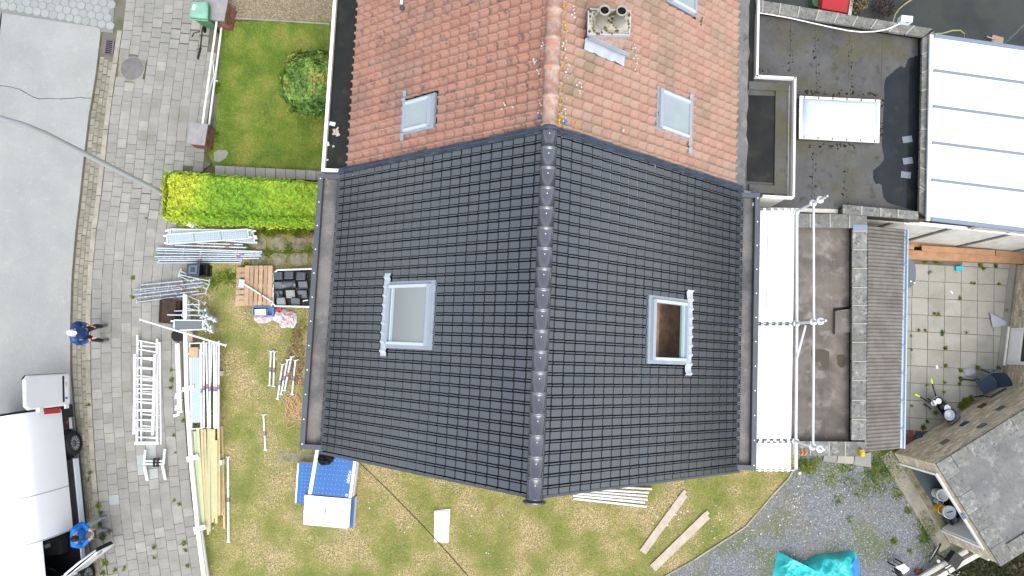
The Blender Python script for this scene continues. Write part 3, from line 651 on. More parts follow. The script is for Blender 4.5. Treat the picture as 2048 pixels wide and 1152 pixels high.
def lay(parent, side, me, a0, a1, nrows, b_first, holes, h, collect, taper=0.0, clip=None):
    n = int(round((a1 - a0) / TW))
    for i in range(n):
        for j in range(nrows):
            a = a0 + i * TW; b = b_first + j * TG
            ca, cb = a + TW / 2, b + TG / 2
            if any(x0 < ca < x1 and y0 < cb < y1 for x0, x1, y0, y1 in holes): continue
            if clip and not clip(ca, cb): continue
            # local y runs with n x s, which is along the ridge one way or the other
            u, s_, n_ = frame(side); flip = n_.cross(s_).dot(RD) < 0
            M4 = slope_mat(side, a + (TW if flip else 0), b, h + random.uniform(-.003, .003), (taper if flip else -taper) + random.gauss(0, .006))
            X, Y = proj(S2W(side, ca, cb, h)); collect.append((side, M4, me, X, Y, S2W(side, ca, cb).z))
def place_tiles(parent, tiles, keep, name, mat_rest):
    vis = [t for t in tiles if -10 < t[4] < 1162]; vis.sort(key=lambda t: -t[5] + random.uniform(0, .02))
    for t in vis[:keep]: inst(name, t[2], parent, t[1])
    ks = set(id(t) for t in vis[:keep]); groups = {}
    for t in tiles:
        if id(t) in ks: continue
        groups.setdefault(t[2].materials[0].name, []).append(t)
    for mn, ts in groups.items():
        cache = {}; Vv, FF, nb = [], [], 0; mb = MB()
        for t in ts:
            me = t[2]
            if me.name not in cache: cache[me.name] = (np.array([v.co[:] for v in me.vertices]), [list(p.vertices) for p in me.polygons], me.polygons[0].use_smooth)
            v, f, sm = cache[me.name]; R3 = np.array(t[1].to_3x3()); mb.add((v @ R3.T + np.array(t[1].translation)).tolist(), f, sm)
        obj(name + 's', mb, bpy.data.materials[mn], parent, kind='stuff')

# ---- roof window rectangles measured on the slopes
def rect(side, pts, h=0.0):
    q = [PS(side, x, y, h) for x, y in pts]; A = sorted(t[0] for t in q); B = sorted(t[1] for t in q)
    return ((A[0] + A[1]) / 2, (A[2] + A[3]) / 2, (B[0] + B[1]) / 2, (B[2] + B[3]) / 2)
WIN = {}
WIN['dl'] = rect(-1, [(775.6, 570), (862, 568), (856, 693), (770, 688)], .06)
WIN['dr'] = rect(1, [(1306, 597), (1378, 607), (1374, 724), (1302, 719)], .06)
WIN['rl'] = rect(-1, [(804, 203), (862, 190), (858, 250), (802, 263)], .05)
WIN['rr'] = rect(1, [(1322, 178), (1386, 200), (1385, 274), (1322, 257)], .05)
WIN['rt'] = rect(1, [(1342, -42), (1396, -28), (1397, 26), (1344, 0)], .05)

def under(mb, side, a0, a1, b0, b1, h0, h1):
    lo_ = [S2W(side, a0, b0, h0), S2W(side, a1, b0, h0), S2W(side, a1, b1, h0), S2W(side, a0, b1, h0)]; hi_ = [S2W(side, a0, b0, h1), S2W(side, a1, b0, h1), S2W(side, a1, b1, h1), S2W(side, a0, b1, h1)]
    if (lo_[1] - lo_[0]).cross(lo_[2] - lo_[1]).dot(frame(side)[2]) < 0: lo_ = lo_[::-1]; hi_ = hi_[::-1]
    return mb.hexa(lo_ + hi_)
_w = WIN['dr']; _u = MB()
for s__, q__ in ((-1, (0, RL, 0, BM - .02)), (1, (0, _w[0] + .04, 0, BM - .02)), (1, (_w[1] - .04, RL, 0, BM - .02)), (1, (_w[0] + .04, _w[1] - .04, 0, _w[2] + .04)), (1, (_w[0] + .04, _w[1] - .04, _w[3] - .04, BM - .02))): under(_u, s__, *q__, -.11, -.085)
roof_d = obj('roof', _u, MAT['underlay'], house_d)
BR = BM - .34; HR = -.05
roof_r = obj('roof', MB().hexa([S2W(-1, -5.9, 0, HR - .07), S2W(-1, -.01, 0, HR - .07), S2W(-1, -.01, BR, HR - .07), S2W(-1, -5.9, BR, HR - .07), S2W(-1, -5.9, 0, HR - .04), S2W(-1, -.01, 0, HR - .04), S2W(-1, -.01, BR, HR - .04), S2W(-1, -5.9, BR, HR - .04)])
             .hexa([S2W(1, -5.9, 0, HR - .07), S2W(1, -5.9, BR, HR - .07), S2W(1, -.01, BR, HR - .07), S2W(1, -.01, 0, HR - .07), S2W(1, -5.9, 0, HR - .04), S2W(1, -5.9, BR, HR - .04), S2W(1, -.01, BR, HR - .04), S2W(1, -.01, 0, HR - .04)]), MAT['underlay'], house_r)
col_d = []
for side, key in ((-1, 'dl'), (1, 'dr')):
    r_ = WIN[key]; lay(roof_d, side, T_D, 0, RL, NR, .06, [(r_[0] - .02, r_[1] + .02, r_[2] - .02, r_[3] + .02)], 0.0, col_d, .022)
place_tiles(roof_d, col_d, 300, 'roof_tile', MAT['darktile'])
col_r = []
nred = 29
for side, keys, me in ((-1, ('rl',), T_R), (1, ('rr', 'rt'), T_R2)):
    hs = [(WIN[k][0] - .02, WIN[k][1] + .02, WIN[k][2] - .02, WIN[k][3] + .02) for k in keys]
    lay(roof_r, side, me, -nred * TW - .02, -.02, NR - 1, .02, hs, HR, col_r, 0.0)
place_tiles(roof_r, col_r, 300, 'roof_tile', MAT['redtile'])

# ---- ridge caps
def ridge_cap(l, r, mat):
    m = MB(); n = 12; rings = []
    for x, rr in ((0, r), (l * .86, r * 1.0), (l * .87, r * 1.09), (l * .95, r * 1.11), (l * .96, r * 1.03), (l + .02, r * 1.03)):
        rings.append([(x, rr * math.cos(t), rr * math.sin(t) * .8) for t in [(-.18 + (PI + .36) * k / n) for k in range(n + 1)]])
    m.loft(rings, False, True, closed=False); me = m.mesh('ridge_tile', mat); return me
ncap = 18; cl = (RL + .06) / ncap; rcm = ridge_cap(cl, .145, MAT['darkridge'])
def ridge_mat(a, h): 
    y = UZ.cross(RD); m = Matrix((RD, y, UZ)).transposed().to_4x4(); q = R1 + RD * a; m.translation = (q.x, q.y, q.z + h); return m
for k in range(ncap):
    inst('ridge_tile', rcm, roof_d, ridge_mat(-.02 + k * cl, -.02))
    nail = MB().ell(R1 + RD * (-.02 + k * cl + .09) + UZ * .102, (.014, .014, .008), 6, 3)
    obj('ridge_screw', nail, MAT['alu'], roof_d)
q = R1 + RD * (RL + .05); obj('ridge_end', MB().lathe((q.x, q.y, q.z - .02), [(.205, 0), (.205, .025), (.19, .03), (.02, .032)], 18, axis=RD), MAT['darkridge'], roof_d)
q = R1 - RD * .03; obj('ridge_end', MB().lathe((q.x, q.y, q.z - .02), [(.02, -.07), (.14, -.06), (.175, -.02), (.175, .02)], 18, axis=RD), MAT['flash'], roof_d)
rcr = ridge_cap(.55, .145, MAT['redridge'])
for k in range(10): inst('ridge_tile', rcr, roof_r, ridge_mat(-.62 - k * .55, -.07))
# ---- verge and party-line flashing
for side in (-1, 1):
    mb = MB()
    a = [S2W(side, RL - .03, .1, -.13), S2W(side, RL + .015, .1, -.13), S2W(side, RL + .015, BM, -.13), S2W(side, RL - .03, BM, -.13)]
    b = [S2W(side, RL - .03, .1, .012), S2W(side, RL + .015, .1, .012), S2W(side, RL + .015, BM, .012), S2W(side, RL - .03, BM, .012)]
    if side == 1: a = a[::-1]; b = b[::-1]
    obj('verge_board', mb.hexa(a + b), MAT['anth'], roof_d)
    n = 27
    for k in range(n):
        b0 = .1 + (BM - .15) * k / n; b1 = b0 + (BM - .15) / n * .96; h = .015 + random.uniform(0, .012); w0 = -.135 + random.uniform(-.012, .012)
        c1 = [S2W(side, w0, b0, h - .06), S2W(side, w0, b1, h - .05), S2W(side, .012, b1, h - .02), S2W(side, .012, b0, h - .03)]
        c2 = [S2W(side, w0, b0, h - .028), S2W(side, w0, b1, h - .005), S2W(side, .012, b1, h + .02), S2W(side, .012, b0, h + .005)]
        if side == -1: c1 = c1[::-1]; c2 = c2[::-1]
        obj('flashing_piece', MB().hexa(c1 + c2), MAT['flash'], roof_d)
    # upstand hump of the flashing
    pth_ = [S2W(side, -.05, .1 + (BM - .2) * k / 54, .022 + (.012 if k % 2 else 0)) for k in range(55)]
    obj('flashing_roll', MB().tube(pth_, .026, 6), MAT['flash'], roof_d)

# ---- box gutters of the dark house
def gutter(parent, side, outer_px, a0, a1, w_in, z, floor_mat, trim_mat, tw, depth, end0=True, end1=True, rivets=True, fname='gutter', hole=True):
    wo = sum(AW(side, x, y, z)[1] for x, y in outer_px) / len(outer_px)
    G = obj(fname, MB().hexa([W(1, 0, 0, 0)] * 8) if False else MB().hexa(order(side, [W(side, a0, w_in, z - depth - .04), W(side, a1, w_in, z - depth - .04), W(side, a1, wo - .01, z - depth - .04), W(side, a0, wo - .01, z - depth - .04)], [W(side, a0, w_in, z - depth), W(side, a1, w_in, z - depth), W(side, a1, wo - .01, z - depth), W(side, a0, wo - .01, z - depth)])), floor_mat, parent)
    def blk(nm, aa, ab, wa, wb, z0, z1, mat):
        return obj(nm, MB().hexa(order(side, [W(side, aa, wa, z0), W(side, ab, wa, z0), W(side, ab, wb, z0), W(side, aa, wb, z0)], [W(side, aa, wa, z1), W(side, ab, wa, z1), W(side, ab, wb, z1), W(side, aa, wb, z1)])), mat, G)
    blk('fascia', a0 + .003, a1 - .003, wo - tw + .004, wo - .02, z - depth - .12, z - .012, trim_mat)
    blk('trim_cap', a0, a1, wo - tw, wo, z - .012, z + .012, trim_mat)
    if end0: blk('trim_cap', a0 - .002, a0 + tw, w_in + .05, wo - tw - .002, z - .0135, z + .011, trim_mat); blk('fascia', a0, a0 + tw - .02, w_in + .05, wo - tw, z - depth - .1, z - .014, trim_mat)
    if end1: blk('trim_cap', a1 - tw, a1 + .002, w_in + .05, wo - tw - .002, z - .0135, z + .011, trim_mat); blk('fascia', a1 - tw + .02, a1, w_in + .05, wo - tw, z - depth - .1, z - .014, trim_mat)
    if rivets:
        n = 12
        for k in range(n):
            q = W(side, a0 + .12 + (a1 - a0 - .24) * k / (n - 1), wo - tw / 2, z + .012); obj('screw', MB().ell(q, (.02, .02, .008), 6, 3), MAT['whitetrim'], G)
    return G, wo
GL, wol = gutter(house_d, -1, [(638, 345), (619, 610), (598, 895)], .02, RL - .07, HW - .42, 4.74, MAT['zinc'], MAT['anth'], .115, .16)
GR, wor = gutter(house_d, 1, [(1520, 400), (1517, 650), (1512, 935)], .03, RL - .05, HW - .42, 4.74, MAT['zinc'], MAT['anth'], .115, .16)
for side, (x, y) in ((-1, (653.5, 354)), (1, (1509, 408.5))):
    q = P(x, y, 4.60); G = GL if side < 0 else GR
    obj('overflow_pipe', MB().lathe((q.x, q.y, 4.58), [(.055, 0), (.055, .05), (.04, .05), (.04, .01)], 14, cap=False), MAT['whitetrim'], G)
    obj('pipe_mouth', MB().lathe((q.x, q.y, 4.581), [(.04, 0), (.04, .012), (.001, .012)], 12), MAT['holeblack'], G)
# ---- box gutter of the red house, white trim
wr_in = BR * CP - .25
GRL, _ = gutter(house_r, -1, [(661, 60), (655, 165), (645, 330)], -5.9, -.04, wr_in, 4.72, MAT['wetgut'], MAT['whitepaint'], .075, .12, end0=False, end1=True, rivets=False)
for (x, y, w_, h_, mat_) in [(665, 248, .14, .09, 'clearplastic'), (656, 288, .06, .1, 'boxblue'), (667, 293, .05, .04, 'oldplank'), (655, 320, .05, .03, 'clearplastic')]:
    q = P(x, y, 4.6); obj('roof_litter', MB().box((q.x, q.y, 4.612), (w_, h_, .016), random.uniform(-.4, .4)), MAT[mat_], None, {'clearplastic': 'scrap of clear film lying in the white edged gutter', 'boxblue': 'grey plastic scrap lying in the white edged gutter', 'oldplank': 'tiny wood chip lying in the white edged gutter'}[mat_] if (x, y) != (655, 320) else 'tiny clear shard at the end of the white edged gutter', 'litter')
mb = MB()
for k in range(22):
    a_ = random.uniform(0, 2 * PI); r_ = random.uniform(0, .1); q = P(675, 265, 4.6)
    mb.ell((q.x + r_ * math.cos(a_), q.y + r_ * math.sin(a_) * 1.4, 4.61), (random.uniform(.015, .045), random.uniform(.015, .04), .02), 6, 3)
obj('leaf_heap', mb, MAT['oldplank'], None, 'small heap of pale dried leaves in the white edged gutter', 'leaves', kind='stuff')

# ---- roof windows
def clearglass():
    m = bpy.data.materials.new('clear_pane'); m.use_nodes = True; N = m.node_tree.nodes; L = m.node_tree.links
    N.remove(N['Principled BSDF']); tr = N.new('ShaderNodeBsdfTransparent'); gl = N.new('ShaderNodeBsdfGlossy'); gl.inputs['Roughness'].default_value = .02
    fr_ = N.new('ShaderNodeFresnel'); fr_.inputs[0].default_value = 1.6; mx = N.new('ShaderNodeMixShader'); mu = N.new('ShaderNodeMath'); mu.operation = 'MULTIPLY'; mu.inputs[1].default_value = 1.6; mu.use_clamp = True
    mx.inputs[0].default_value = .1; L.new(tr.outputs[0], mx.inputs[1]); L.new(gl.outputs[0], mx.inputs[2]); L.new(mx.outputs[0], N['Material Output'].inputs[0]); return m
CLEAR = clearglass()
def sbox(mb, side, a0, a1, b0, b1, h0, h1, mi=0):
    lo_ = [S2W(side, a0, b0, h0), S2W(side, a1, b0, h0), S2W(side, a1, b1, h0), S2W(side, a0, b1, h0)]; hi_ = [S2W(side, a0, b0, h1), S2W(side, a1, b0, h1), S2W(side, a1, b1, h1), S2W(side, a0, b1, h1)]
    u, s_, n_ = frame(side)
    if (lo_[1] - lo_[0]).cross(lo_[2] - lo_[1]).dot(n_) < 0: lo_ = lo_[::-1]; hi_ = hi_[::-1]
    return mb.hexa(lo_ + hi_, mi)
def roof_window(parent, side, r_, inside_kind, strip=None, hh=.085, fl=.075, base_h=0.0):
    a0, a1, b0, b1 = r_; bh = base_h
    Wd = obj('roof_window', sbox(MB(), side, a0 - fl, a1 + fl, b0 - fl, b0 - .002, bh - .04, bh + .035), MAT['lead_blue'], parent)   # head flashing
    obj('side_flashing', sbox(MB(), side, a0 - fl, a0 - .002, b0, b1, bh - .04, bh + .033), MAT['lead_blue'], Wd)
    obj('side_flashing', sbox(MB(), side, a1 + .002, a1 + fl, b0, b1, bh - .04, bh + .033), MAT['lead_blue'], Wd)
    fw = .062
    for nm, q in (('frame_head', (a0, a1, b0, b0 + fw * 1.5)), ('frame_foot', (a0, a1, b1 - fw, b1)), ('frame_side', (a0, a0 + fw, b0 + fw * 1.5, b1 - fw)), ('frame_side', (a1 - fw, a1, b0 + fw * 1.5, b1 - fw))):
        obj(nm, sbox(MB(), side, *q, bh - .05, bh + hh + (.015 if nm == 'frame_head' else 0)), MAT['winframe'] if nm != 'frame_side' else MAT['winwhite'], Wd)
    g0, g1, g2, g3 = a0 + fw, a1 - fw, b0 + fw * 1.5, b1 - fw
    if inside_kind == 'loft':
        obj('pane', MB().add([S2W(side, g0, g2, .035), S2W(side, g1, g2, .035), S2W(side, g1, g3, .035), S2W(side, g0, g3, .035)], [(0, 1, 2, 3)]), CLEAR, Wd)
        mb = MB(); D = -.62
        for q in ((g0 - .4, g1 + .4, g2 - .3, g3 + .3, D - .02, D), ): sbox(mb, side, *q)
        for q in ((g0 - .42, g0 - .4, g2 - .3, g3 + .3, D, -.07), (g1 + .4, g1 + .42, g2 - .3, g3 + .3, D, -.07), (g0 - .4, g1 + .4, g2 - .32, g2 - .3, D, -.07), (g0 - .4, g1 + .4, g3 + .3, g3 + .32, D, -.07)): sbox(mb, side, *q)
        obj('loft_lining', mb, MAT['loftwall'], Wd)
        obj('loft_beam', sbox(MB(), side, g0 - .38, g1 + .38, g2 + .42, g2 + .58, -.5, -.3), MAT['wood_inside'], Wd)
        obj('loft_beam', sbox(MB(), side, g0 + .1, g0 + .2, g2 - .28, g2 + .4, -.6, -.5), MAT['wood_inside'], Wd)
        obj('insulation_roll', MB().tube([S2W(side, g0 + .2, g2 + .1, -.7), S2W(side, g1 - .1, g2 + .2, -.72)], .12, 8), MAT['pallet'], Wd)
        obj('reveal', sbox(MB(), side, g0, g1, g3 - .11, g3 - .06, -.02, .028), MAT['winteal'], Wd)
        obj('reveal', sbox(MB(), side, g0, g1, g3 - .05, g3 - .005, -.02, .029), MAT['winwhite'], Wd)
    elif inside_kind == 'mirror':
        obj('pane', sbox(MB(), side, g0, g1, g2, g3 - .14, bh + .03, bh + .042), MAT['mirrorpane'], Wd)
        obj('reveal', sbox(MB(), side, g0, g1, g3 - .135, g3 - .085, bh, bh + .04), MAT['winteal'], Wd)
        obj('reveal', sbox(MB(), side, g0, g1, g3 - .075, g3 - .035, bh, bh + .041), MAT['winwhite'], Wd)
    else:
        obj('pane', sbox(MB(), side, g0, g1, g2, g3, bh + .03, bh + .042), MAT['palepane'], Wd)
    if strip:                               # dressed metal apron below the window, following the tile waves
        sa0, sa1, sb0, sb1 = strip; mb = MB(); n = int((sa1 - sa0) / TW * 8); rows = []
        for k in range(n + 1):
            a = sa0 + (sa1 - sa0) * k / n; ph = ((a % TW) / TW); wv = .02 * (1 if .7 < ph else 0) + .004 * math.sin(a * 31)
            rows.append([S2W(side, a, b, bh + .024 + wv + (.012 * random.random() if 0 < t < 1 else 0)) for t, b in ((0, sb0), (.5, (sb0 + sb1) / 2), (1, sb1 + (.006 if .7 < ph else -.008)))])
        mb.loft(rows, False, True, closed=False); obj('apron_flashing', mb, MAT['lead'] if bh == 0 else MAT['lead_blue'], Wd)
    return Wd
MAT['mirrorpane'] = M('reflecting_pane', (.36, .40, .42), .05, metal=.6, spec=1.0)
MAT['palepane'] = M('pale_pane', (.36, .42, .43), .12, metal=.15, col2=(.32, .38, .40), scale=3)
def strip_rect(side, pts): return rect(side, pts, .02)
def st(side, a_px0, a_px1, r_, wid=.2, over=.0):
    a0 = PS(side, *a_px0)[0]; a1 = PS(side, *a_px1)[0]; return (min(a0, a1), max(a0, a1), r_[3] - .02 + over, r_[3] + wid + over)
roof_window(roof_d, -1, WIN['dl'], 'mirror', st(-1, (774, 547), (764, 712), WIN['dl'], .18))
roof_window(roof_d, 1, WIN['dr'], 'loft', st(1, (1385, 581), (1381, 751), WIN['dr'], .2))
roof_window(roof_r, -1, WIN['rl'], 'pale', st(-1, (798, 184), (792, 288), WIN['rl'], .1), .08, .05, HR)
roof_window(roof_r, 1, WIN['rr'], 'pale', st(1, (1390, 190), (1391, 310), WIN['rr'], .1), .08, .05, HR)
roof_window(roof_r, 1, WIN['rt'], 'pale', None, .08, .05, HR)

# dark ventilation tile and lichen patches on the red slopes
a, b = PS(-1, 806, 5); obj('vent_pipe', MB().tube([S2W(-1, a - .3, b, .03), S2W(-1, a + .05, b + .02, .03)], .035, 8), MAT['boxblue'], roof_r)
obj('vent_hood', MB().ell(S2W(-1, a + .1, b + .04, -.02), (.06, .07, .05), 10, 4), MAT['flash'], roof_r)
def blobs(parent, name, mat, side, spots, h):
    mb = MB()
    for (x, y, r_, n) in spots:
        a, b = PS(side, x, y)
        for k in range(n): mb.ell(S2W(side, a + random.gauss(0, r_), b + random.gauss(0, r_ * .5), h), (random.uniform(.012, .03), random.uniform(.012, .03), .012), 6, 3)
    obj(name, mb, mat, parent, kind='stuff')
MAT['lichen_y'] = M('yellow_lichen', (.55, .36, .01), .9); MAT['lichen_w'] = M('white_lichen', (.52, .51, .46), .9)
blobs(roof_r, 'yellow_lichen', MAT['lichen_y'], 1, [(1128, 15, .05, 5), (1131, 57, .06, 9), (1122, 130, .1, 7), (1120, 180, .1, 8), (1120, 225, .07, 16), (1119, 240, .06, 10), (1128, 262, .04, 4), (1154, 250, .04, 3)], HR + .03)
blobs(roof_r, 'white_lichen', MAT['lichen_w'], 1, [(1148, 22, .06, 6), (1127, 60, .1, 7), (1140, 140, .1, 8), (1160, 172, .08, 6), (1130, 225, .1, 8), (1128, 90, .1, 7), (1240, 80, .1, 5), (1270, 95, .1, 7), (1278, 130, .08, 6), (1248, 260, .02, 3), (1310, 335, .04, 3)], HR + .03)
blobs(roof_r, 'white_lichen', MAT['lichen_w'], -1, [(1070, 118, .07, 6), (1076, 140, .06, 5), (1008, 212, .06, 5), (1024, 208, .04, 3), (1085, 90, .06, 5), (1080, 215, .07, 5)], HR + .03)
blobs(roof_r, 'moss', MAT['moss'], 1, [(1319, 225, .05, 10), (1318, 245, .05, 8), (1405, 45, .1, 8)], HR + .03)
MAT['bluemark'] = M('blue_marking', (.03, .16, .48), .6)
blobs(roof_r, 'blue_marks', MAT['bluemark'], -1, [(1074, 237, .03, 5)], HR + .04); blobs(roof_r, 'blue_marks', MAT['bluemark'], 1, [(1132, 243, .03, 4)], HR + .04)

# ---- chimney
zc = 8.42
c4 = PP([(1177, 18), (1261, 22), (1259, 70), (1176, 68)], zc); ctr = sum(c4, Vector()) / 4
chim = obj('chimney', MB().prism([(p.x, p.y) for p in [ctr + (q - ctr) * .93 for q in c4]], 6.6, zc - .06), M('pale_chimney_brick', (.42, .27, .21), .9, rnd=.1, col2=(.52, .43, .37), scale=9, fine=.15), house_r)
obj('chimney_slab', MB().prism([(p.x, p.y) for p in c4], zc - .06, zc), MAT['chimcap'], chim)
for k in range(4):
    a, b = c4[k], c4[(k + 1) % 4]; obj('slab_edge', MB().bar((a.x, a.y, zc - .075), (b.x, b.y, zc - .075), .02, .085), MAT['lead'], chim)
for (x, y) in ((1203, 44), (1236, 45)):
    q = P(x, y, zc); obj('chimney_pot', MB().lathe((q.x, q.y, zc - .01), [(.11, 0), (.11, .07), (.1, .1), (.092, .46), (.104, .47), (.104, .5), (.08, .5), (.076, .12)], 20, cap=False), MAT['potclay'], chim)
    obj('flue_shade_disc', MB().lathe((q.x, q.y, zc + .40), [(.078, 0), (.078, .045), (.001, .045)], 16), MAT['holeblack'], chim)  # black disc near the rim stands in for the shade inside the pot
mb = MB()
for k in range(90):
    u_, v_ = random.random(), random.random(); q = c4[0].lerp(c4[1], u_).lerp(c4[3].lerp(c4[2], u_), v_)
    if mnoise.noise(Vector((q.x * 4, q.y * 4, 2))) > -.05: mb.ell((q.x, q.y, zc), (random.uniform(.015, .04), random.uniform(.015, .04), .018), 6, 3)
obj('moss', mb, MAT['moss'], chim, kind='stuff')
# stepped lead apron at its lower side
u, s_, n_ = frame(1); lo4 = [P(x, y, zc) for x, y in ((1176, 68), (1259, 70))]
a_f = max((p - R1).dot(RD) for p in lo4); wA = (lo4[0] - R1).dot(UH) / CP; wB = (lo4[1] - R1).dot(UH) / CP
mb = MB(); rows = []
for k in range(13):
    b = wA - .06 + (wB - wA + .12) * k / 12
    rows.append([S2W(1, a_f - .02, b, .16), S2W(1, a_f + .0, b, .03), S2W(1, a_f + .13, b, .012), S2W(1, a_f + .2 + random.uniform(-.015, .02), b, .0 + random.uniform(0, .02))])
mb.loft(rows, False, False, closed=False); obj('lead_apron', mb, MAT['lead'], chim)
mb = MB(); sbox(mb, 1, a_f - .01, a_f + .04, wA - .06, wB + .05, .1, .135); obj('flashing_strip', mb, MAT['lead_blue'], chim)
# ================================================================== rear extensions, garage, patio walls
def xyq(pts, z): return [(p.x, p.y) for p in PP(pts, z)]
def copings(parent, A0, A1, B0, B1, ts, z, th=.075, seam=True):
    """stones between edge line A0-A1 and edge line B0-B1 (picture points at height z), cut at fractions ts"""
    a0, a1, b0, b1 = (P(*q, z) for q in (A0, A1, B0, B1)); out = []
    for t0, t1 in zip(ts[:-1], ts[1:]):
        q = [a0.lerp(a1, t0 + .004), a0.lerp(a1, t1 - .004), b0.lerp(b1, t1 - .004), b0.lerp(b1, t0 + .004)]
        dz = random.uniform(-.008, .008)
        obj('coping_stone', MB().prism([(p.x, p.y) for p in q], z - th, z + dz), MAT['coping'], parent)
        if seam and t1 < .999:
            a, b = a0.lerp(a1, t1), b0.lerp(b1, t1); obj('mortar_seam', MB().bar((a.x, a.y, z - .03), (b.x, b.y, z - .03), .03, .045), MAT['mortar'], parent)
# ---- bay with white edging behind the red house
zb = 4.38
bay = thing('bay_roof', P(1545, 280), 'flat dark roofed rear bay with white edging beside the red roof', 'extension')
obj('wall', MB().prism(xyq([(1440, 160), (1584, 166), (1581, 392), (1440, 385)], zb), 2.9, zb - .16), MAT['whitewall'], bay)
obj('roof_deck', MB().prism(xyq([(1440, 156), (1583, 160), (1580, 394), (1440, 388)], zb), zb - .2, zb - .15), MAT['bitumen'], bay)
obj('roof_water', MB().prism(xyq([(1493, 190), (1551, 192), (1548, 366), (1494, 362)], zb - .14), zb - .149, zb - .140), MAT['wetgut'], bay)
def slopeq(p0, p1, p2, p3): return MB().add([p0, p1, p2, p3], [(0, 1, 2, 3)]).add([p3, p2, p1, p0], [(0, 1, 2, 3)])
obj('upstand', MB().bar(P(1561, 165, zb - .14), P(1558, 392, zb - .14), .26, .04), MAT['bitumen'], bay)
obj('upstand', MB().bar(P(1497, 172, zb - .142), P(1574, 176, zb - .142), .2, .05), MAT['bitumen'], bay)
obj('upstand', MB().bar(P(1497, 377, zb - .142), P(1574, 382, zb - .142), .2, .05), MAT['bitumen'], bay)
for a, b, n in (((1508, 155.5), (1587, 160), 'white_edge'), ((1586.5, 158), (1583.5, 396), 'white_edge'), ((1522, 394), (1583, 397.5), 'white_edge')):
    obj(n, MB().bar(P(*a, zb - .13), P(*b, zb - .13), .05, .13), MAT['whitepaint'], bay)
obj('mortar_fillet', MB().bar(P(1480, 385, zb - .05), P(1499, 390, zb - .05), .14, .06), MAT['mortar'], bay)
# ---- rear gutter strip of the red house
rg = thing('rear_gutter', P(1495, 60), 'narrow wet flat gutter with white edge along the red roof', 'gutter')
obj('gutter_floor', MB().prism(xyq([(1455, -70), (1516, -70), (1511, 158), (1440, 380), (1440, 100)], zb), zb - .22, zb - .152), MAT['wetgut'], rg)
obj('white_edge', MB().bar(P(1515.5, -70, zb - .13), P(1511, 157, zb - .13), .05, .13), MAT['whitepaint'], rg)
rows = []
for k in range(25):
    y = -60 + 440 * k / 24; x = 1481 - (y / 380) * 10
    rows.append([P(x - 14, y, zb + .18), P(x + 2, y, zb + .04), P(x + 8 + random.uniform(-1, 1), y, zb - .08), P(x + 20 + random.uniform(-3, 3), y, zb - .14)])
obj('lead_valley', MB().loft(rows, False, True, closed=False), MAT['bitumen_grey'], rg)
# ---- large black flat roof
z2 = 2.95; zc2 = 3.25
f2 = thing('flat_roof_extension', P(1690, 230), 'black bitumen flat roofed extension with stone copings and dome light', 'extension')
pl2 = [(1478, -90), (1520, -3), (1866, 60), (1860, 438), (1840, 437), (1690, 424), (1478, 412)]
obj('wall', MB().prism(xyq([(1478, -90), (1520, 0), (1863, 64), (1857, 436), (1690, 422), (1478, 412)], zc2), -.05, z2 - .05), MAT['whitewall'], f2)
obj('roof_deck', MB().prism(xyq([(1478, -90), (1520, 4), (1850, 66), (1842, 430), (1690, 418), (1478, 412)], z2), z2 - .05, z2), MAT['bitumen'], f2)
# parapets inside the copings
for q in ([(1514, 3), (1866, 60), (1848, 71), (1514, 20)], [(1846, 66), (1866, 60), (1860, 438), (1840, 437)], [(1686, 412), (1840, 424), (1840, 438), (1686, 426)]):
    obj('parapet', MB().prism(xyq(q, zc2 - .07), z2 - .3, zc2 - .075), MAT['wetgut'], f2)
copings(f2, (1515, -1), (1867, 58), (1515, 23), (1848, 74), [0, .03, .13, .24, .35, .46, .57, .68, .79, .89, 1.0], zc2)
copings(f2, (1845, 75), (1838, 424), (1868, 60), (1862, 440), [0, .1, .205, .31, .42, .53, .64, .75, .86, 1.0], zc2 + .002)
copings(f2, (1685, 409), (1837, 423), (1685, 427), (1837, 439), [0, .25, .5, .73, 1.0], zc2)
for (xa, ya, xb, yb) in ((1584, 30, 1582, 160), (1632, 38, 1636, 180), (1702, 48, 1698, 185), (1766, 60, 1765, 190), (1630, 290, 1626, 400), (1694, 292, 1690, 405)):
    obj('sheet_lap', MB().bar(P(xa, ya, z2), P(xb, yb, z2), .06, .006), MAT['bitumen'], f2)
mb = MB()
for (xa, ya, xb, yb, n) in ((1582, 60, 1582, 155, 20), (1632, 80, 1636, 180, 26), (1700, 90, 1703, 185, 26), (1590, 183, 1755, 190, 40), (1615, 292, 1720, 292, 26), (1628, 300, 1626, 398, 24), (1694, 330, 1692, 400, 12), (1762, 200, 1764, 290, 22), (1512, 130, 1530, 155, 12)):
    for k in range(n):
        t = random.random(); q = P(xa + (xb - xa) * t + random.gauss(0, 2.5), ya + (yb - ya) * t + random.gauss(0, 2.5), z2)
        mb.ell((q.x, q.y, z2), (random.uniform(.015, .06), random.uniform(.012, .03), .012), 6, 2, R=Matrix.Rotation(random.uniform(0, 3), 3, 'Z'))
obj('silt', mb, M('roof_silt', (.03, .027, .02), .95, rnd=.5, rndcol=((.16, .13, .085), .8)), f2, kind='stuff')
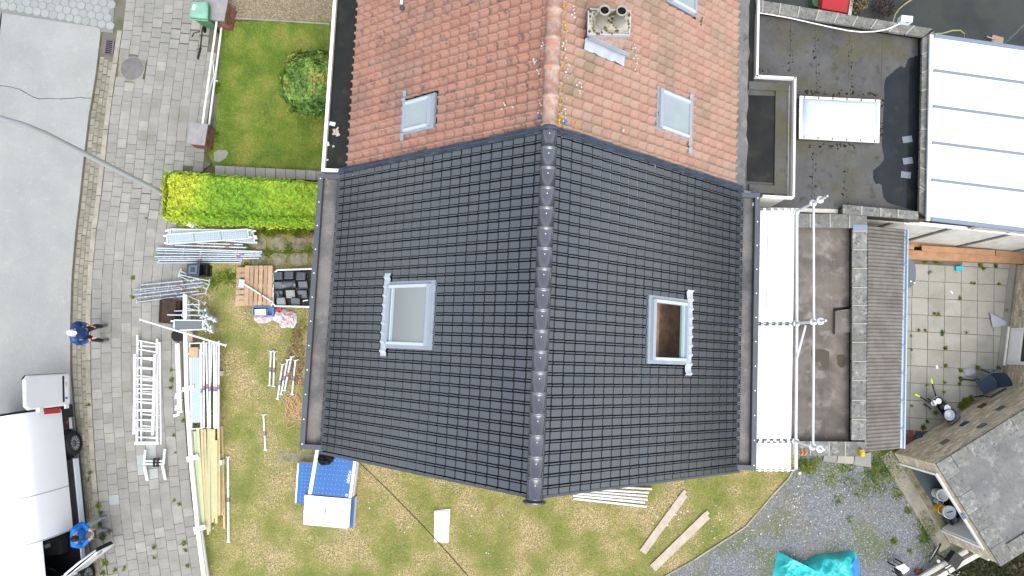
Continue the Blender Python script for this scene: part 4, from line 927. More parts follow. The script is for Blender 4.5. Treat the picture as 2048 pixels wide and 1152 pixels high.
# rain water standing on the roof
def blob(pts, z, jitter=.0, sub=4):
    out = []
    n = len(pts)
    for i in range(n):
        p0, p1, p2, p3 = (Vector(pts[(i + k - 1) % n] + (0,)) for k in range(4))
        for s_ in range(sub):
            t = s_ / sub; q = .5 * ((2 * p1) + (-p0 + p2) * t + (2 * p0 - 5 * p1 + 4 * p2 - p3) * t * t + (-p0 + 3 * p1 - 3 * p2 + p3) * t ** 3)
            out.append((q.x + random.uniform(-jitter, jitter), q.y + random.uniform(-jitter, jitter)))
    return [(p.x, p.y) for p in PP(out, z)]
obj('puddle', MB().prism(blob([(1771, 160), (1785, 145), (1800, 133), (1810, 135), (1815, 120), (1827, 115), (1836, 122), (1836, 250), (1832, 330), (1835, 415), (1800, 412), (1770, 400), (1763, 370), (1750, 366), (1746, 345), (1757, 332), (1768, 318), (1764, 290), (1766, 240), (1768, 200)], z2, .8), z2, z2 + .004), MAT['puddle'], f2)
# dome light
dm = thing('dome_light', P(1678, 240, 0) * 1 + UZ * z2, 'rectangular opal dome rooflight with pale frame on the black flat roof', 'rooflight')
dm.location = P(1679, 240, z2)
zt_ = z2 + .22; C4 = PP([(1599, 192), (1760, 200), (1758, 286), (1598, 277)], zt_)
def inset(C, u, v): 
    f = lambda s_, t: C[0].lerp(C[1], s_).lerp(C[3].lerp(C[2], s_), t); return [f(u, v), f(1 - u, v), f(1 - u, 1 - v), f(u, 1 - v)]
obj('kerb', MB().prism([(p.x, p.y) for p in inset(C4, .01, .015)], z2 - .02, zt_ - .02), MAT['bitumen'], dm)
for k, (u, v) in enumerate(((0, 1), (1, 2), (2, 3), (3, 0))):
    i1 = inset(C4, .034, .06); obj('frame', MB().prism([(p.x, p.y) for p in (C4[u], C4[v], i1[v], i1[u])], zt_ - .02, zt_ + .012), MAT['domeframe'], dm)
rings = []
for t, h in ((0, 0), (.25, .07), (.5, .13), (.75, .17), (1.0, .185)):
    I = inset(C4, .035 + .21 * (t ** 1.7), .062 + .3 * (t ** 1.7)); rings.append([Vector((p.x, p.y, zt_ + h)) for p in (I[0], I[0].lerp(I[1], .5), I[1], I[1].lerp(I[2], .5), I[2], I[2].lerp(I[3], .5), I[3], I[3].lerp(I[0], .5))])
obj('dome', MB().loft(rings, True, True), MAT['dome'], dm)
for k in range(6):
    for v in (0.03, .97):
        q = C4[0].lerp(C4[1], .06 + k * .176).lerp(C4[3].lerp(C4[2], .06 + k * .176), v); obj('clip', MB().box((q.x, q.y, zt_ + .018), (.03, .05, .016)), MAT['grate'], dm)
for i, (x, y, r_) in enumerate(((1814, 279, .15), (1815, 322, .15), (1811, 350, -.12))):
    q = P(x, y, z2 + .01); obj('glass_offcut', MB().box((q.x, q.y, z2 + .02), (.26, .17, .018), r_), MAT['sheetglass'], None, ['small glass offcut on the puddled roof, topmost of three', 'small glass offcut on the puddled roof, middle of three', 'small glass offcut on the puddled roof, lowest of three'][i], 'glass', 'glass offcuts on the flat roof')
jb = thing('junction_box', P(1803, 42, zc2), 'pale grey electrical junction box standing on the coping stones', 'junction box')
q = P(1806, 44, zc2); obj('case', MB().box((q.x, q.y, zc2 + .1), (.30, .16, .2), -.1), MAT['boxblue'], jb); obj('slot', MB().box((q.x + .02, q.y - .082, zc2 + .16), (.07, .01, .03), -.1), MAT['black'], jb)
pth_ = [P(x, y, zc2 + .03) for x, y in ((1514, 25), (1540, 29), (1580, 36), (1620, 45), (1660, 54), (1695, 61), (1722, 64), (1750, 63), (1772, 59), (1785, 54), (1798, 48))]
obj('white_cable', MB().tube(pth_, .018, 6), MAT['cablewhite'], None, 'white cable running along the stone coping to the grey box', 'cable')
obj('garden_hose', MB().tube([P(x, y, z) for x, y, z in ((1786, 45, 2.6), (1790, 30, 1.6), (1798, 18, .6), (1810, 8, .1), (1822, 0, .03), (1840, -8, .03), (1870, -30, .03))], .02, 6), MAT['hose'], None, 'pale yellow hose curling down behind the grey junction box', 'hose')
obj('garden_hose', MB().tube([P(x, y, z) for x, y, z in ((1868, 68, 3.3), (1885, 67, 3.0), (1905, 61, 2.6), (1920, 61, 2.2), (1928, 67, 1.6), (1927, 76, 1.0))], .02, 6), MAT['hose'], None, 'pale yellow hose looping out over the corner of the white roof', 'hose')
# ---- things in the dark court behind
obj('red_container', MB().prism(xyq([(1648, -30), (1702, -30), (1693, 26), (1643, 17)], .6), .02, .62), MAT['redplastic'], None, 'dark red ribbed container behind the coping stones', 'container')
obj('court_edging', MB().bar(P(1706, -40, 0), P(1694, 40, 0), .1, .15), MAT['concwall'], None, 'pale concrete edging beside the red container', 'edging')
obj('flower_pot', MB().lathe(P(1628, 12, 0), [(.12, 0), (.17, .28), (.19, .3), (.19, .34), (.16, .34), (.15, .26), (.01, .26)], 16), MAT['greend'], None, 'round green flower pot behind the coping stones', 'flower pot')
def bush_mesh(c, r, n, h, leaf, mat, name, label, cat, parent=None):
    a = rng.uniform(0, 2 * PI, n); rr = r * np.sqrt(rng.uniform(0, 1, n)); zz = rng.uniform(0, h, n) * np.sqrt(np.maximum(0, 1 - (rr / r) ** 2 * .7))
    cx = np.stack([c[0] + rr * np.cos(a), c[1] + rr * np.sin(a), c[2] + zz], 1); t1 = rng.normal(0, 1, (n, 3)); t1 /= np.linalg.norm(t1, axis=1)[:, None]; t2 = np.cross(t1, rng.normal(0, 1, (n, 3))); t2 /= np.linalg.norm(t2, axis=1)[:, None]
    s_ = leaf * rng.uniform(.6, 1.2, n)[:, None]; V = np.stack([cx - t1 * s_, cx + t2 * s_ * .5, cx + t1 * s_, cx - t2 * s_ * .5], 1).reshape(-1, 3)
    return npmesh(name, V, np.arange(4 * n).reshape(-1, 4), mat, parent, None, label, cat)
for (x, y, r_, m_, nm, lb) in ((1714, 12, .28, 'flowerdry', 'withered_plant', 'yellowed withered plant behind the stone coping'), (1762, 18, .36, 'purpleleaf', 'purple_plant', 'dark purple leaved plant behind the stone coping')):
    q = P(x, y, 0); t = thing(nm, q, lb, 'plant'); bush_mesh((q.x, q.y, .05), r_, 260, .5, .05, MAT[m_], 'foliage', None, None, t); obj('stem', MB().tube([q, q + UZ * .35], [.03, .015], 6), MAT['wood_inside'], t)
obj('cardboard_piece', MB().prism(xyq([(1986, 69), (2008, 75), (2006, 90), (1984, 82)], .05), .0, .04), MAT['cardboard'], None, 'flattened brown cardboard beyond the white polycarbonate roof', 'cardboard')
obj('metal_pole', MB().tube([P(2003, 92, .6), P(2052, 45, 1.5)], .035, 8), MAT['galv'], None, 'slanting grey metal pole beyond the white polycarbonate roof', 'pole')
obj('straw_broom', MB().tube([P(1974, 73, .1), P(1990, 79, .1)], .02, 6), MAT['oldplank'], None, 'short pale stick lying on the dark court', 'stick')

# ---- polycarbonate carport
zp = 3.4
cp = thing('carport', P(1950, 270), 'carport roofed with white opal polycarbonate panels', 'carport')
TL, TR, BL_, BRr = P(1869, 72, zp), P(2300, 134, zp), P(1862, 438, zp), P(2300, 490, zp)
tsb = [0, .192, .39, .588, .79, 1.0]
for t0, t1 in zip(tsb[:-1], tsb[1:]):
    q = [TL.lerp(BL_, t0 + .003), TR.lerp(BRr, t0 + .003), TR.lerp(BRr, t1 - .003), TL.lerp(BL_, t1 - .003)]
    obj('roof_panel', MB().prism([(p.x, p.y) for p in q], zp - .02, zp), MAT['poly'], cp)
for i, t in enumerate(tsb):
    a, b = TL.lerp(BL_, t), TR.lerp(BRr, t); obj('glazing_bar', MB().bar((a.x, a.y, zp - .04), (b.x, b.y, zp - .04), 0.072 if 0 < i < 5 else .1, .065), MAT['polybar'], cp)
obj('side_frame', MB().bar((TL.x - .05, TL.y + .05, zp - .08), (BL_.x - .05, BL_.y - .04, zp - .08), .1, .06), MAT['boxblue'], cp)
# its side: beige panel, white rail, concrete wall below
g0, g1 = P(1700, 471, 0), P(2330, 535, 0)
dirw = (g1 - g0).normalized()
obj('side_panel', MB().bar(g0 + dirw * 2.0 + UZ * 2.45, g1 + UZ * 2.45, .03, .92), MAT['beigepanel'], cp)
for k in range(8): obj('panel_post', MB().bar(g0 + dirw * (2.1 + k * .95) + UZ * 2.45 + Vector((0, -.02, 0)), g0 + dirw * (2.1 + k * .95) + UZ * 3.3 + Vector((0, -.02, 0)), .04, .02, up=(0, -1, 0)), MAT['whitepaint'], cp)
obj('rail', MB().bar(g0 + dirw * .3 + UZ * 2.39, g1 + UZ * 2.39, .09, .06), MAT['whitepaint'], cp)
cw = thing('panel_wall', g0.lerp(g1, .5), 'pale stained concrete panel wall below the polycarbonate carport', 'wall')
n = 6
for k in range(n):
    for j in range(5):
        a, b = g0.lerp(g1, k / n + .006), g0.lerp(g1, (k + 1) / n - .006); obj('wall_panel', MB().bar(a + UZ * (j * .475), b + UZ * (j * .475), .04, .468), MAT['concwall'], cw)
    a = g0.lerp(g1, k / n); obj('post', MB().box((a.x, a.y, 1.19), (.11, .11, 2.38), math.atan2(dirw.y, dirw.x)), MAT['coping'], cw)
# ---- stacked beams in front of it
beams = [((1806, 488), (2044, 505), .16, .15, 0, 'brown timber beam lying against the concrete panel wall'), ((1806, 511), (2046, 521), .27, .24, 0, 'thick brown timber beam nearest the patio slabs'),
         ((1842, 497), (1988, 506), .17, .05, .24, 'pale plank lying on the timber beams'), ((1990, 506), (2047, 511), .17, .05, .24, 'short pale plank end on the timber beams'), ((1807, 493), (1826, 495), .15, .06, .16, 'short offcut block on the timber beams')]
for a, b, w_, h_, z_, lb in beams: obj('timber_beam', MB().bar(P(*a, z_), P(*b, z_), w_, h_), MAT['beam'] if 'pale' not in lb else MAT['timber'] if False else MAT['beam'], None, lb, 'beam', 'timber beams along the wall')
# ---- middle flat roof
z3 = 2.75; zc3 = 3.05
f3 = thing('flat_roof_annexe', P(1650, 660), 'weathered brown flat roofed annexe with stone copings beside the scaffold', 'extension')
obj('wall', MB().prism(xyq([(1460, 430), (1731, 432), (1730, 906), (1460, 903)], zc3), -.05, z3 - .05), MAT['brickpale'], f3)
obj('roof_deck', MB().prism(xyq([(1465, 440), (1728, 440), (1726, 900), (1465, 900)], z3), z3 - .05, z3), MAT['bitumen_brown'], f3)
for q in ([(1480, 430), (1733, 430), (1733, 453), (1480, 453)], [(1707, 453), (1732, 453), (1730, 884), (1706, 884)], [(1480, 884), (1730, 884), (1730, 908), (1480, 908)]): obj('parapet', MB().prism(xyq(q, zc3 - .07), z3 - .2, zc3 - .075), MAT['wetgut'], f3)
copings(f3, (1500, 425.5), (1735, 429), (1500, 454), (1735, 456), [0, .2, .36, .51, .68, .845, 1.0], zc3)
ts = [(y - 456) / (882 - 456) for y in (456, 462, 500, 538, 577, 613, 650, 687, 725, 763, 802, 840, 882)]; ts[0] = 0
copings(f3, (1705, 456.8), (1703, 882), (1734.5, 456.8), (1732, 882), ts, zc3 + .002)
copings(f3, (1500, 881), (1732, 884), (1500, 909), (1732, 913), [0, .2, .37, .52, .68, .82, 1.0], zc3)
obj('blue_patch', MB().prism(xyq([(1706, 449), (1735, 450), (1735, 462), (1706, 461)], zc3 + .01), zc3 + .002, zc3 + .014), MAT['polybar'], f3)
q4 = xyq([(1671, 622), (1704, 617), (1704, 664), (1670, 668)], z3 + .14)
obj('roof_hatch', MB().prism(q4, z3, z3 + .14), MAT['bitumen_brown'], f3)
obj('hatch_painted_shadow', MB().prism(xyq([(1666, 616), (1704, 613), (1704, 620), (1673, 624), (1672, 668), (1667, 668)], z3), z3, z3 + .006), MAT['wetgut'], f3)  # dark sheet paints the shadow along the hatch's left and upper sides
for xa in (1629, 1662): obj('sheet_lap', MB().bar(P(xa, 460, z3), P(xa - 3, 880, z3), .05, .005), MAT['bitumen_brown'], f3)
obj('moss_patch', MB().prism(blob([(1622, 705), (1632, 698), (1645, 699), (1660, 705), (1662, 720), (1655, 738), (1644, 737), (1640, 722), (1634, 726), (1625, 718)], z3, 1.0), z3, z3 + .004), M('damp_patch', (.075, .065, .048), .8, fine=.2), f3)
obj('moss_patch', MB().prism(blob([(1674, 713), (1682, 709), (1690, 714), (1691, 730), (1685, 735), (1676, 731)], z3, .8), z3, z3 + .004), bpy.data.materials['damp_patch'], f3)
# objects on its front coping and the slabs at its foot
q = P(1721, 905, zc3); obj('yellow_clamp', MB().box((q.x, q.y, zc3 + .06), (.09, .16, .12), .1).ell((q.x, q.y, zc3 + .12), (.05, .08, .03), 8, 3), MAT['yellow'], None, 'small yellow plastic clamp on the corner coping stone', 'clamp')
q = P(1605, 903, zc3); t = thing('orange_strap', q, 'orange looped strap on the coping stones below the scaffold', 'strap')
for dx in (-.04, .05): obj('loop', MB().tube([(q.x + dx, q.y - .08, zc3 + .02), (q.x + dx + .02, q.y - .02, zc3 + .09), (q.x + dx, q.y + .06, zc3 + .02)], .02, 6), MAT['orangeplastic'], t)
for i, (pl, lb) in enumerate((([(1648, 911), (1674, 912), (1673, 926), (1646, 922)], 'grey flat slab lying at the foot of the annexe wall'), ([(1676, 912), (1708, 913), (1707, 928), (1674, 926)], 'pale cream flat slab between two grey slabs at the annexe foot'), ([(1710, 912), (1742, 904), (1742, 935), (1708, 929)], 'large grey flat slab at the annexe corner'))):
    obj('loose_slab', MB().prism(xyq(pl, .06), .0, .07), MAT['slab'] if i != 1 else MAT['patio'], None, lb, 'slab', 'loose slabs at the annexe foot')
# ---- corrugated lean-to
lt = thing('lean_to', P(1775, 680), 'lean-to with brown corrugated fibre cement roof and pale gutter', 'lean-to')
zl, zr_ = 2.72, 2.42
A, B, C, D = P(1735, 452, zl), P(1808, 459, zr_), P(1799, 897, zr_), P(1732, 903, zl)
obj('wall', MB().prism([(A.x - .3, A.y - .1), (B.x - .15, B.y - .15), (C.x - .15, C.y + .1), (D.x - .3, D.y + .1)], -.05, 2.36), MAT['whitewall'], lt)
ns = 5
for k in range(ns):
    t0, t1 = k / ns - (.012 if k else 0), (k + 1) / ns; rows = []; N_ = 96
    for i in range(N_ + 1):
        t = t0 + (t1 - t0) * i / N_; a, b = A.lerp(D, t), B.lerp(C, t); hgt = .017 * math.sin(2 * PI * t * 6.05 / .1) + .006 * (ns - k)
        rows.append([a + UZ * hgt, a.lerp(b, .5) + UZ * hgt, b + UZ * hgt])
    obj('roof_sheet', MB().loft(rows, False, True, closed=False), MAT['fibre'], lt)
m_ = MB(); a, b = P(1807, 459, 2.36), P(1800, 897, 2.36); d_ = (b - a).normalized(); sd = Vector((d_.y, -d_.x, 0))
if sd.x < 0: sd = -sd
rows = [[p + sd * (.055 + .055 * math.cos(PI + PI * k / 8)) + UZ * (-.055 * math.sin(PI * k / 8)) for k in range(9)] for p in (a, b)]
m_.loft(rows, False, True, closed=False); obj('gutter', m_, MAT['guttergrey'], lt)
m_ = MB(); m_.tube([a + sd * .115 + UZ * .004, b + sd * .115 + UZ * .004], .024, 6); obj('gutter_lip', m_, MAT['guttergrey'], lt)
for k in range(8): p = a.lerp(b, (k + .3) / 8); obj('bracket', MB().bar(p + UZ * .006, p + sd * .12 + UZ * .006, .03, .012), MAT['polybar'], lt)
# ---- table under the gutter edge
tb = thing('garden_table', P(1815, 560), 'dark grey oval garden table half hidden under the lean-to gutter', 'table')
ring = []
for k in range(28):
    a = 2 * PI * k / 28; sg = lambda v, e: math.copysign(abs(v) ** e, v)
    ring.append((1795 + 37 * sg(math.cos(a), .6), 547 + 31 * sg(math.sin(a), .6)))
obj('table_top', MB().prism(xyq(ring, .72), .69, .72), MAT['greyplastic'], tb)
for x, y in ((1775, 525), (1815, 528), (1775, 570), (1812, 570)): q = P(x, y, .7); obj('leg', MB().tube([(q.x, q.y, .69), (q.x, q.y, .0)], .03, 8), MAT['greyplastic'], tb)
for x, y in ((1821, 562.5), (1828, 565.5)): q = P(x, y, .72); obj('table_knob', MB().lathe(q, [(.022, 0), (.022, .03), (.01, .035)], 8), MAT['whitetrim'], tb)

# ---- brick faces as real courses
def brick_face(parent, p0, p1, z0, z1, mat, nrm, bl=.21, bh=.062, jt=.012, depth=.02, hole=None, name='bricks'):
    p0 = Vector((p0[0], p0[1], 0)); p1 = Vector((p1[0], p1[1], 0)); L_ = (p1 - p0).length; d_ = (p1 - p0) / L_; nrm = Vector(nrm).normalized(); mb = MB(); r = 0; z = z0
    while z + bh <= z1 + .001:
        x = -(bl + jt) / 2 * (r % 2)
        while x < L_:
            a, b = max(x, 0), min(x + bl, L_)
            if b - a > .03 and not (hole and hole(a, b, z, z + bh)):
                o_ = depth * random.uniform(.6, 1.0); q = [p0 + d_ * a, p0 + d_ * b, p0 + d_ * b + nrm * o_, p0 + d_ * a + nrm * o_]
                lo_ = [Vector((v.x, v.y, z)) for v in q]; hi_ = [Vector((v.x, v.y, z + bh)) for v in q]
                mb.hexa(order(1, lo_, hi_))
            x += bl + jt
        z += bh + jt; r += 1
    return obj(name, mb, mat, parent, kind='stuff')
# ---- garage standing askew at the lower right
zg = 2.12
ga = thing('garage', P(1950, 1000), 'small pale brick garage with flat grey roof and open white framed doorway', 'garage')
A = P(1873, 928, zg); C = P(1998, 1127, zg); fdir = (C - A); fdir.z = 0; FL = fdir.length; fdir.normalize(); sdir = P(2048, 825, zg) - A; sdir.z = 0; sdir.normalize()
sdir = (sdir - fdir * sdir.dot(fdir)).normalized(); SL = 4.2
def G(f, s_, z): q = A + fdir * f + sdir * s_; return Vector((q.x, q.y, z))
th = .2
f0 = .32; f1 = FL - .36; zl_ = 1.86
def gblk(nm, fa, fb, sa, sb, z0, z1, mat): return obj(nm, MB().hexa(order(1, [G(fa, sa, z0), G(fb, sa, z0), G(fb, sb, z0), G(fa, sb, z0)], [G(fa, sa, z1), G(fb, sa, z1), G(fb, sb, z1), G(fa, sb, z1)])), mat, ga)
gblk('wall', 0, th, 0, SL, 0, zg, MAT['mortar']); gblk('wall', FL - th, FL, 0, SL, 0, zg, MAT['mortar']); gblk('wall', th, FL - th, SL - th, SL, 0, zg, MAT['mortar'])
gblk('wall', th, f0, 0, th, 0, zg, MAT['mortar']); gblk('wall', f1, FL - th, 0, th, 0, zg, MAT['mortar']); gblk('lintel', f0, f1, .002, th, zl_, zg, MAT['mortar'])
brick_face(ga, G(0, 0, 0)[:2], G(0, SL, 0)[:2], .05, zg, MAT['brickpale'], -fdir)
brick_face(ga, G(0, 0, 0)[:2], G(f0, 0, 0)[:2], .05, zg, MAT['brickpale'], -sdir); brick_face(ga, G(f1, 0, 0)[:2], G(FL, 0, 0)[:2], .05, zg, MAT['brickpale'], -sdir)
brick_face(ga, G(f0, 0, 0)[:2], G(f1, 0, 0)[:2], zl_ + .01, zg, MAT['brickpale'], -sdir)
brick_face(ga, G(FL, 0, 0)[:2], G(FL, SL, 0)[:2], .05, zg, MAT['brickpale'], fdir)
gblk('floor', th, FL - th, .0, SL - th, 0, .02, M('garage_floor', (.10, .13, .14), .6, col2=(.07, .09, .10), scale=2))
gblk('ceiling', th, FL - th, th, SL - th, zg - .12, zg - .06, MAT['loftdark'])
gblk('door_frame', f0, f0 + .07, -.05, th * .6, .02, zl_, MAT['whitepaint']); gblk('door_frame', f1 - .07, f1, -.05, th * .6, .02, zl_, MAT['whitepaint']); gblk('door_frame', f0, f1, -.052, th * .6, zl_ - .09, zl_ + .012, MAT['whitepaint'])
gblk('apron', -.1, FL + .1, -.42, -.03, -.04, .03, MAT['kerb']); gblk('threshold', f0 - .1, f1 + .1, -.03, .16, -.04, .045, MAT['pathslab'])
# open white door leaf standing out at the lower jamb
gblk('door_leaf', f1 - .11, f1 - .07, -.0, 1.75, .06, zl_ - .1, MAT['whitetrim'])
# coping and roof
cwid = .44
def gcop(fa, fb, sa, sb, n, along_f):
    for k in range(n):
        t0, t1 = k / n, (k + 1) / n
        if along_f: gblk('coping_stone', fa + (fb - fa) * t0 + .004, fa + (fb - fa) * t1 - .004, sa, sb, zg, zg + .07 + random.uniform(-.01, .01), MAT['coping'])
        else: gblk('coping_stone', fa, fb, sa + (sb - sa) * t0 + .004, sa + (sb - sa) * t1 - .004, zg, zg + .07 + random.uniform(-.01, .01), MAT['coping'])
gcop(-.03, FL + .05, -.03, cwid - .03, 6, True); gcop(-.03, cwid * .8, cwid - .02, SL, 8, False); gcop(FL - .34, FL + .05, cwid - .02, SL, 8, False)
gblk('roof_deck', cwid * .8 + .002, FL - .342, cwid - .02, SL, zg - .05, zg + .02, MAT['bitumen_grey'])
for s_ in (1.35, 2.5): gblk('sheet_lap', cwid * .85, FL - .36, s_, s_ + .05, zg + .02, zg + .026, MAT['bitumen_grey'])
# glazed bricks in its side wall
def on_plane(px, py, o, n_): r = ray(px, py); k = (o - cam.location).dot(n_) / r.dot(n_); return cam.location + r * k
for (x, y, m_) in ((1965, 812, M('brown_glass', (.12, .05, .015), .2)), (2001, 817, M('teal_glass', (.09, .14, .14), .2)), (1929, 848, M('blue_glass', (.02, .05, .16), .15)), (1964, 852, bpy.data.materials['teal_glass']), (1890, 884, bpy.data.materials['teal_glass'])):
    q = on_plane(x, y, A - fdir * .02, -fdir); a = q - sdir * .11; b = q + sdir * .11
    obj('glass_brick', MB().hexa(order(1, [a - fdir * .03 - UZ * .08, b - fdir * .03 - UZ * .08, b + fdir * .02 - UZ * .08, a + fdir * .02 - UZ * .08], [a - fdir * .03 + UZ * .08, b - fdir * .03 + UZ * .08, b + fdir * .02 + UZ * .08, a + fdir * .02 + UZ * .08])), m_, ga)
q = P(1925, 1031, zl_); obj('blue_tag', MB().box((q.x, q.y, zl_ + .05), (.09, .14, .05), .5), MAT['blueband'], None, 'small blue tag stuck on the garage lintel', 'tag')
# pails standing in the doorway
def bucket(px, py, r, h, mat, lb, lid=None, z0=.05, handle=False, group=None):
    c = P(px, py, z0 + h); c.z = z0
    t = thing('bucket', c, lb, 'bucket', group)
    obj('body', MB().lathe(c, [(r * .82, 0), (r, h), (r * 1.06, h), (r * 1.06, h + .02), (r * .95, h + .02), (r * .8, .03), (.005, .03)], 18), MAT[mat], t)
    if lid: obj('lid', MB().lathe(c + UZ * (h + .015), [(r * 1.07, 0), (r * 1.07, .022), (r * .93, .022), (r * .9, .012), (.005, .012)], 18), MAT[lid], t)
    if handle: obj('handle', MB().bar(c + Vector((-r * .45, -r * .1, h + .03)), c + Vector((r * .45, r * .15, h + .03)), .025, .012), MAT['greyplastic'], t)
    return t
bucket(1885, 990, .17, .32, 'whitetrim', 'white empty bucket, uppermost of the pails in the garage doorway')
bucket(1880, 1004, .09, .2, 'clearplastic', 'small clear jar beside the white bucket in the doorway')
bucket(1891, 1005, .10, .2, 'loftdark', 'dark brown paint tin behind the white bucket')
bucket(1885, 1019, .13, .27, 'yellow', 'yellow bucket partly behind the lidded white pail')
bucket(1898, 1024, .18, .34, 'whitetrim', 'white pail with lid and grey handle in the doorway', 'boxblue', handle=True)
bucket(1905, 1041, .13, .2, 'steelgrey', 'dull steel tin, lowest of the pails in the doorway')
# ---- brick house wall at the right edge
rb = thing('brick_house', P(2080, 670), 'brown brick house wall with grey plinth and white door at the patio', 'house')
p0, p1 = P(2044, 530, .2), P(2012, 790, .2); nr = Vector((p1.y - p0.y, -(p1.x - p0.x), 0)).normalized()
if nr.x > 0: nr = -nr
def rblk(nm, a, b, d0_, d1_, z0, z1, mat, par=rb):
    q = [p0.lerp(p1, a), p0.lerp(p1, b)]; c_ = [q[0] + nr * d0_, q[1] + nr * d0_, q[1] + nr * d1_, q[0] + nr * d1_]
    return obj(nm, MB().hexa(order(1, [Vector((v.x, v.y, z0)) for v in c_], [Vector((v.x, v.y, z1)) for v in c_])), mat, par)
rblk('wall', 0, 1, -3, 0, 0, 2.9, MAT['mortar']); rblk('plinth', -.004, 1.006, 0, .06, 0, .12, MAT['kerb']); rblk('plinth_apron', -.004, 1.006, .06, .24, -.02, .03, MAT['slab'])
hol = lambda a, b, z0, z1: (p1 - p0).length * .485 < (a + b) / 2 < (p1 - p0).length * .775 and z1 < 2.1
brick_face(rb, p0[:2], p1[:2], .13, 2.8, MAT['brickpale'], nr, hole=hol)
brick_face(rb, (p1.x, p1.y), (p1 - nr * 2.5)[:2], .13, 2.8, MAT['brickpale'], (p1 - p0))
dr = rblk('door', .49, .77, -.02, .035, .10, 2.1, MAT['whitepaint']); rblk('door_panel', .515, .745, .035, .045, .2, .62, MAT['whitetrim'], dr); rblk('door_glass', .515, .745, .035, .042, .68, 2.0, MAT['glass'], dr); rblk('door_sill', .48, .78, .0, .1, .04, .10, MAT['whitepaint'], rb)
q = on_plane(2043, 627, p0 + nr * .03, nr); obj('air_brick', MB().box((q.x, q.y, q.z), (.06, .2, .1), math.atan2(nr.y, nr.x)), MAT['slab'], rb)
# ================================================================== scaffold on the rear side
zd = 3.9
sc_ = thing('scaffold', P(1555, 660), 'bright galvanised scaffold platform with guard rails along the rear gutter', 'scaffold')
posts = [((1592, 423), 5.55), ((1592, 647), 5.45), ((1590, 882), 5.35)]
for (x, y), top_ in posts:
    q = P(x, y, zd); st_ = obj('standard', MB().tube([(q.x, q.y, z3), (q.x, q.y, top_)], .034, 10), MAT['rosette'], sc_)
    for z in (zd + .02, 4.9, 5.28): obj('rosette', MB().lathe((q.x, q.y, z), [(.036, 0), (.085, 0), (.085, .014), (.036, .014)], 16), MAT['galvbright'], st_)
    obj('spigot', MB().tube([(q.x, q.y, top_), (q.x, q.y, top_ + .12)], .026, 8), MAT['galv'], st_)
for z, off in ((zd + .05, 0), (4.93, 0)):
    a = P(*posts[0][0], zd); b = P(*posts[1][0], zd); c = P(*posts[2][0], zd)
    for u, v in ((a, b), (b, c)): obj('guard_rail', MB().tube([(u.x, u.y, z), (v.x, v.y, z)], .028 if z > 4.5 else .036, 10), MAT['galvbright'], sc_)
a = P(*posts[2][0], zd); e = P(1590, 938, zd); obj('guard_rail', MB().tube([(a.x, a.y, zd + .05), (e.x, e.y, zd + .05)], .045, 10), MAT['galvbright'], sc_)
a = P(1611, 652, 4.9); b = P(1593, 720, zd); obj('brace', MB().tube([a, b], .026, 8), MAT['galvbright'], sc_)
bays = [(421, 644), (651, 878), (886, 938)]
for bi, (y0, y1) in enumerate(bays):
    xl = lambda y: 1521 - (y - 420) * .017; xs = [(0, 14.5), (15.5, 69)] if bi < 2 else [(0, 69)]
    for (u0, u1) in xs:
        q = [(xl(y0) + u0, y0), (xl(y0) + u1, y0), (xl(y1) + u1, y1), (xl(y1) + u0, y1)]
        dk = obj('deck', MB().prism(xyq(q, zd), zd - .06, zd), MAT['galvbright'], sc_)
        if bi == 2:
            mb = MB(); C4_ = PP(q, zd)
            for i in range(24):
                for j in range(17):
                    if 7 < j < 10: continue
                    p_ = C4_[0].lerp(C4_[1], (i + .7 + .5 * (j % 2)) / 25.5).lerp(C4_[3].lerp(C4_[2], (i + .7 + .5 * (j % 2)) / 25.5), (j + .8) / 18); mb.lathe((p_.x, p_.y, zd + .001), [(.008, 0), (.008, .003), (.001, .003)], 6)
            obj('punched_holes', mb, MAT['greyplastic'], dk, kind='stuff')
        n_h = 6
        for v, yy in ((0, y0), (1, y1)):
            for k in range(int((u1 - u0) / 11)):
                x = xl(yy) + u0 + (k + .5) * (u1 - u0) / int((u1 - u0) / 11); p_ = P(x, yy + (-1.5 if v == 0 else 1.5), zd); obj('hook', MB().box((p_.x, p_.y, zd + .01), (.06, .07, .05)), MAT['galvbright'], dk)
for (x, y) in ((1590, 423), (1590, 647), (1588, 882), (1588, 940)):
    a = P(x - 76, y, zd - .09); b = P(x + 4, y, zd - .09); obj('transom', MB().tube([a, b], .028, 8), MAT['galv'], sc_)
a, b = P(1592, 941, zd - .1), P(1600, 947, zd + .25); obj('end_coupler', MB().tube([a, b], .03, 8), MAT['galv'], sc_)
for (x, y) in ((1518, 423), (1516, 647), (1513, 882)): q = P(x, y, zd); obj('standard', MB().tube([(q.x, q.y, 0), (q.x, q.y, zd - .05)], .03, 8), MAT['galv'], sc_)

# ================================================================== front gardens
def leafcloud(V0, nrm, leaf, n):
    """n leaf quads around points V0 with rough normals nrm"""
    t1 = np.cross(nrm, rng.normal(0, 1, (n, 3))); t1 /= np.linalg.norm(t1, axis=1)[:, None] + 1e-9
    n2 = nrm + rng.normal(0, .55, (n, 3)); t2 = np.cross(n2, t1); t2 /= np.linalg.norm(t2, axis=1)[:, None] + 1e-9
    s_ = leaf * rng.uniform(.6, 1.25, n)[:, None]
    V = np.stack([V0 - t1 * s_, V0 + t2 * s_ * .55, V0 + t1 * s_, V0 - t2 * s_ * .55], 1).reshape(-1, 3); return V, np.arange(4 * n).reshape(-1, 4)
HEDGE = leafmat('hedge_leaves', [(.50, .55, .045), (.41, .52, .04), (.28, .46, .033), (.17, .35, .027)], nscale=.5, lo=.30, hi=.66, rnd=.5, spec=.35, transl=.25)
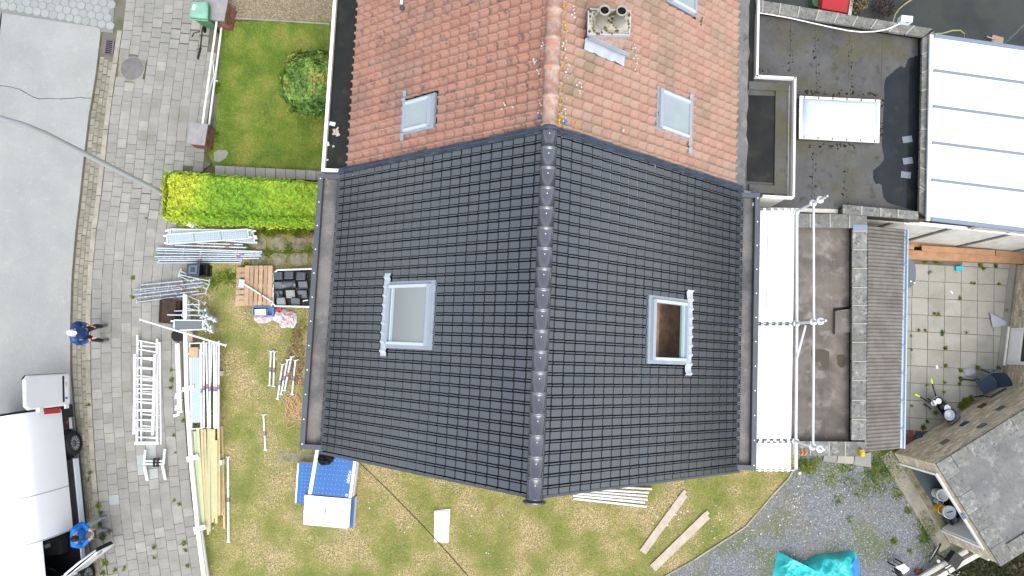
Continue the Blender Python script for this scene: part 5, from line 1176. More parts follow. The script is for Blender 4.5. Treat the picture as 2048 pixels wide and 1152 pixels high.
# hedge: long clipped box, lighter towards the street end by its own leaf colour
hz = 1.25
hT = PP([(325, 340), (632, 362), (628, 437), (322, 428)], hz)
hedge = thing('hedge', P(480, 400), 'long clipped bright yellow green hedge between the two front gardens', 'hedge')
n = 30000
u_ = rng.uniform(-.015, 1.0, n); v_ = rng.uniform(-.04, 1.02, n)
top_pts = np.array([hT[0][:2]]) * ((1 - u_) * (1 - v_))[:, None] + np.array([hT[1][:2]]) * (u_ * (1 - v_))[:, None] + np.array([hT[2][:2]]) * (u_ * v_)[:, None] + np.array([hT[3][:2]]) * ((1 - u_) * v_)[:, None]
lump = np.array([mnoise.noise(Vector((x * 2.2, y * 2.2, 0))) * .5 + mnoise.noise(Vector((x * 6, y * 6, 3))) * .4 for x, y in top_pts])
rim = np.minimum(np.minimum(v_ + .04, 1.02 - v_) * 8, 1.0); rimu = np.minimum((u_ + .015) * 22, 1.0)
zz = hz - .14 + .22 * lump - .18 * (1 - np.clip(rim, 0, 1)) - .2 * (1 - np.clip(rimu, 0, 1)) - rng.exponential(.075, n)
side = rng.uniform(0, 1, n) < .35
zz = np.where(side & ((v_ < .06) | (v_ > .93) | (u_ < .03)), rng.uniform(.05, hz - .1, n), zz)
nrm = np.stack([np.zeros(n), np.zeros(n), np.ones(n)], 1); nrm[:, 1] += np.where(v_ > .9, -1.2, 0) + np.where(v_ < .06, 1.2, 0); nrm[:, 0] += np.where(u_ < .03, -1.2, 0)
V, Fc = leafcloud(np.stack([top_pts[:, 0], top_pts[:, 1], zz], 1), nrm, .058, n)
npmesh('foliage', V, Fc, HEDGE, hedge)
ns_ = 9000; u2 = rng.uniform(0, 1, ns_); s2 = rng.uniform(0, 1, ns_) < .8
bx_ = np.where(s2[:, None], np.array([hT[3][:2]]) * (1 - u2)[:, None] + np.array([hT[2][:2]]) * u2[:, None], np.array([hT[0][:2]]) * (1 - u2)[:, None] + np.array([hT[3][:2]]) * u2[:, None])
V, Fc = leafcloud(np.stack([bx_[:, 0] + rng.normal(0, .05, ns_), bx_[:, 1] + rng.normal(0, .07, ns_), rng.uniform(.05, hz - .05, ns_)], 1), np.where(s2[:, None], [[0, -1, .6]], [[-1, 0, .6]]), .055, ns_); npmesh('side_foliage', V, Fc, HEDGE, hedge)
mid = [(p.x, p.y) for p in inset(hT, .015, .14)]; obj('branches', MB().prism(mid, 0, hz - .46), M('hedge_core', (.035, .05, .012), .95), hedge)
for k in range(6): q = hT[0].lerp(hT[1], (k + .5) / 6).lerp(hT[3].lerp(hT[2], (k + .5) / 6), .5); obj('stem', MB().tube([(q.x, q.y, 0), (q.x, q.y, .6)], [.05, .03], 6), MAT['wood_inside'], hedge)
# round shrub against the white edged gutter
SHRUB = leafmat('shrub_leaves', [(.30, .31, .06), (.21, .33, .055), (.14, .27, .04), (.075, .16, .026)], nscale=1.6, lo=.34, hi=.64, rnd=.6, spec=.6, transl=.15)
c = P(626, 168, .75); c.z = 0
shr = thing('round_shrub', c, 'rounded dark green leafy shrub on the small front lawn', 'shrub')
n = 12000; d_ = rng.normal(0, 1, (n, 3)); d_ /= np.linalg.norm(d_, axis=1)[:, None]; d_[:, 2] = np.abs(d_[:, 2]) * np.where(rng.uniform(0, 1, n) < .85, 1, -.6)
lump = np.array([mnoise.noise(Vector(q) * 3.2) * .2 + mnoise.noise(Vector(q) * 8) * .16 for q in d_]); rad = (1 + lump - rng.exponential(.07, n))
Vp = np.stack([c.x + d_[:, 0] * .92 * rad, c.y + d_[:, 1] * .97 * rad, .74 + d_[:, 2] * .68 * rad], 1)
V, Fc = leafcloud(Vp, d_, .062, n); npmesh('crown', V, Fc, SHRUB, shr)
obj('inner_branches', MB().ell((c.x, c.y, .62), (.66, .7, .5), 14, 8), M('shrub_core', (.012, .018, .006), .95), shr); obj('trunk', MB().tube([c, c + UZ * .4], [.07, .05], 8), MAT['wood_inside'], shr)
# low wall behind the hedge
gw = thing('garden_wall', P(540, 345), 'low garden wall with grey coping slabs behind the hedge', 'wall')
obj('wall', MB().prism(xyq([(431, 335), (650, 346), (650, 356), (431, 344)], .3), 0, .27), MAT['brickred'], gw)
for k in range(11): q = [(430 + k * 20.2 + .5, 331 + k * 1.05), (430 + (k + 1) * 20.2 - .5, 331 + (k + 1) * 1.05), (430 + (k + 1) * 20.2 - .5, 350 + (k + 1) * 1.05), (430 + k * 20.2 + .5, 350 + k * 1.05)]; obj('coping_slab', MB().prism(xyq(q, .3), .27, .305 + random.uniform(-.006, .006)), MAT['slab'], gw)
q = [(427, 306), (436, 300), (452, 300), (457, 305), (452, 316), (438, 324), (428, 322)]; obj('threshold_stone', MB().prism(xyq(q, .04), 0, .04), MAT['slab'], None, 'grey rounded flagstone beside the brick gate pillar', 'stone')
# gate pillars, gate, bin
def pillar(cap, zt_, lb):
    C = PP(cap, zt_); cc = sum(C, Vector()) / 4; t = thing('gate_pillar', Vector((cc.x, cc.y, 0)), lb, 'pillar', 'brick gate pillars')
    core = [cc + (q - cc) * .88 for q in C]; obj('shaft', MB().prism([(q.x, q.y) for q in core], 0, zt_ - .05), MAT['mortar'], t)
    for k in range(4):
        a, b = core[k], core[(k + 1) % 4]; nn = Vector(((b - a).y, -(b - a).x, 0)).normalized()
        if nn.dot((a + b) / 2 - cc) < 0: nn = -nn
        brick_face(t, a[:2], b[:2], .01, zt_ - .06, MAT['brickred'], nn, .19, .05, .012, .02)
    obj('cap_stone', MB().prism([(q.x, q.y) for q in C], zt_ - .05, zt_), MAT['slate_cap'], t); return t
pillar([(380, 244.5), (416, 248), (409, 291), (374, 287)], .62, 'brick gate pillar with bluestone cap nearest the hedge')
pillar([(419, -4), (456, -1), (448, 42), (412, 38)], .75, 'brick gate pillar with bluestone cap beside the green bin')
gt = thing('white_gate', P(425, 150), 'low white two rail gate with diagonal bars between brick pillars', 'gate')
obj('top_rail', MB().tube([P(433.5, 43, .58), P(405, 249, .58)], .032, 10), MAT['whitepaint'], gt); obj('bottom_rail', MB().tube([P(443, 56, .16), P(418, 250, .16)], .032, 10), MAT['whitepaint'], gt)
for a, b in (((424, 100, .58), (429, 160, .16)), ((432, 140, .16), (414, 196, .56))): obj('diagonal', MB().tube([P(*a), P(*b)], .016, 8), MAT['whitepaint'], gt)
obj('latch', MB().box(P(433, 162, .2), (.09, .03, .05)), MAT['alu'], gt)
# wheelie bin
bl = PP([(382, 4), (414, 4), (413, 37), (378, 34)], 1.0); bcx = sum(bl, Vector()) / 4; bc = Vector((bcx.x + .02, bcx.y, 0))
wb = thing('wheelie_bin', bc, 'green wheeled rubbish bin with pale lid beside the brick pillar', 'bin')
rg_ = lambda s_, z, dx=0, dy=0: [Vector((bc.x + (q.x - bcx.x) * s_ + dx, bc.y + (q.y - bcx.y) * s_ + dy, z)) for q in bl[::-1]]
obj('body', MB().loft([rg_(.74, .06, .02, .05), rg_(.97, .93), rg_(1.04, .93), rg_(1.04, .97)], True, False), MAT['greend'], wb)
obj('lid', MB().loft([rg_(1.06, .97), rg_(1.06, 1.0), rg_(.9, 1.05), rg_(.5, 1.065)], True, True), MAT['green'], wb)
q = rg_(1, .98); h0, h1 = q[0], q[1]; obj('handle', MB().tube([(h0.x, h0.y - .05, .96), (h1.x, h1.y - .05, .96)], .016, 8), MAT['green'], wb)
for s_ in (-1, 1):
    w_ = Vector((bc.x + s_ * .22, bc.y - .18, .11)); w = obj('wheel', MB().lathe(w_ - Vector((.025, 0, 0)), [(.1, 0), (.11, .01), (.11, .04), (.1, .05), (.03, .055)], 18, axis=(1, 0, 0)), MAT['rubber'], wb); obj('rim', MB().lathe(w_ + Vector((.026 if s_ > 0 else -.03, 0, 0)), [(.06, 0), (.06, .008), (.01, .01)], 14, axis=(1, 0, 0)), MAT['greyplastic'], w)
obj('sticker', MB().box((bcx.x - .1, bcx.y + .05, 1.067), (.09, .16, .004), -.25), MAT['whitetrim'], wb)
# tar lines between the slabs by the bin
mb = MB()
for a, b, w_ in (((405, 55), (401, 95), .045), ((401, 95), (396, 118), .08), ((401, 63), (388, 66), .03), ((388, 66), (384, 74), .04), ((403, 97), (392, 99), .02), ((397, 118), (396, 119), .07)): mb.bar(P(*a, .03), P(*b, .03), w_, .004)
obj('tar_line', mb, MAT['cableblack'], pav)
# street lamp
lp = thing('street_lamp', P(343, 393), 'tall grey street lamp post leaning in perspective over pavement and road', 'street lamp')
pts_ = [P(343, 393, 0), P(320, 383, .72), P(90, 267, 5.85), P(46, 249, 6.5), P(0, 235.5, 7.05), P(-60, 219, 7.6), P(-140, 203, 8.0)]
dense = []
for i in range(len(pts_) - 1):
    for k in range(6): dense.append(pts_[i].lerp(pts_[i + 1], k / 6))
dense.append(pts_[-1])
obj('pole', MB().tube(dense, [.075 - .032 * i / (len(dense) - 1) for i in range(len(dense))], 14), MAT['lampgrey'], lp)
obj('base_sleeve', MB().tube([pts_[0], pts_[0].lerp(pts_[1], .9)], .09, 14), MAT['lampgrey'], lp); e = pts_[-1]; obj('lamp_head', MB().ell(e + Vector((-.3, .05, 0)), (.4, .13, .08), 12, 6, lo=-1), MAT['greyplastic'], lp)

# ================================================================== site material on the pavement and lawn
def tube_thing(name, a, b, r, lb, cat, grp, mat='galv', bands=None, ros=0, plates=False, z=None, ends=True):
    a, b = Vector(a), Vector(b); t = thing(name, (a + b) / 2 - UZ * r, lb, cat, grp); d_ = (b - a).normalized()
    obj('pipe', MB().tube([a, b], r, 8), MAT[mat], t)
    for k in range(ros):
        p = a.lerp(b, (k + .55) / ros); obj('rosette', MB().lathe(p - d_ * .006, [(r, 0), (.052, 0), (.052, .012), (r, .012)], 10, axis=d_), MAT['rosette'], t)
    if bands is not None:
        L_ = (b - a).length; p = a.lerp(b, bands); obj('red_band', MB().tube([p - d_ * .06, p], r + .003, 8), MAT['redband'], t); obj('blue_band', MB().tube([p + d_ * .003, p + d_ * .075], r + .003, 8), MAT['blueband'], t)
    if plates:
        for p, s_ in ((a, -1), (b, 1)):
            x = d_.cross(UZ).normalized(); obj('end_plate', MB().bar(p - x * .055 - UZ * .012, p + x * .055 - UZ * .012, .03, .024), MAT['galv'], t)
    return t
ORD = ['first', 'second', 'third', 'fourth', 'fifth', 'sixth', 'seventh', 'eighth', 'ninth', 'tenth', 'eleventh', 'twelfth']
# decks below the hedge
def deck_thing(q4, z, th, lb, mat='galvdark', grp='galvanised deck boards', hooks=True, ribs=2):
    C = PP(q4, z + th); cc = sum(C, Vector()) / 4; t = thing('deck_board', Vector((cc.x, cc.y, z)), lb, 'deck board', grp)
    obj('plate', MB().prism([(p.x, p.y) for p in inset(C, .012, .07)], z, z + th - .008), MAT[mat], t)
    for i in range(4):
        a, b = C[i], C[(i + 1) % 4]; obj('edge_rail', MB().bar((a.x, a.y, z), (b.x, b.y, z), .03, th), MAT['galvbright'] if mat != 'galvdark2' else MAT['galv'], t)
    for k in range(ribs): a = C[0].lerp(C[1], (k + 1) / (ribs + 1)); b = C[3].lerp(C[2], (k + 1) / (ribs + 1)); obj('rib', MB().bar((a.x, a.y, z + th - .008), (b.x, b.y, z + th - .008), .014, .004), MAT['greyplastic'], t)
    mb = MB(); L1 = (C[1] - C[0]).length; L2 = (C[3] - C[0]).length; nx = int(L1 / .055); ny = max(3, int(L2 / .05))
    for i in range(1, nx):
        for j in range(1, ny):
            p = C[0].lerp(C[1], i / nx).lerp(C[3].lerp(C[2], i / nx), (j + .25 * (i % 2)) / ny); mb.add([(p.x - .009, p.y - .007, z + th - .006), (p.x + .009, p.y - .007, z + th - .006), (p.x + .009, p.y + .007, z + th - .006), (p.x - .009, p.y + .007, z + th - .006)], [(0, 1, 2, 3)])
    obj('perforation', mb, MAT['holeblack'] if mat != 'galvdark' else MAT['greyplastic'], t, kind='stuff')
    if hooks:
        for e0, e1, s_ in ((C[0], C[3], -1), (C[1], C[2], 1)):
            d_ = (C[1] - C[0]).normalized() * s_
            for f in (.12, .88): p = e0.lerp(e1, f) + d_ * .05; obj('hook', MB().box((p.x, p.y, z + th * .6), (.09, .05, .06), math.atan2(d_.y, d_.x)), MAT['galvbright'], t)
    return t
MAT['deckblue'] = M('pale_galvanised_deck', (.44, .52, .60), .42, metal=.3, col2=(.38, .46, .54), scale=20)
deck_thing([(336, 460), (508, 475), (508, 486), (340, 474)], .10, .07, 'pale galvanised deck board, lowest of the three below the hedge', 'deckblue', 'deck boards below the hedge')
deck_thing([(341, 458), (505, 460), (507, 474), (340, 472)], .18, .07, 'pale galvanised deck board, middle of the three below the hedge', 'deckblue', 'deck boards below the hedge')
deck_thing([(333, 469), (495, 458), (497, 477), (335, 488)], .27, .07, 'pale galvanised deck board, topmost of the three below the hedge', 'deckblue', 'deck boards below the hedge')
obj('pale_post', MB().bar(P(373, 445, .12), P(392, 453, .12), .16, .16), MAT['whitepaint'], None, 'short white post stub poking out from under the hedge', 'post')
tube_thing('scaffold_tube', P(520, 452, .05), P(586, 451, .05), .024, 'short galvanised tube lying along the foot of the hedge', 'tube', 'loose tubes', bands=.5, plates=True)
ts_ = [((394, 486), (486, 489), .2, .76, 4), ((350, 490), (493, 495), .2, .73, 4), ((314, 496), (525, 503), .16, None, 6), ((312, 500), (524, 506), .1, None, 6), ((315, 506), (521, 509.5), .1, .82, 6), ((310, 513), (524, 512), .1, .78, 6), ((318, 517), (519, 516.5), .06, None, 5), ((318, 520.5), (483, 520), .1, .5, 0), ((316, 525.5), (481, 525), .05, .5, 0)]
for i, (a, b, z, bd, ro) in enumerate(ts_): tube_thing('scaffold_tube', P(*a, z), P(*b, z), .027, ORD[i] + ' galvanised tube down in the pile below the deck boards', 'tube', 'tubes piled below the deck boards', bands=bd, ros=ro, plates=(i > 6))
ts_ = [((283, 570), (399, 559), .12, .75, 5), ((268, 580), (406, 565), .18, .65, 5), ((278, 583), (408, 570), .12, .7, 5), ((267, 589.5), (404, 573), .18, .75, 5), ((276, 595), (398, 582), .12, .65, 4), ((274, 604), (412, 586), .06, .55, 0)]
for i, (a, b, z, bd, ro) in enumerate(ts_): tube_thing('scaffold_tube', P(*a, z + .25 * 0), P(*b, z + .22), .025, ORD[i] + ' galvanised tube down in the slanting bundle on the pavement edge', 'tube', 'tubes in the slanting bundle', bands=bd, ros=ro, plates=(i == 5))
ts_ = [((358, 549), (419, 562), .35), ((361, 542), (418, 570), .3), ((359, 552), (414, 578), .32), ((368, 588), (410, 607), .3)]
for i, (a, b, z) in enumerate(ts_): tube_thing('brace_tube', P(*a, z), P(*b, z), .022, ORD[i] + ' short brace tube down among those crossing the slanting bundle', 'tube', 'short brace tubes crossing the bundle', plates=True)
tube_thing('long_prop', P(280, 639, .56), P(452, 691, .48), .03, 'long galvanised prop lying diagonally over the small deck and white rail', 'prop', None, 'galvbright', plates=True)
tube_thing('long_prop', P(456, 914, .06), P(457, 1084, .06), .034, 'white painted prop with blue and red band beside the timber battens', 'prop', None, 'whitepaint', bands=.5, plates=True)
# tub, black stand-in for its shadow, rusty plate
bt = thing('plastic_tub', P(396, 541), 'black plastic tub with square lid below the tube pile', 'tub'); C = PP([(375, 528), (399, 528), (397, 551), (374, 551)], .42)
obj('body', MB().loft([[Vector((p.x * .0 + cc_.x, cc_.y, z)) for p, cc_ in zip(C, s__)][::-1] for s__, z in ((inset(C, .12, .12), 0.02), (inset(C, .0, .0), .40))], True, False), MAT['black'], bt)
obj('rim', MB().prism([(p.x, p.y) for p in inset(C, -.04, -.04)], .40, .43), MAT['bluegrey'], bt); obj('lid_panel', MB().prism([(p.x, p.y) for p in inset(C, .16, .14)], .43, .445), MAT['greyplastic'], bt); obj('lid_panel', MB().prism([(p.x, p.y) for p in inset(C, .3, .28)], .445, .455), MAT['bluegrey'], bt)
obj('tub_shadow_box', MB().prism(xyq([(402, 531), (419, 530), (419, 552), (402, 552)], .2), .0, .03).bar(P(402, 531, .03), P(402, 552, .03), .03, .2).bar(P(419, 530, .03), P(419, 552, .03), .03, .2).bar(P(402, 531, .03), P(419, 530, .03), .03, .2).bar(P(402, 552, .03), P(419, 552, .03), .03, .2), MAT['black'], None, 'black open box shape standing in for the shadow beside the plastic tub', 'box')  # added black shape paints the shadow next to the tub
rp = thing('rusty_crate', P(345, 622), 'dark rusty steel plate crate on the pavement under the jacks', 'crate')
obj('plate', MB().prism(xyq([(325, 599), (352, 601), (350, 648), (322, 646)], .3), .27, .3), MAT['rust'], rp); obj('side', MB().prism(xyq([(327, 600), (368, 603), (366, 648), (325, 646)], .02), .0, .26), MAT['loftdark'], rp)
# small deck with jacks
deck_thing([(348, 640), (406, 641), (405, 659), (348, 661)], .46, .06, 'short dark galvanised deck board resting across the white rail', 'galvdark', 'small decks', True, 0)
def jack(px, py, z, ang, L_, lb, plate=True, r_=.02):
    a = P(px, py, z); d_ = Vector((math.cos(ang), math.sin(ang), 0)); b = a + d_ * L_; t = thing('base_jack', (a + b) / 2 - UZ * .03, lb, 'jack', 'galvanised base jacks')
    obj('spindle', MB().tube([a, b], r_, 8), MAT['galv'], t)
    if plate: obj('base_plate', MB().lathe(b, [(.075, 0), (.085, .004), (.085, .012), (.02, .014)], 10, axis=(d_ + UZ * .9)), MAT['galv'], t)
    c = a.lerp(b, .35); obj('nut', MB().lathe(c - d_ * .02, [(.03, 0), (.055, .01), (.055, .03), (.03, .04)], 8, axis=d_), MAT['rosette'], t)
    for s_ in (-1, 1): n_ = d_.cross(UZ) * s_; obj('nut_handle', MB().tube([c, c + n_ * .09], .011, 6), MAT['rosette'], t)
    return t
jk0 = [(405, 631, .42, .1, .16), (416, 634, .42, -.3, .14), (408, 640, .45, .35, .2), (424, 640, .4, .0, .12), (404, 648, .44, .15, .18), (414, 652, .42, -.2, .15), (407, 659, .42, .1, .18), (417, 661, .4, .0, .12), (400, 636, .46, .5, .16)]
for i, (x, y, z, a, L_) in enumerate(jk0): jack(x, y, z + .06, a, L_, ORD[i] + ' base jack in the cluster at the end of the short deck')
jack(349, 622, .38, .03, .95, 'longer base jack with red band lying over the rusty crate', True); jack(335, 629.5, .4, -.02, 1.25, 'longest base jack lying level over the rusty crate', False, .026)
ts_ = [((368, 609), (400, 609)), ((370, 616), (402, 622)), ((398, 600), (398, 628)), ((384, 606), (410, 627))]
for i, (a, b) in enumerate(ts_): tube_thing('coupler_bar', P(*a, .4), P(*b, .4), .022, ORD[i] + ' short coupler bar in the tangle above the small deck', 'bar', 'coupler bars', 'galv')
wt = thing('barrow_tyre', P(354, 672), 'small black tyre lying under the diagonal prop', 'tyre'); q = P(355, 671, .1); obj('tyre', MB().lathe((q.x, q.y, .0), [(.08, .02), (.16, .0), (.19, .04), (.19, .1), (.16, .14), (.08, .12)], 20), MAT['rubber'], wt); obj('hub', MB().lathe((q.x, q.y, .02), [(.085, 0), (.085, .09), (.01, .1)], 14), MAT['bluegrey'], wt)
# ladders
def ladder(L0, L1, R0, R1, z, n, lb, w_=.05, h_=.08, t_in=(.05, .95)):
    a0, a1, b0, b1 = P(*L0, z), P(*L1, z), P(*R0, z), P(*R1, z); t = thing('ladder', (a0 + b1) / 2, lb, 'ladder', 'aluminium ladders'); t.location.z = z
    obj('stile', MB().bar(a0, a1, w_, h_), MAT['alu'], t); obj('stile', MB().bar(b0, b1, w_, h_), MAT['alu'], t)
    for k in range(n):
        f = t_in[0] + (t_in[1] - t_in[0]) * k / (n - 1); p, q = a0.lerp(a1, f), b0.lerp(b1, f); obj('rung', MB().bar(p + UZ * h_ * .3, q + UZ * h_ * .3, .035, .03), MAT['alu'], t)
    return t
ladder((272, 708), (270, 868), (312, 708), (307, 870), .20, 8, 'bright aluminium ladder, topmost of the pile on the pavement', .06)
ladder((277, 670), (276, 885), (316, 678), (316, 885), .10, 12, 'aluminium ladder, middle of the pile with a wide foot bar', .05)
ladder((285, 682), (285, 884), (322, 684), (324, 888), .01, 9, 'aluminium ladder, bottom of the pile on the slabs', .045)
obj('foot_bar', MB().bar(P(271, 886, .14), P(318, 886, .14), .09, .06), MAT['alu'], None, 'white ladder stabiliser bar across the foot of the ladders', 'foot bar')
br = thing('ladder_bracket', P(310, 928), 'galvanised standoff bracket of two arms and a crossbar on the pavement', 'bracket')
for xs in ((292, 900, 289, 930, 290, 932, 296, 960), (331, 898, 328, 928, 326, 930, 332, 958)):
    obj('arm', MB().bar(P(xs[0], xs[1], .12), P(xs[2], xs[3], .2), .06, .05), MAT['galvbright'], br); obj('arm', MB().bar(P(xs[4], xs[5], .2), P(xs[6], xs[7], .06), .07, .05), MAT['alu'], br)
obj('crossbar', MB().tube([P(290, 922, .2), P(329, 922, .2)], .026, 8), MAT['galvbright'], br); obj('crossbar', MB().tube([P(290, 928, .2), P(329, 928, .2)], .026, 8), MAT['galvbright'], br)
for x in (309, 316): obj('clamp', MB().box(P(x, 925, .22), (.05, .24, .1)), MAT['black'], br)
# white knee rail fence with its fallen board
fn = thing('knee_rail_fence', P(385, 900), 'low white knee rail fence between pavement and lawn', 'fence')
rl = [(372, 590), (373, 670), (376, 800), (385, 930), (398, 1060), (411, 1160), (416, 1220)]
for a, b in zip(rl[:-1], rl[1:]): obj('rail', MB().bar(P(*a, .34), P(*b, .34), .11, .09), MAT['whitepaint'], fn)
rl2 = [(378, 600), (380, 670), (381, 800), (390, 930), (404, 1062), (418, 1165), (423, 1220)]
for a, b in zip(rl2[:-1], rl2[1:]): obj('lower_rail', MB().bar(P(*a, .1), P(*b, .1), .07, .07), MAT['whitepaint'], fn)
for x, y in ((379, 777), (387, 916), (401, 1057)):
    q = P(x + 3, y, 0); obj('post', MB().box((q.x, q.y, .2), (.09, .12, .4)), MAT['whitepaint'], fn); a, b = P(x - 13, y + 2, .43), P(x + 10, y - 3, .43); obj('bracket', MB().bar(a, b, .13, .03), MAT['whitepaint'], fn)
obj('white_board', MB().bar(P(356, 687, .04), P(361, 820, .04), .13, .06), MAT['whitepaint'], None, 'white board lying on the pavement beside the knee rail', 'board')
pd = thing('plaster_pieces', P(357, 800), 'broken white board end with flaking pieces beside the knee rail', 'board')
for k in range(9): q = P(354 + random.uniform(-2, 9), 782 + k * 6, .05); obj('flake', MB().box((q.x, q.y, .05 + .01 * (k % 3)), (random.uniform(.08, .18), random.uniform(.06, .12), .03), random.uniform(-.5, .5)), MAT['whitepaint'], pd)
# long deck, tubes, battens alongside the fence
deck_thing([(379, 687), (401, 686), (402, 857), (383, 858)], .36, .06, 'long pale blue galvanised deck board beside the knee rail', 'deckblue', 'long decks', True, 0)
obj('wooden_block', MB().box(P(387.5, 705, .45), (.26, .3, .06), .02), MAT['pallet'], None, 'square wooden block on the long deck board', 'block')
for i in range(8):
    x0 = 403 + i * 4.7 + (2 if i > 2 else 0); x1 = x0 + [0, 0, 4, 1, -6, 0, -1, -1][i]
    tube_thing('scaffold_tube', P(x0, 686 - (4 if i % 2 else 0), .40 + .05 * (i % 2)), P(x1, 856, .40), .03, ORD[i] + ' white galvanised tube from the long deck board in the row on the battens', 'tube', 'tubes lying on the battens', 'galvbright', bands=[.56, .54, .51, .55, .5, .55, .54, .53][i], plates=(i % 2 == 0))
bat = [((384, 866), (402, 1048), 'g'), ((391, 862), (404, 1046), 'g'), ((397, 858), (409, 1050), 'g'), ((405, 858), (413, 1058), 't'), ((411, 858), (418, 1068), 't'), ((418, 690), (420, 1062), 'g'), ((424, 858), (427, 1044), 't'), ((429, 858), (430, 1036), 't'), ((434, 880), (434, 1046), 't'), ((437, 682), (440, 1030), 't')]
for i, (a, b, k) in enumerate(bat):
    obj('timber_batten', MB().bar(P(*a, .28 + .01 * (i % 3)), P(*b, .2 + .02 * (i % 3)), .085 if k == 'g' else .07, .06), MAT['timbergreen' if k == 'g' else 'timber'], None, ORD[i] + ' timber batten from the knee rail in the long stack', 'batten', 'battens stacked along the fence')
for i, (a, b) in enumerate((((445, 851), (450, 1056)), ((443, 906), (446, 1029)))):
    obj('timber_batten', MB().bar(P(*a, .02 + .05 * i), P(*b, .02 + .05 * i), .06, .06), MAT['timber'], None, ['long separate orange batten lying next to the white prop', 'shorter orange batten lying next to the stack of battens'][i], 'batten', 'separate battens')
for i, (x, y) in enumerate(((438, 747), (441, 924), (380, 777))): obj('bearer', MB().box(P(x, y, .14), (.16, .14, .28)), MAT['whitepaint'], None, ['white bearer block under the upper battens', 'white bearer block under the lower battens', 'white bearer block between deck and knee rail'][i], 'block', 'white bearers')
obj('brick_post', MB().bar(P(391, 663, .02), P(391, 684, .02), .08, .3), MAT['pallet'], None, 'short reddish wooden stake between small deck and long deck', 'stake')
# pallets
def pallet(cx, cy, w_, l_, rot, z0, along, lb, nb=6):
    c = P(cx, cy, z0 + .14); c.z = z0; t = thing('pallet', c, lb, 'pallet', 'wooden pallets'); R3 = Matrix.Rotation(rot, 3, 'Z')
    def bb(nm, x, y, z, sx, sy, sz): q = R3 @ Vector((x, y, 0)); obj(nm, MB().box((c.x + q.x, c.y + q.y, z0 + z), (sx, sy, sz), rot), MAT['pallet'], t)
    for i in range(nb):
        f = (i + .5) / nb - .5; bw = (w_ if along == 'y' else l_) / nb * (.98 if i in (0, nb - 1) else .80)
        if along == 'y': bb('deck_board', f * w_, 0, .13, bw, l_, .022)
        else: bb('deck_board', 0, f * l_, .13, w_, bw, .022)
    for i in range(3):
        f = (i - 1) * .44
        if along == 'y': bb('stringer', 0, f * l_, .108, w_, .1, .022); [bb('block', g_ * w_ * .44, f * l_, .06, .1, .1, .075) for g_ in (-1, 0, 1)]
        else: bb('stringer', f * w_, 0, .108, .1, l_, .022); [bb('block', f * w_, g_ * l_ * .44, .06, .1, .1, .075) for g_ in (-1, 0, 1)]
        if along == 'y': bb('bottom_board', (i - 1) * .44 * w_, 0, .011, .1, l_, .022)
        else: bb('bottom_board', 0, (i - 1) * .44 * l_, .011, w_, .1, .022)
pallet(507, 573, 1.05, 1.16, .0, .0, 'x', 'wooden pallet lying underneath, only its left boards showing', 7)
pallet(516.5, 571, .82, 1.19, .0, .16, 'y', 'wooden pallet on top with lengthwise boards', 6)
pj = thing('prop_on_pallet', P(515, 585, .32), 'galvanised prop with square base plate lying diagonally on the pallets', 'prop'); a, b = P(487, 567, .38), P(547, 605, .38)
obj('pipe', MB().tube([a, b], .026, 8), MAT['galvbright'], pj); obj('base_plate', MB().box(P(483, 567, .34), (.16, .24, .012), -.1), MAT['galv'], pj); obj('fork', MB().bar(b, P(543, 612, .34), .03, .03), MAT['galvbright'], pj); p = a.lerp(b, .58); d_ = (b - a).normalized(); obj('red_band', MB().tube([p, p + d_ * .06], .029, 8), MAT['redband'], pj)
# tray of spare roof tiles
ty = thing('tile_tray', P(582, 577), 'shallow white edged tray holding the spare black roof tiles', 'tray'); q4 = [(546, 548), (555, 540), (640, 537), (640, 614), (550, 612), (546, 606)]
obj('tray_floor', MB().prism(xyq(q4, .04), 0, .03), MAT['black'], ty); C = PP(q4, .2)
for i in range(6): a, b = C[i], C[(i + 1) % 6]; obj('tray_rim', MB().tube([(a.x, a.y, .2), (b.x, b.y, .2)], .028, 8), MAT['whitetrim'], ty); obj('tray_wall', MB().bar((a.x, a.y, .02), (b.x, b.y, .02), .02, .18), MAT['greyplastic'], ty)
def spare_tile(px, py, z, rot, lb, tilt=0.0, wd=.26, ln=.2):
    c = P(px, py, z); R3 = Matrix.Rotation(rot, 3, 'Z') @ Matrix.Rotation(tilt, 3, 'X'); t = thing('spare_tile', c, lb, 'roof tile', 'spare roof tiles in the tray')
    obj('pan', MB().box(c, (wd, ln, .02), R=R3), MAT['darktile'], t); obj('rib', MB().box(c + R3 @ Vector((0, -ln * .56, .012)), (wd, ln * .16, .03), R=R3), MAT['darkridge'], t); obj('nib', MB().box(c + R3 @ Vector((wd * .35, 0, .018)), (.03, ln * .8, .02), R=R3), MAT['darkridge'], t)
sp = [(556, 551, .22, .03, 0), (578, 549.5, .24, 0, 0), (602, 551.5, .22, -.03, 0), (556, 570, .2, .02, .5), (606, 569, .18, .05, .5), (557, 587, .17, 0, .6), (581, 587, .2, .03, .3), (605, 587, .17, 0, .5), (562, 602, .2, .06, .4), (591, 602, .2, -.06, .5)]
for i, (x, y, z, r_, tl) in enumerate(sp): spare_tile(x, y, z, r_, ['leftmost', 'middle', 'rightmost', 'left', 'right', 'left', 'middle', 'right', 'left', 'right'][i] + ' spare black tile in the ' + ['top', 'top', 'top', 'second', 'second', 'third', 'third', 'third', 'bottom', 'bottom'][i] + ' row of the tray', tl)
q = P(575, 569, .24); o = bpy.data.objects.new('spare_ridge_tile', ridge_cap(.36, .12, MAT['darkridge'])); COL.objects.link(o); o.location = q; o.rotation_euler = (0, 0, .08); o.location.x -= .15; o.location.z = .16; props(o, 'curved spare ridge tile in the middle of the tray', 'roof tile', 'spare roof tiles in the tray')
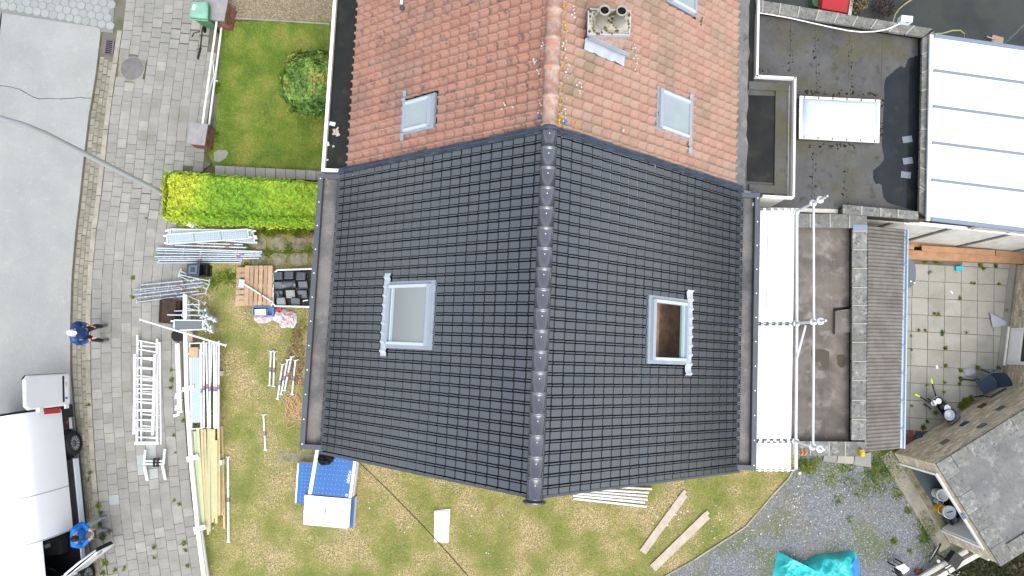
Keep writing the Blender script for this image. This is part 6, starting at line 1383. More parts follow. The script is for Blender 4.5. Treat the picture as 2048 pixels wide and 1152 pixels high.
obj('trowel', MB().tube([P(606, 602, .3), P(616, 600, .3)], .018, 6), MAT['whitetrim'], None, 'white handled trowel lying at the lower edge of the tray', 'trowel')
# blue crate and bags
bk = thing('blue_crate', P(527, 623), 'blue plastic crate with a white box in it below the pallets', 'crate'); C = PP([(507, 614), (548, 614), (546, 632), (507, 630)], .2); obj('base', MB().prism([(p.x, p.y) for p in C], .02, .05), MAT['bluecrate'], bk)
for i in range(4): a, b = C[i], C[(i + 1) % 4]; obj('side', MB().bar((a.x, a.y, .05), (b.x, b.y, .05), .03, .2), MAT['bluecrate'], bk)
obj('white_box', MB().prism(xyq([(509, 619), (531, 618), (532, 630), (510, 630)], .27), .06, .27), MAT['whitetrim'], None, 'small white box standing in the blue crate', 'box')
def crumple(name, c, rx, ry, h, mat, lb, cat, amp=.35, nu=26, nv=10, seed=0, sc=7):
    m_ = MB(); rings = []
    for j in range(nv + 1):
        t = PI / 2 * j / nv; ring = []
        for k in range(nu):
            a = 2 * PI * k / nu; v = Vector((math.cos(t) * math.cos(a), math.cos(t) * math.sin(a), math.sin(t))); f = 1 + amp * mnoise.noise(v * 2.3 + Vector((seed, 0, 0))) + amp * .5 * mnoise.noise(v * sc + Vector((0, seed, 0)))
            ring.append((c[0] + rx * v.x * f, c[1] + ry * v.y * f, c[2] + h * v.z * (1 + amp * 1.2 * mnoise.noise(v * 4 + Vector((9, seed, 0))))))
        rings.append(ring)
    m_.loft(rings, True, False); return obj(name, m_, mat, None, lb, cat)
crumple('plastic_bag', P(527, 637), .29, .14, .16, MAT['pinkplastic'], 'pink and white plastic bag beneath the blue crate', 'bag', seed=2)
crumple('plastic_bag', P(573, 638), .28, .27, .2, MAT['pinkplastic'], 'larger pink red plastic bag right of the blue crate', 'bag', seed=5)
crumple('film_scrap', P(585, 640), .16, .24, .1, MAT['clearplastic'], 'crumpled clear film against the pink plastic bag', 'film', seed=8); crumple('film_scrap', P(552, 631), .12, .16, .1, MAT['clearplastic'], 'crumpled pale film between crate and bag', 'film', seed=11)
obj('red_wrapper', MB().box(P(558, 619, .14), (.16, .1, .04), .3), MAT['redplastic'], None, 'red wrapper scrap at the top of the plastic bag', 'wrapper')
# adjustable props on the lawn
pr = [((542, 703), (539, 771)), ((549, 704), (547, 773)), ((565, 729), (555, 798)), ((575, 720), (562, 789)), ((583, 714), (569, 781)), ((591, 721), (584, 789)), ((527, 830), (531, 900))]
lbs = ['leftmost of the two upright short props near the gutter', 'right one of the two upright short props near the gutter', 'leftmost short prop of the four lying fanned out', 'second short prop of the four lying fanned out', 'third short prop of the four lying fanned out', 'rightmost short prop of the four lying fanned out', 'single short prop lying alone on the lawn']
for (a, b), lb in zip(pr, lbs):
    t = tube_thing('short_prop', P(*a, .06), P(*b, .06), .03, lb, 'prop', 'short props on the lawn', 'galvbright', bands=.52, plates=True)
    obj('lever', MB().bar(P(a[0], a[1], .08), P(a[0] + 7, a[1] - 2, .08), .02, .02), MAT['galv'], t)
for i, (a, b, lb) in enumerate((((560, 791), (568, 805), 'thin pale stick at the foot of the fanned props'), ((551, 868), (556, 888), 'thin pale nail rod lying right of the single prop'), ((577, 781), (583, 789), 'tiny pale stick between the fanned props'))): obj('stick', MB().tube([P(*a, .04), P(*b, .04)], .012, 6), MAT['oldplank'], None, lb, 'stick')
# orange rope
pt = []; 
for k in range(84):
    a = k * .36; pt.append(P(586 + 13 * math.sin(a) + 5 * math.sin(a * .37) + 4 * math.cos(a * 1.7), 815 + 22 * math.cos(a * .81) + 6 * math.sin(a * 1.3), .04 + .02 * math.sin(a * 2)))
lead_ = [P(x, y, .04) for x, y in ((603, 757), (597, 765), (594, 780), (590, 796), (584, 806))]; tail_ = [P(x, y, .04) for x, y in ((578, 838), (572, 852), (576, 856), (586, 852), (594, 844), (592, 838), (584, 840))]
obj('rope', MB().tube(lead_ + pt + tail_, .011, 5), MAT['orange'], None, 'tangled orange rope lying on the lawn under the gutter', 'rope')
# insulation boards
def board_pack(q4, z0, z1, lb, layers=3, dots=None, tops='blueboard', edge=True):
    C = PP(q4, z1); cc = sum(C, Vector()) / 4; t = thing('insulation_pack', Vector((cc.x, cc.y, z0)), lb, 'insulation', 'blue insulation packs'); h = (z1 - z0) / layers
    for k in range(layers):
        dx = random.uniform(-.02, .02) if k < layers - 1 else 0; lay_ = [(p.x + dx, p.y + dx * .5) for p in C]; obj('board', MB().prism(lay_, z0 + k * h, z0 + (k + 1) * h - .012), MAT['foam'], t)
    obj('top_foil', MB().prism([(p.x, p.y) for p in inset(C, .0, .0)], z1 - .011, z1), MAT[tops], t)
    if edge:
        for u0, u1 in ((0, .085),): 
            q = [C[0].lerp(C[1], u0), C[0].lerp(C[1], u1), C[3].lerp(C[2], u1), C[3].lerp(C[2], u0)]; obj('white_tape', MB().prism([(p.x, p.y) for p in q], z1 + .001, z1 + .006), MAT['whitetrim'], t)
    if dots:
        nx, ny, u0, u1, v0, v1 = dots; mb = MB()
        for i in range(nx):
            for j in range(ny):
                u, v = u0 + (u1 - u0) * i / (nx - 1), v0 + (v1 - v0) * j / (ny - 1); p = C[0].lerp(C[1], u).lerp(C[3].lerp(C[2], u), v); mb.lathe((p.x, p.y, z1 + .0015), [(.014, 0), (.014, .002), (.001, .002)], 6)
        obj('printed_dots', mb, MAT['dotblue'], t, kind='stuff')
    return t, C
tB, CB = board_pack([(633, 890), (716, 896), (703, 996), (616, 988)], .0, .55, 'large blue foil insulation pack with white lettering half under the roof', 3, (8, 10, .14, .78, .1, .95))
board_pack([(595, 927), (632, 929), (622, 1010), (590, 1006)], .0, .42, 'smaller blue insulation pack left of the large pack', 2, (4, 11, .3, .9, .06, .92))
tC, CC = board_pack([(690, 995), (710, 996), (706, 1056), (686, 1054)], .0, .35, 'narrow blue insulation offcut stack behind the white boards', 2, None, edge=False)
# lettering on the pack
def text_mesh(name, body, size, origin, xdir, z, mat, parent):
    cu = bpy.data.curves.new(name, 'FONT'); cu.body = body; cu.size = size; cu.resolution_u = 2; cu.extrude = .001
    tmp = bpy.data.objects.new('tmp_text', cu); COL.objects.link(tmp); dg = bpy.context.evaluated_depsgraph_get(); me = bpy.data.meshes.new_from_object(tmp.evaluated_get(dg)); bpy.data.objects.remove(tmp); bpy.data.curves.remove(cu)
    me.materials.clear(); me.materials.append(mat); x = Vector(xdir).normalized(); zz_ = UZ if z == 'up' else Vector(z); y = zz_.cross(x).normalized()
    m4 = Matrix((x, y, zz_)).transposed().to_4x4(); m4.translation = Vector(origin); return inst(name, me, parent, m4)
up = (CB[0] - CB[3]).normalized(); acr = (CB[1] - CB[0]).normalized()
_tp = lambda u, v: CB[0].lerp(CB[1], u).lerp(CB[3].lerp(CB[2], u), v)
o1 = _tp(.905, .72); text_mesh('lettering', 'idelco', .155, (o1.x, o1.y, .5515), up, 'up', MAT['whiteprint'], tB); o2 = _tp(.905, .985); text_mesh('lettering', 'o', .155, (o2.x, o2.y, .5515), up, 'up', MAT['whiteprint'], tB)
q = [CB[0].lerp(CB[1], .935), CB[0].lerp(CB[1], 1.0), CB[3].lerp(CB[2], 1.0), CB[3].lerp(CB[2], .935)]; obj('white_tape', MB().prism([(p.x, p.y) for p in q], .551, .556), MAT['whitetrim'], tB)
wbt = thing('white_board_stack', P(655, 1022), 'stack of white insulation boards in front of the blue pack', 'insulation')
for k, (q4, z) in enumerate((([(609, 990), (702, 998), (698, 1055), (607, 1048)], .5), ([(612, 991), (700, 997), (694, 1057), (608, 1049)], .44), ([(607, 1020), (620, 1022), (614, 1040), (607, 1038)], .38))): obj('board', MB().prism(xyq(q4, z + .05), z if k else z, z + .055), MAT['whiteboard'], wbt)
obj('support', MB().prism(xyq([(615, 995), (694, 1001), (690, 1050), (612, 1044)], .3), 0, .38), MAT['foam'], wbt); obj('handle_slot', MB().bar(P(651, 1018, .556), P(649.5, 1029, .556), .035, .003), MAT['greyplastic'], wbt); obj('handle_slot', MB().bar(P(646, 1037.5, .556), P(651, 1038.5, .556), .03, .003), MAT['greyplastic'], wbt)
jk_ = crumple('dark_jacket', P(651, 918, .56), .21, .17, .26, MAT['blacksoft'], 'crumpled black jacket lying on the blue insulation pack', 'jacket', .45, 30, 12, 3, 6); crumple('pink_glove', P(665, 918, .56), .05, .03, .05, MAT['redplastic'], 'pink glove end beside the black jacket', 'glove', .3, 12, 5, 4)
wp = thing('white_sheet_stack', P(884, 1050), 'small stack of narrow white boards lying alone on the lawn', 'board')
for k, q4 in enumerate(([(869, 1021), (900, 1018), (897, 1084), (868, 1083)], [(868, 1023), (899, 1022), (896, 1085), (870, 1084)])): obj('board', MB().prism(xyq(q4, .06 + .03 * k), .01 + .045 * k, .05 + .045 * k), MAT['whiteboard'], wp)
# overhead cable from the verge
a, b = P(714, 921, 4.3), P(960, 1180, 4.6); obj('overhead_cable', MB().tube([a.lerp(b, t) - UZ * .25 * 4 * t * (1 - t) for t in [k / 20 for k in range(21)]], .011, 6), MAT['cableblack'], None, 'thin black overhead cable crossing the lawn from the roof verge', 'cable')
# white rails under the verge and the two bleached planks
wr = [((1190, 972), (1304, 978), .1), ((1176, 978), (1297, 985), .16), ((1160, 982), (1295, 992), .1), ((1150, 986), (1295, 999), .16), ((1146, 991), (1290, 1005), .1), ((1147, 997), (1293, 1013), .06)]
for i, (a, b, z) in enumerate(wr): tube_thing('white_rail', P(*a, z), P(*b, z), .034, ORD[i] + ' white rail down in the bundle half under the verge', 'rail', 'white rails under the verge', 'whitepaint', ros=4)
for a, b, w_, lb in (((1369, 988), (1285, 1104), .21, 'bleached grey plank lying on the lawn, the shorter upper one'), ((1414, 1030), (1305, 1136), .23, 'bleached grey plank with split end, nearer the gravel drive')):
    p_, q_ = P(*a, .02), P(*b, .02); t = thing('loose_plank', (p_ + q_) / 2, lb, 'plank', 'bleached planks'); d_ = (q_ - p_).normalized(); x = d_.cross(UZ).normalized(); obj('board', MB().bar(p_, q_, w_, .04), MAT['oldplank'], t); obj('split_end', MB().bar(p_ - d_ * .09 + x * w_ * .2, p_ + d_ * .02 + x * w_ * .2, w_ * .5, .035), MAT['oldplank'], t)
# tarpaulin on the drive
def tarp_mesh():
    pts = [(1545, 1160), (1549, 1130), (1556, 1104), (1563, 1106), (1580, 1118), (1596, 1128), (1612, 1120), (1640, 1108), (1672, 1106), (1700, 1101), (1712, 1108), (1714, 1130), (1718, 1160), (1722, 1200), (1640, 1215), (1560, 1210)]
    ring = [Vector((x, y, 0)) for x, y in blob(pts, 0, 0, 8)]; c = sum(ring, Vector()) / len(ring); m_ = MB(); rings = []
    ridge = lambda x, y, s_, o: 1 - abs(mnoise.noise(Vector((x * s_, y * s_, o)))) * 2.2
    for j in range(34):
        t = j / 33; rr = []
        for p in ring:
            q = p.lerp(c, t); e = min(1, t * 5)
            z = .30 * (1 - (1 - t) ** 3) + e * (.13 * ridge(q.x + .3 * q.y, q.y, 1.3, 1) + .06 * ridge(q.x - q.y * .4, q.y, 3.1, 5) + .025 * ridge(q.x, q.y, 7.5, 8)); rr.append((q.x, q.y, .01 + max(0, z)))
        rings.append(rr)
    return m_.loft(rings, False, False)
tp = thing('tarpaulin', P(1630, 1150), 'crumpled teal tarpaulin heap on the gravel drive', 'tarpaulin'); obj('sheet', tarp_mesh(), MAT['tarp'], tp)
m_ = MB(); q4 = PP([(1700, 1122), (1713, 1112), (1717, 1165), (1690, 1165)], .2); rows = [[q4[0].lerp(q4[1], u).lerp(q4[3].lerp(q4[2], u), v) + UZ * (.12 + .06 * mnoise.noise(Vector((u * 4, v * 4, 0)))) for u in [k / 6 for k in range(7)]] for v in [k / 6 for k in range(7)]]; m_.loft(rows, False, True, closed=False); obj('blue_lining', m_, MAT['tarpblue'], tp)
# bicycle, chair and white fence by the garage
by = thing('bicycle', P(1872, 1108), 'black bicycle with chrome rim leaning near the garage corner', 'bicycle')
def ringtube(c, r, rt, ax, mat, nm, par, n=28):
    ax = Vector(ax).normalized(); u = ax.cross(UZ).normalized(); v = ax.cross(u); return obj(nm, MB().tube([Vector(c) + (u * math.cos(2 * PI * k / n) + v * math.sin(2 * PI * k / n)) * r for k in range(n + 1)], rt, 6, cap=False), mat, par)
bd = Vector((.55, .83, 0)).normalized(); bax = Vector((bd.y, -bd.x, .55)).normalized(); wc = P(1870, 1106, .3)
ringtube(wc, .31, .02, bax, MAT['rubber'], 'tyre', by); ringtube(wc, .285, .013, bax, MAT['alu'], 'rim', by)
for k in range(10):
    u = bax.cross(UZ).normalized(); v = bax.cross(u); a = PI * k / 10; obj('spoke', MB().tube([wc - (u * math.cos(a) + v * math.sin(a)) * .28, wc + (u * math.cos(a) + v * math.sin(a)) * .28], .003, 4), MAT['alu'], by)
wc2 = wc + Vector((.55, -.75, .0)); ringtube(wc2, .31, .02, bax, MAT['rubber'], 'tyre', by); ringtube(wc2, .285, .013, bax, MAT['alu'], 'rim', by)
hd = wc + UZ * .55 + Vector((.12, -.1, 0)); st2 = wc2 + UZ * .5; bb_ = wc.lerp(wc2, .55)
for a, b, r_ in ((wc, hd, .018), (hd, st2, .02), (hd, bb_, .02), (bb_, st2, .02), (wc2, st2, .014), (wc2, bb_, .014)): obj('frame_tube', MB().tube([a, b], r_, 8), MAT['black'], by)
obj('handlebar', MB().tube([hd + Vector((-.22, -.14, .08)), hd + Vector((0, 0, .1)), hd + Vector((.24, .12, .08))], .014, 8), MAT['alu'], by); obj('basket', MB().box(wc + UZ * .62 + Vector((.16, .0, 0)), (.36, .3, .22), .9), MAT['black'], by); obj('saddle', MB().ell(st2 + UZ * .1, (.07, .15, .04), 10, 5, R=Matrix.Rotation(.6, 3, 'Z')), MAT['black'], by); obj('lamp', MB().ell(wc + UZ * .35 + Vector((-.12, -.12, 0)), (.05, .05, .05), 8, 6), MAT['whitetrim'], by)
ch = thing('garden_chair', P(1806, 1140), 'white seated chair on a dark frame at the bottom edge', 'chair'); C = PP([(1791, 1133), (1807, 1127), (1820, 1138), (1800, 1151)], .42); rows = [[C[0].lerp(C[1], u).lerp(C[3].lerp(C[2], u), v) + UZ * (.04 * math.cos(PI * (u - .5))) for u in [k / 5 for k in range(6)]] for v in [k / 5 for k in range(6)]]
obj('seat', MB().loft(rows, False, True, closed=False), MAT['whitetrim'], ch); [obj('leg', MB().tube([(p.x, p.y, .42), (p.x, p.y, .0)], .02, 6), MAT['black'], ch) for p in C]; obj('backrest', MB().bar(P(1788, 1136, .4), P(1800, 1158, .4), .05, .35), MAT['black'], ch); obj('armrest', MB().bar(P(1786, 1122, .55), P(1798, 1130, .55), .04, .03), MAT['black'], ch)
obj('red_rag', MB().box(P(1840, 1145, .05), (.2, .13, .06), .3).box(P(1834, 1143, .06), (.1, .12, .05), -.6), M('faded_red', (.16, .05, .05), .9), None, 'faded red rag lying beside the white fence', 'rag')
fw_ = thing('white_rail_fence', P(1915, 1135), 'low white rail fence running from the garage corner', 'fence')
for a, b, z in (((1962, 1103), (1895, 1141), .45), ((1892, 1143), (1830, 1178), .45), ((1932, 1100), (1820, 1165), .12)): obj('rail', MB().bar(P(*a, z), P(*b, z), .12, .08), MAT['concwall'], fw_)
for x, y in ((1955, 1108), (1893, 1143)): q = P(x, y, 0); obj('post', MB().box((q.x, q.y, .25), (.08, .08, .5), .5), MAT['concwall'], fw_)
# patio objects
wbw = thing('wheelbarrow', P(1885, 810), 'grey wheelbarrow with lime green grips loaded with dishes', 'wheelbarrow')
zt_ = .62; C = PP([(1862, 800), (1880, 788), (1922, 833), (1899, 852)], zt_); I = inset(C, .14, .12)
def rq(C, z, r=.2):
    out = []
    for i in range(4):
        p0, p1, p2 = C[i - 1], C[i], C[(i + 1) % 4]
        for t in (0, .5, 1): a = p1.lerp(p0, r * (1 - t)) if t < .5 else p1.lerp(p2, r * (t)) if t > .5 else p1.lerp((p0 + p2) / 2, r * .5); out.append(Vector((a.x, a.y, z)))
    return out
obj('tray', MB().loft([rq(I, zt_ - .22), rq(C, zt_), rq(inset(C, -.03, -.03), zt_ + .015), rq(inset(C, .03, .03), zt_), rq(inset(I, .02, .02), zt_ - .2)], False, True).add(rq(inset(I, .02, .02), zt_ - .2), [tuple(range(12))]), MAT['steelgrey'], wbw)
for g0_, g1_, mid_ in (((1872, 793), (1864, 765), (1868, 780)), ((1859, 806), (1837, 792), (1848, 798))):
    a, m2, b = P(*g0_, .5), P(*mid_, .6), P(*g1_, .62); obj('handle', MB().tube([a, m2, b], .02, 8), MAT['black'], wbw); d_ = (b - m2).normalized(); obj('grip', MB().tube([b - d_ * .03, b + d_ * .12], .028, 8), MAT['lime'], wbw)
for a, b in (((1856, 797), (1866, 806)), ((1848, 808), (1862, 818))): obj('leg', MB().tube([P(*a, 0.02), P(b[0], b[1], .35)], .02, 8), MAT['black'], wbw)
q = P(1912, 842, .2); ringtube(q, .15, .045, (-(C[1] - C[2]).normalized().y, (C[1] - C[2]).normalized().x, 0), MAT['rubber'], 'wheel', wbw, 20)
def plate_thing(px, py, z, r, lb, m1='whitetrim', m2=None):
    c = P(px, py, z); t = thing('plate', c, lb, 'plate', 'dishes in the wheelbarrow'); obj('dish', MB().lathe(c, [(r * .5, 0), (r, .025), (r, .032), (r * .7, .016), (.004, .014)], 20), MAT[m1], t)
    if m2: obj('rim_band', MB().lathe(c + UZ * .002, [(r * .93, .024), (r * 1.05, .03), (r * 1.05, .036), (r * .93, .034)], 20, cap=False), MAT[m2], t)
plate_thing(1876, 802, .56, .085, 'round white plate at the upper right of the wheelbarrow tray'); plate_thing(1867, 806, .55, .085, 'round white plate nearest the wheelbarrow handles'); plate_thing(1894, 816, .56, .1, 'white dish in the middle of the wheelbarrow tray'); plate_thing(1898, 830, .58, .175, 'large plate with dark blue rim at the front of the tray', 'boxblue', 'bluegrey'); plate_thing(1895, 828, .6, .1, 'small white plate lying on the blue rimmed plate')
obj('blue_tile', MB().box(P(1909, 827, .56), (.16, .24, .02), .75), MAT['boxblue'], None, 'pale blue patterned tile at the wheelbarrow edge', 'tile'); obj('dark_bag', MB().ell(P(1885, 812, .45), (.16, .18, .12), 10, 6), MAT['black'], None, 'dark bag between the dishes in the wheelbarrow', 'bag')
pc = thing('patio_chair', P(1975, 770), 'dark blue grey plastic garden chair standing by the garage wall', 'chair'); c0 = P(1973, 768, .42)
ca = .5; cx_ = Vector((math.cos(ca), math.sin(ca), 0)); cy_ = Vector((-math.sin(ca), math.cos(ca), 0))
rows = [[c0 + cx_ * (.26 * u) + cy_ * (.24 * v) + UZ * (.02 * (u * u + v * v)) for u in (-1, -.5, 0, .5, 1)] for v in (-1, -.5, 0, .5, 1)]; obj('seat', MB().loft(rows, False, True, closed=False), MAT['bluegrey'], pc)
rows = [[c0 + cy_ * (.25 * u * (1 - .15 * h)) + cx_ * (.26 + .12 * h - .05 * (u * u)) + UZ * (.05 + .48 * h) for u in (-1, -.5, 0, .5, 1)] for h in (0, .33, .66, 1)]; obj('backrest', MB().loft(rows, False, True, closed=False), MAT['bluegrey'], pc)
for sx, sy in ((-1, -1), (-1, 1), (1, -1), (1, 1)): p = c0 + cx_ * (.24 * sx) + cy_ * (.25 * sy); obj('leg', MB().tube([p, p + cx_ * (.07 * sx) + cy_ * .05 * sy - UZ * .41], [.025, .018], 8), MAT['black'], pc)
for sy in (-1, 1): p = c0 + cy_ * (.29 * sy) + UZ * .22; obj('armrest', MB().bar(p - cx_ * .24, p + cx_ * .3, .05, .03), MAT['bluegrey'], pc); obj('arm_post', MB().tube([p - cx_ * .22, p - cx_ * .22 - UZ * .22], .018, 6), MAT['black'], pc)
crumple('grey_cushion', P(1939, 745), .2, .14, .07, MAT['cloth'], 'pale blue grey cushion beside the patio chair', 'cushion', .15, 20, 8, 3, 3)
m_ = MB(); q4 = PP([(1978, 625), (2011, 643), (2009, 651), (1984, 655)], .05); rows = [[q4[0].lerp(q4[1], u).lerp(q4[3].lerp(q4[2], u), v) + UZ * (.03 + .05 * abs(mnoise.noise(Vector((u * 5, v * 5, 2))))) for u in [k / 7 for k in range(8)]] for v in [k / 7 for k in range(8)]]; m_.loft(rows, False, True, closed=False); obj('grey_cloth', m_, MAT['cloth'], None, 'triangular grey cloth lying on the patio near the brick wall', 'cloth')
obj('blue_packet', MB().box(P(1917, 537, .05), (.2, .13, .09), .05), MAT['turq'], None, 'small turquoise packet on the patio below the beams', 'packet'); obj('small_brush', MB().box(P(1861, 545, .05), (.12, .06, .04), .5), MAT['greyplastic'], None, 'small dark brush head lying on the patio', 'brush')
obj('paper_scrap', MB().box(P(1874, 734, .025), (.06, .1, .01), .3), MAT['whitetrim'], None, 'small white paper scrap on the patio slabs', 'paper'); obj('white_stick', MB().bar(P(1900, 582, .02), P(1905, 587, .02), .035, .02), MAT['whitetrim'], None, 'short white stick on the patio slabs', 'stick')
pt_ = thing('parasol_base', P(1842, 876), 'round blue parasol base on the red pavers', 'parasol base'); q = P(1842, 875, .1); obj('disc', MB().lathe((q.x, q.y, .015), [(.15, 0), (.15, .05), (.1, .09), (.04, .11), (.04, .14)], 20, cap=True), MAT['bluegrey'], pt_); obj('socket', MB().lathe((q.x, q.y, .15), [(.03, 0), (.03, .006), (.001, .006)], 10), MAT['holeblack'], pt_)
# ================================================================== van
Wa, Wb = P(149, 886, .36), P(174, 1138, .36)
VF = (Wb - Wa).normalized(); VLt = Vector((-VF.y, VF.x, 0))
if VLt.x < 0: VLt = -VLt
VO = Wa - VF * 1.05; VO.z = 0
def V_(a, l, z): q = VO + VF * a + VLt * l; return Vector((q.x, q.y, z))
van = thing('van', V_(2.8, -1, 0), 'white panel van with open rear door and open driver door', 'van')
half = [(.30, -.05), (.50, -.012), (.56, .012), (.74, .014), (.80, -.004), (1.2, -.012), (1.6, -.05), (1.95, -.11), (2.18, -.18), (2.33, -.33), (2.40, -.62)]
sec = half + [(2.415, -1.02)] + [(z, -2.04 - l) for z, l in half[::-1]]
WB = 3.78
stat = [0, .06, .3, .62, 1.05, 1.48, 2.0, 2.6, 3.2, 3.42, 3.8, 4.15, 4.35, 4.5, 4.7, 4.9, 5.1, 5.3, 5.55, 5.75, 5.85]
def roofz(a):
    T_ = [(0, 2.415), (3.9, 2.40), (4.2, 2.34), (4.35, 2.25), (5.1, 1.42), (5.3, 1.33), (5.55, 1.2), (5.75, 1.0), (5.85, .75), (6, .6)]
    for (a0, z0), (a1, z1) in zip(T_[:-1], T_[1:]):
        if a0 <= a <= a1: return z0 + (z1 - z0) * (a - a0) / (a1 - a0)
    return .6
def vring(a):
    rz = roofz(a); out = []; nose = max(0, (a - 5.3) / .55) ** 2 * .25; tail_ = .05 if a == 0 else 0
    for z, l in sec:
        lc = l + 1.02; zz_ = z
        if z > rz: zz_ = rz - .0; 
        lc *= 1 - nose - tail_ * .5
        if z > rz: zz_ = rz + .03 * (1 - abs(lc)) 
        out.append(V_(a, lc - 1.02, zz_))
    return out
R = [vring(a) for a in stat]; n = len(sec); mb = MB()
vs = [p for r in R for p in r]; fw, fb, fgl = [], [], []
for k in range(len(stat) - 1):
    am = (stat[k] + stat[k + 1]) / 2
    for i in range(n - 1):
        zm = (sec[i][0] + sec[i + 1][0]) / 2; near = i < len(half); q = (k * n + i, k * n + i + 1, (k + 1) * n + i + 1, (k + 1) * n + i)
        if near and 3.42 < am < 4.5 and .5 < zm < 2.0: continue                       # driver's doorway
        if near and zm < .78 and (abs(am - 1.05) < .42 or abs(am - 1.05 - WB) < .44): continue  # wheel arches
        if 4.35 < am < 5.1 and 2 <= 2 and sec[i][0] > 1.62 and abs((sec[i][1] + sec[i + 1][1]) / 2 + 1.02) < .97: fgl.append(q)
        elif .5 < zm < .79 and am < 5.5: fb.append(q)
        elif zm < .5: fw.append(q)
        else: fw.append(q)
mb.add(vs, fw, True, 0); mb.add(vs, fb, True, 1); mb.add(vs, fgl, True, 2); mb.add(R[-1], [tuple(range(n))], False, 1)
obj('body', mb, [MAT['vanwhite'], MAT['black'], MAT['darkglass']], van)
obj('cargo_floor', MB().hexa(order(1, [V_(.1, -2.0, .5), V_(5.2, -2.0, .5), V_(5.2, -.04, .5), V_(.1, -.04, .5)], [V_(.1, -2.0, .58), V_(5.2, -2.0, .58), V_(5.2, -.04, .58), V_(.1, -.04, .58)])), MAT['indigo'], van)
obj('bulkhead', MB().hexa(order(1, [V_(3.3, -1.95, .58), V_(3.34, -1.95, .58), V_(3.34, -.15, .58), V_(3.3, -.15, .58)], [V_(3.3, -1.85, 2.25), V_(3.34, -1.85, 2.25), V_(3.34, -.3, 2.25), V_(3.3, -.3, 2.25)])), MAT['indigo'], van)
obj('seat_base', MB().box(V_(3.75, -.5, .85), (.5, .5, .3), math.atan2(VF.y, VF.x)), MAT['seatcloth'], van); obj('seat_back', MB().box(V_(3.5, -.5, 1.3), (.16, .5, .7), math.atan2(VF.y, VF.x)), MAT['seatcloth'], van)
obj('dashboard', MB().box(V_(4.72, -1.02, 1.1), (.4, 1.7, .35), math.atan2(VF.y, VF.x)), MAT['indigo'], van)
q = V_(4.38, -.5, 1.25); ringtube(q, .19, .018, VF + UZ * 1.0, MAT['black'], 'steering_wheel', van, 20)
obj('papers', MB().box(V_(3.72, -.62, 1.01), (.16, .1, .01), .4), MAT['cloth'], van)
obj('door_sill', MB().hexa(order(1, [V_(3.45, -.14, .42), V_(4.5, -.14, .42), V_(4.5, .0, .42), V_(3.45, .0, .42)], [V_(3.45, -.14, .56), V_(4.5, -.14, .56), V_(4.5, -.01, .52), V_(3.45, -.01, .52)])), MAT['vanwhite'], van)
obj('rear_bumper', MB().hexa(order(1, [V_(-.1, -1.98, .32), V_(.02, -1.98, .32), V_(.02, -.06, .32), V_(-.1, -.06, .32)], [V_(-.1, -1.98, .54), V_(.02, -1.98, .54), V_(.02, -.06, .54), V_(-.1, -.06, .54)])), MAT['black'], van)
obj('corner_guard', MB().hexa(order(1, [V_(-.1, -.06, .32), V_(.3, -.06, .32), V_(.3, .03, .32), V_(-.06, .03, .32)], [V_(-.1, -.06, .74), V_(.3, -.06, .74), V_(.3, .02, .74), V_(-.06, .02, .74)])), MAT['black'], van)
obj('tail_light', MB().hexa(order(1, [V_(-.025, -.1, .86), V_(.13, -.1, .86), V_(.13, .012, .86), V_(-.025, .012, .86)], [V_(-.025, -.16, 1.5), V_(.11, -.16, 1.5), V_(.11, -.02, 1.5), V_(-.025, -.02, 1.5)])), MAT['tail'], van)
def wheel(a):
    c = V_(a, -.2, .36); w = obj('wheel', MB().lathe(c, [(.22, .0), (.32, .01), (.36, .05), (.365, .12), (.36, .19), (.33, .225), (.23, .235)], 28, axis=VLt, cap=False), MAT['rubber'], van)
    obj('rim', MB().lathe(c, [(.235, .2), (.235, .228), (.2, .205), (.1, .17), (.06, .2), (.01, .205)], 24, axis=VLt, cap=False), MAT['rim'], w)
    for k in range(12):
        t = 2 * PI * k / 12; u = VF * math.cos(t) + UZ * math.sin(t); obj('spoke', MB().bar(c + VLt * .195 + u * .1, c + VLt * .215 + u * .2, .035, .012, up=VLt), MAT['galv'], w)
    obj('arch_liner', MB().lathe(c - VLt * .25, [(.42, 0), (.42, .3)], 24, axis=VLt), MAT['indigo'], van)
wheel(1.05); wheel(1.05 + WB)
obj('sill_strip', MB().hexa(order(1, [V_(1.5, -.03, .30), V_(3.42, -.03, .30), V_(3.42, .03, .30), V_(1.5, .03, .30)], [V_(1.5, -.03, .5), V_(3.42, -.03, .5), V_(3.42, .025, .5), V_(1.5, .025, .5)])), MAT['boxblue'], van)
for p_ in ((.66, .78), ): obj('marker', MB().box(V_(.42, .02, .66), (.05, .02, .05), math.atan2(VF.y, VF.x)), MAT['tail'], van)
# seams
for a in (3.40, 2.2): obj('panel_seam', MB().tube([V_(a, l + .003 if l > -1 else l, z + .003) for z, l in sec[4:12]], .006, 4), MAT['greyplastic'], van)
obj('roof_aerial', MB().tube([V_(3.95, -1.0, 2.38), V_(3.8, -1.0, 2.55)], .02, 6), MAT['black'], van)
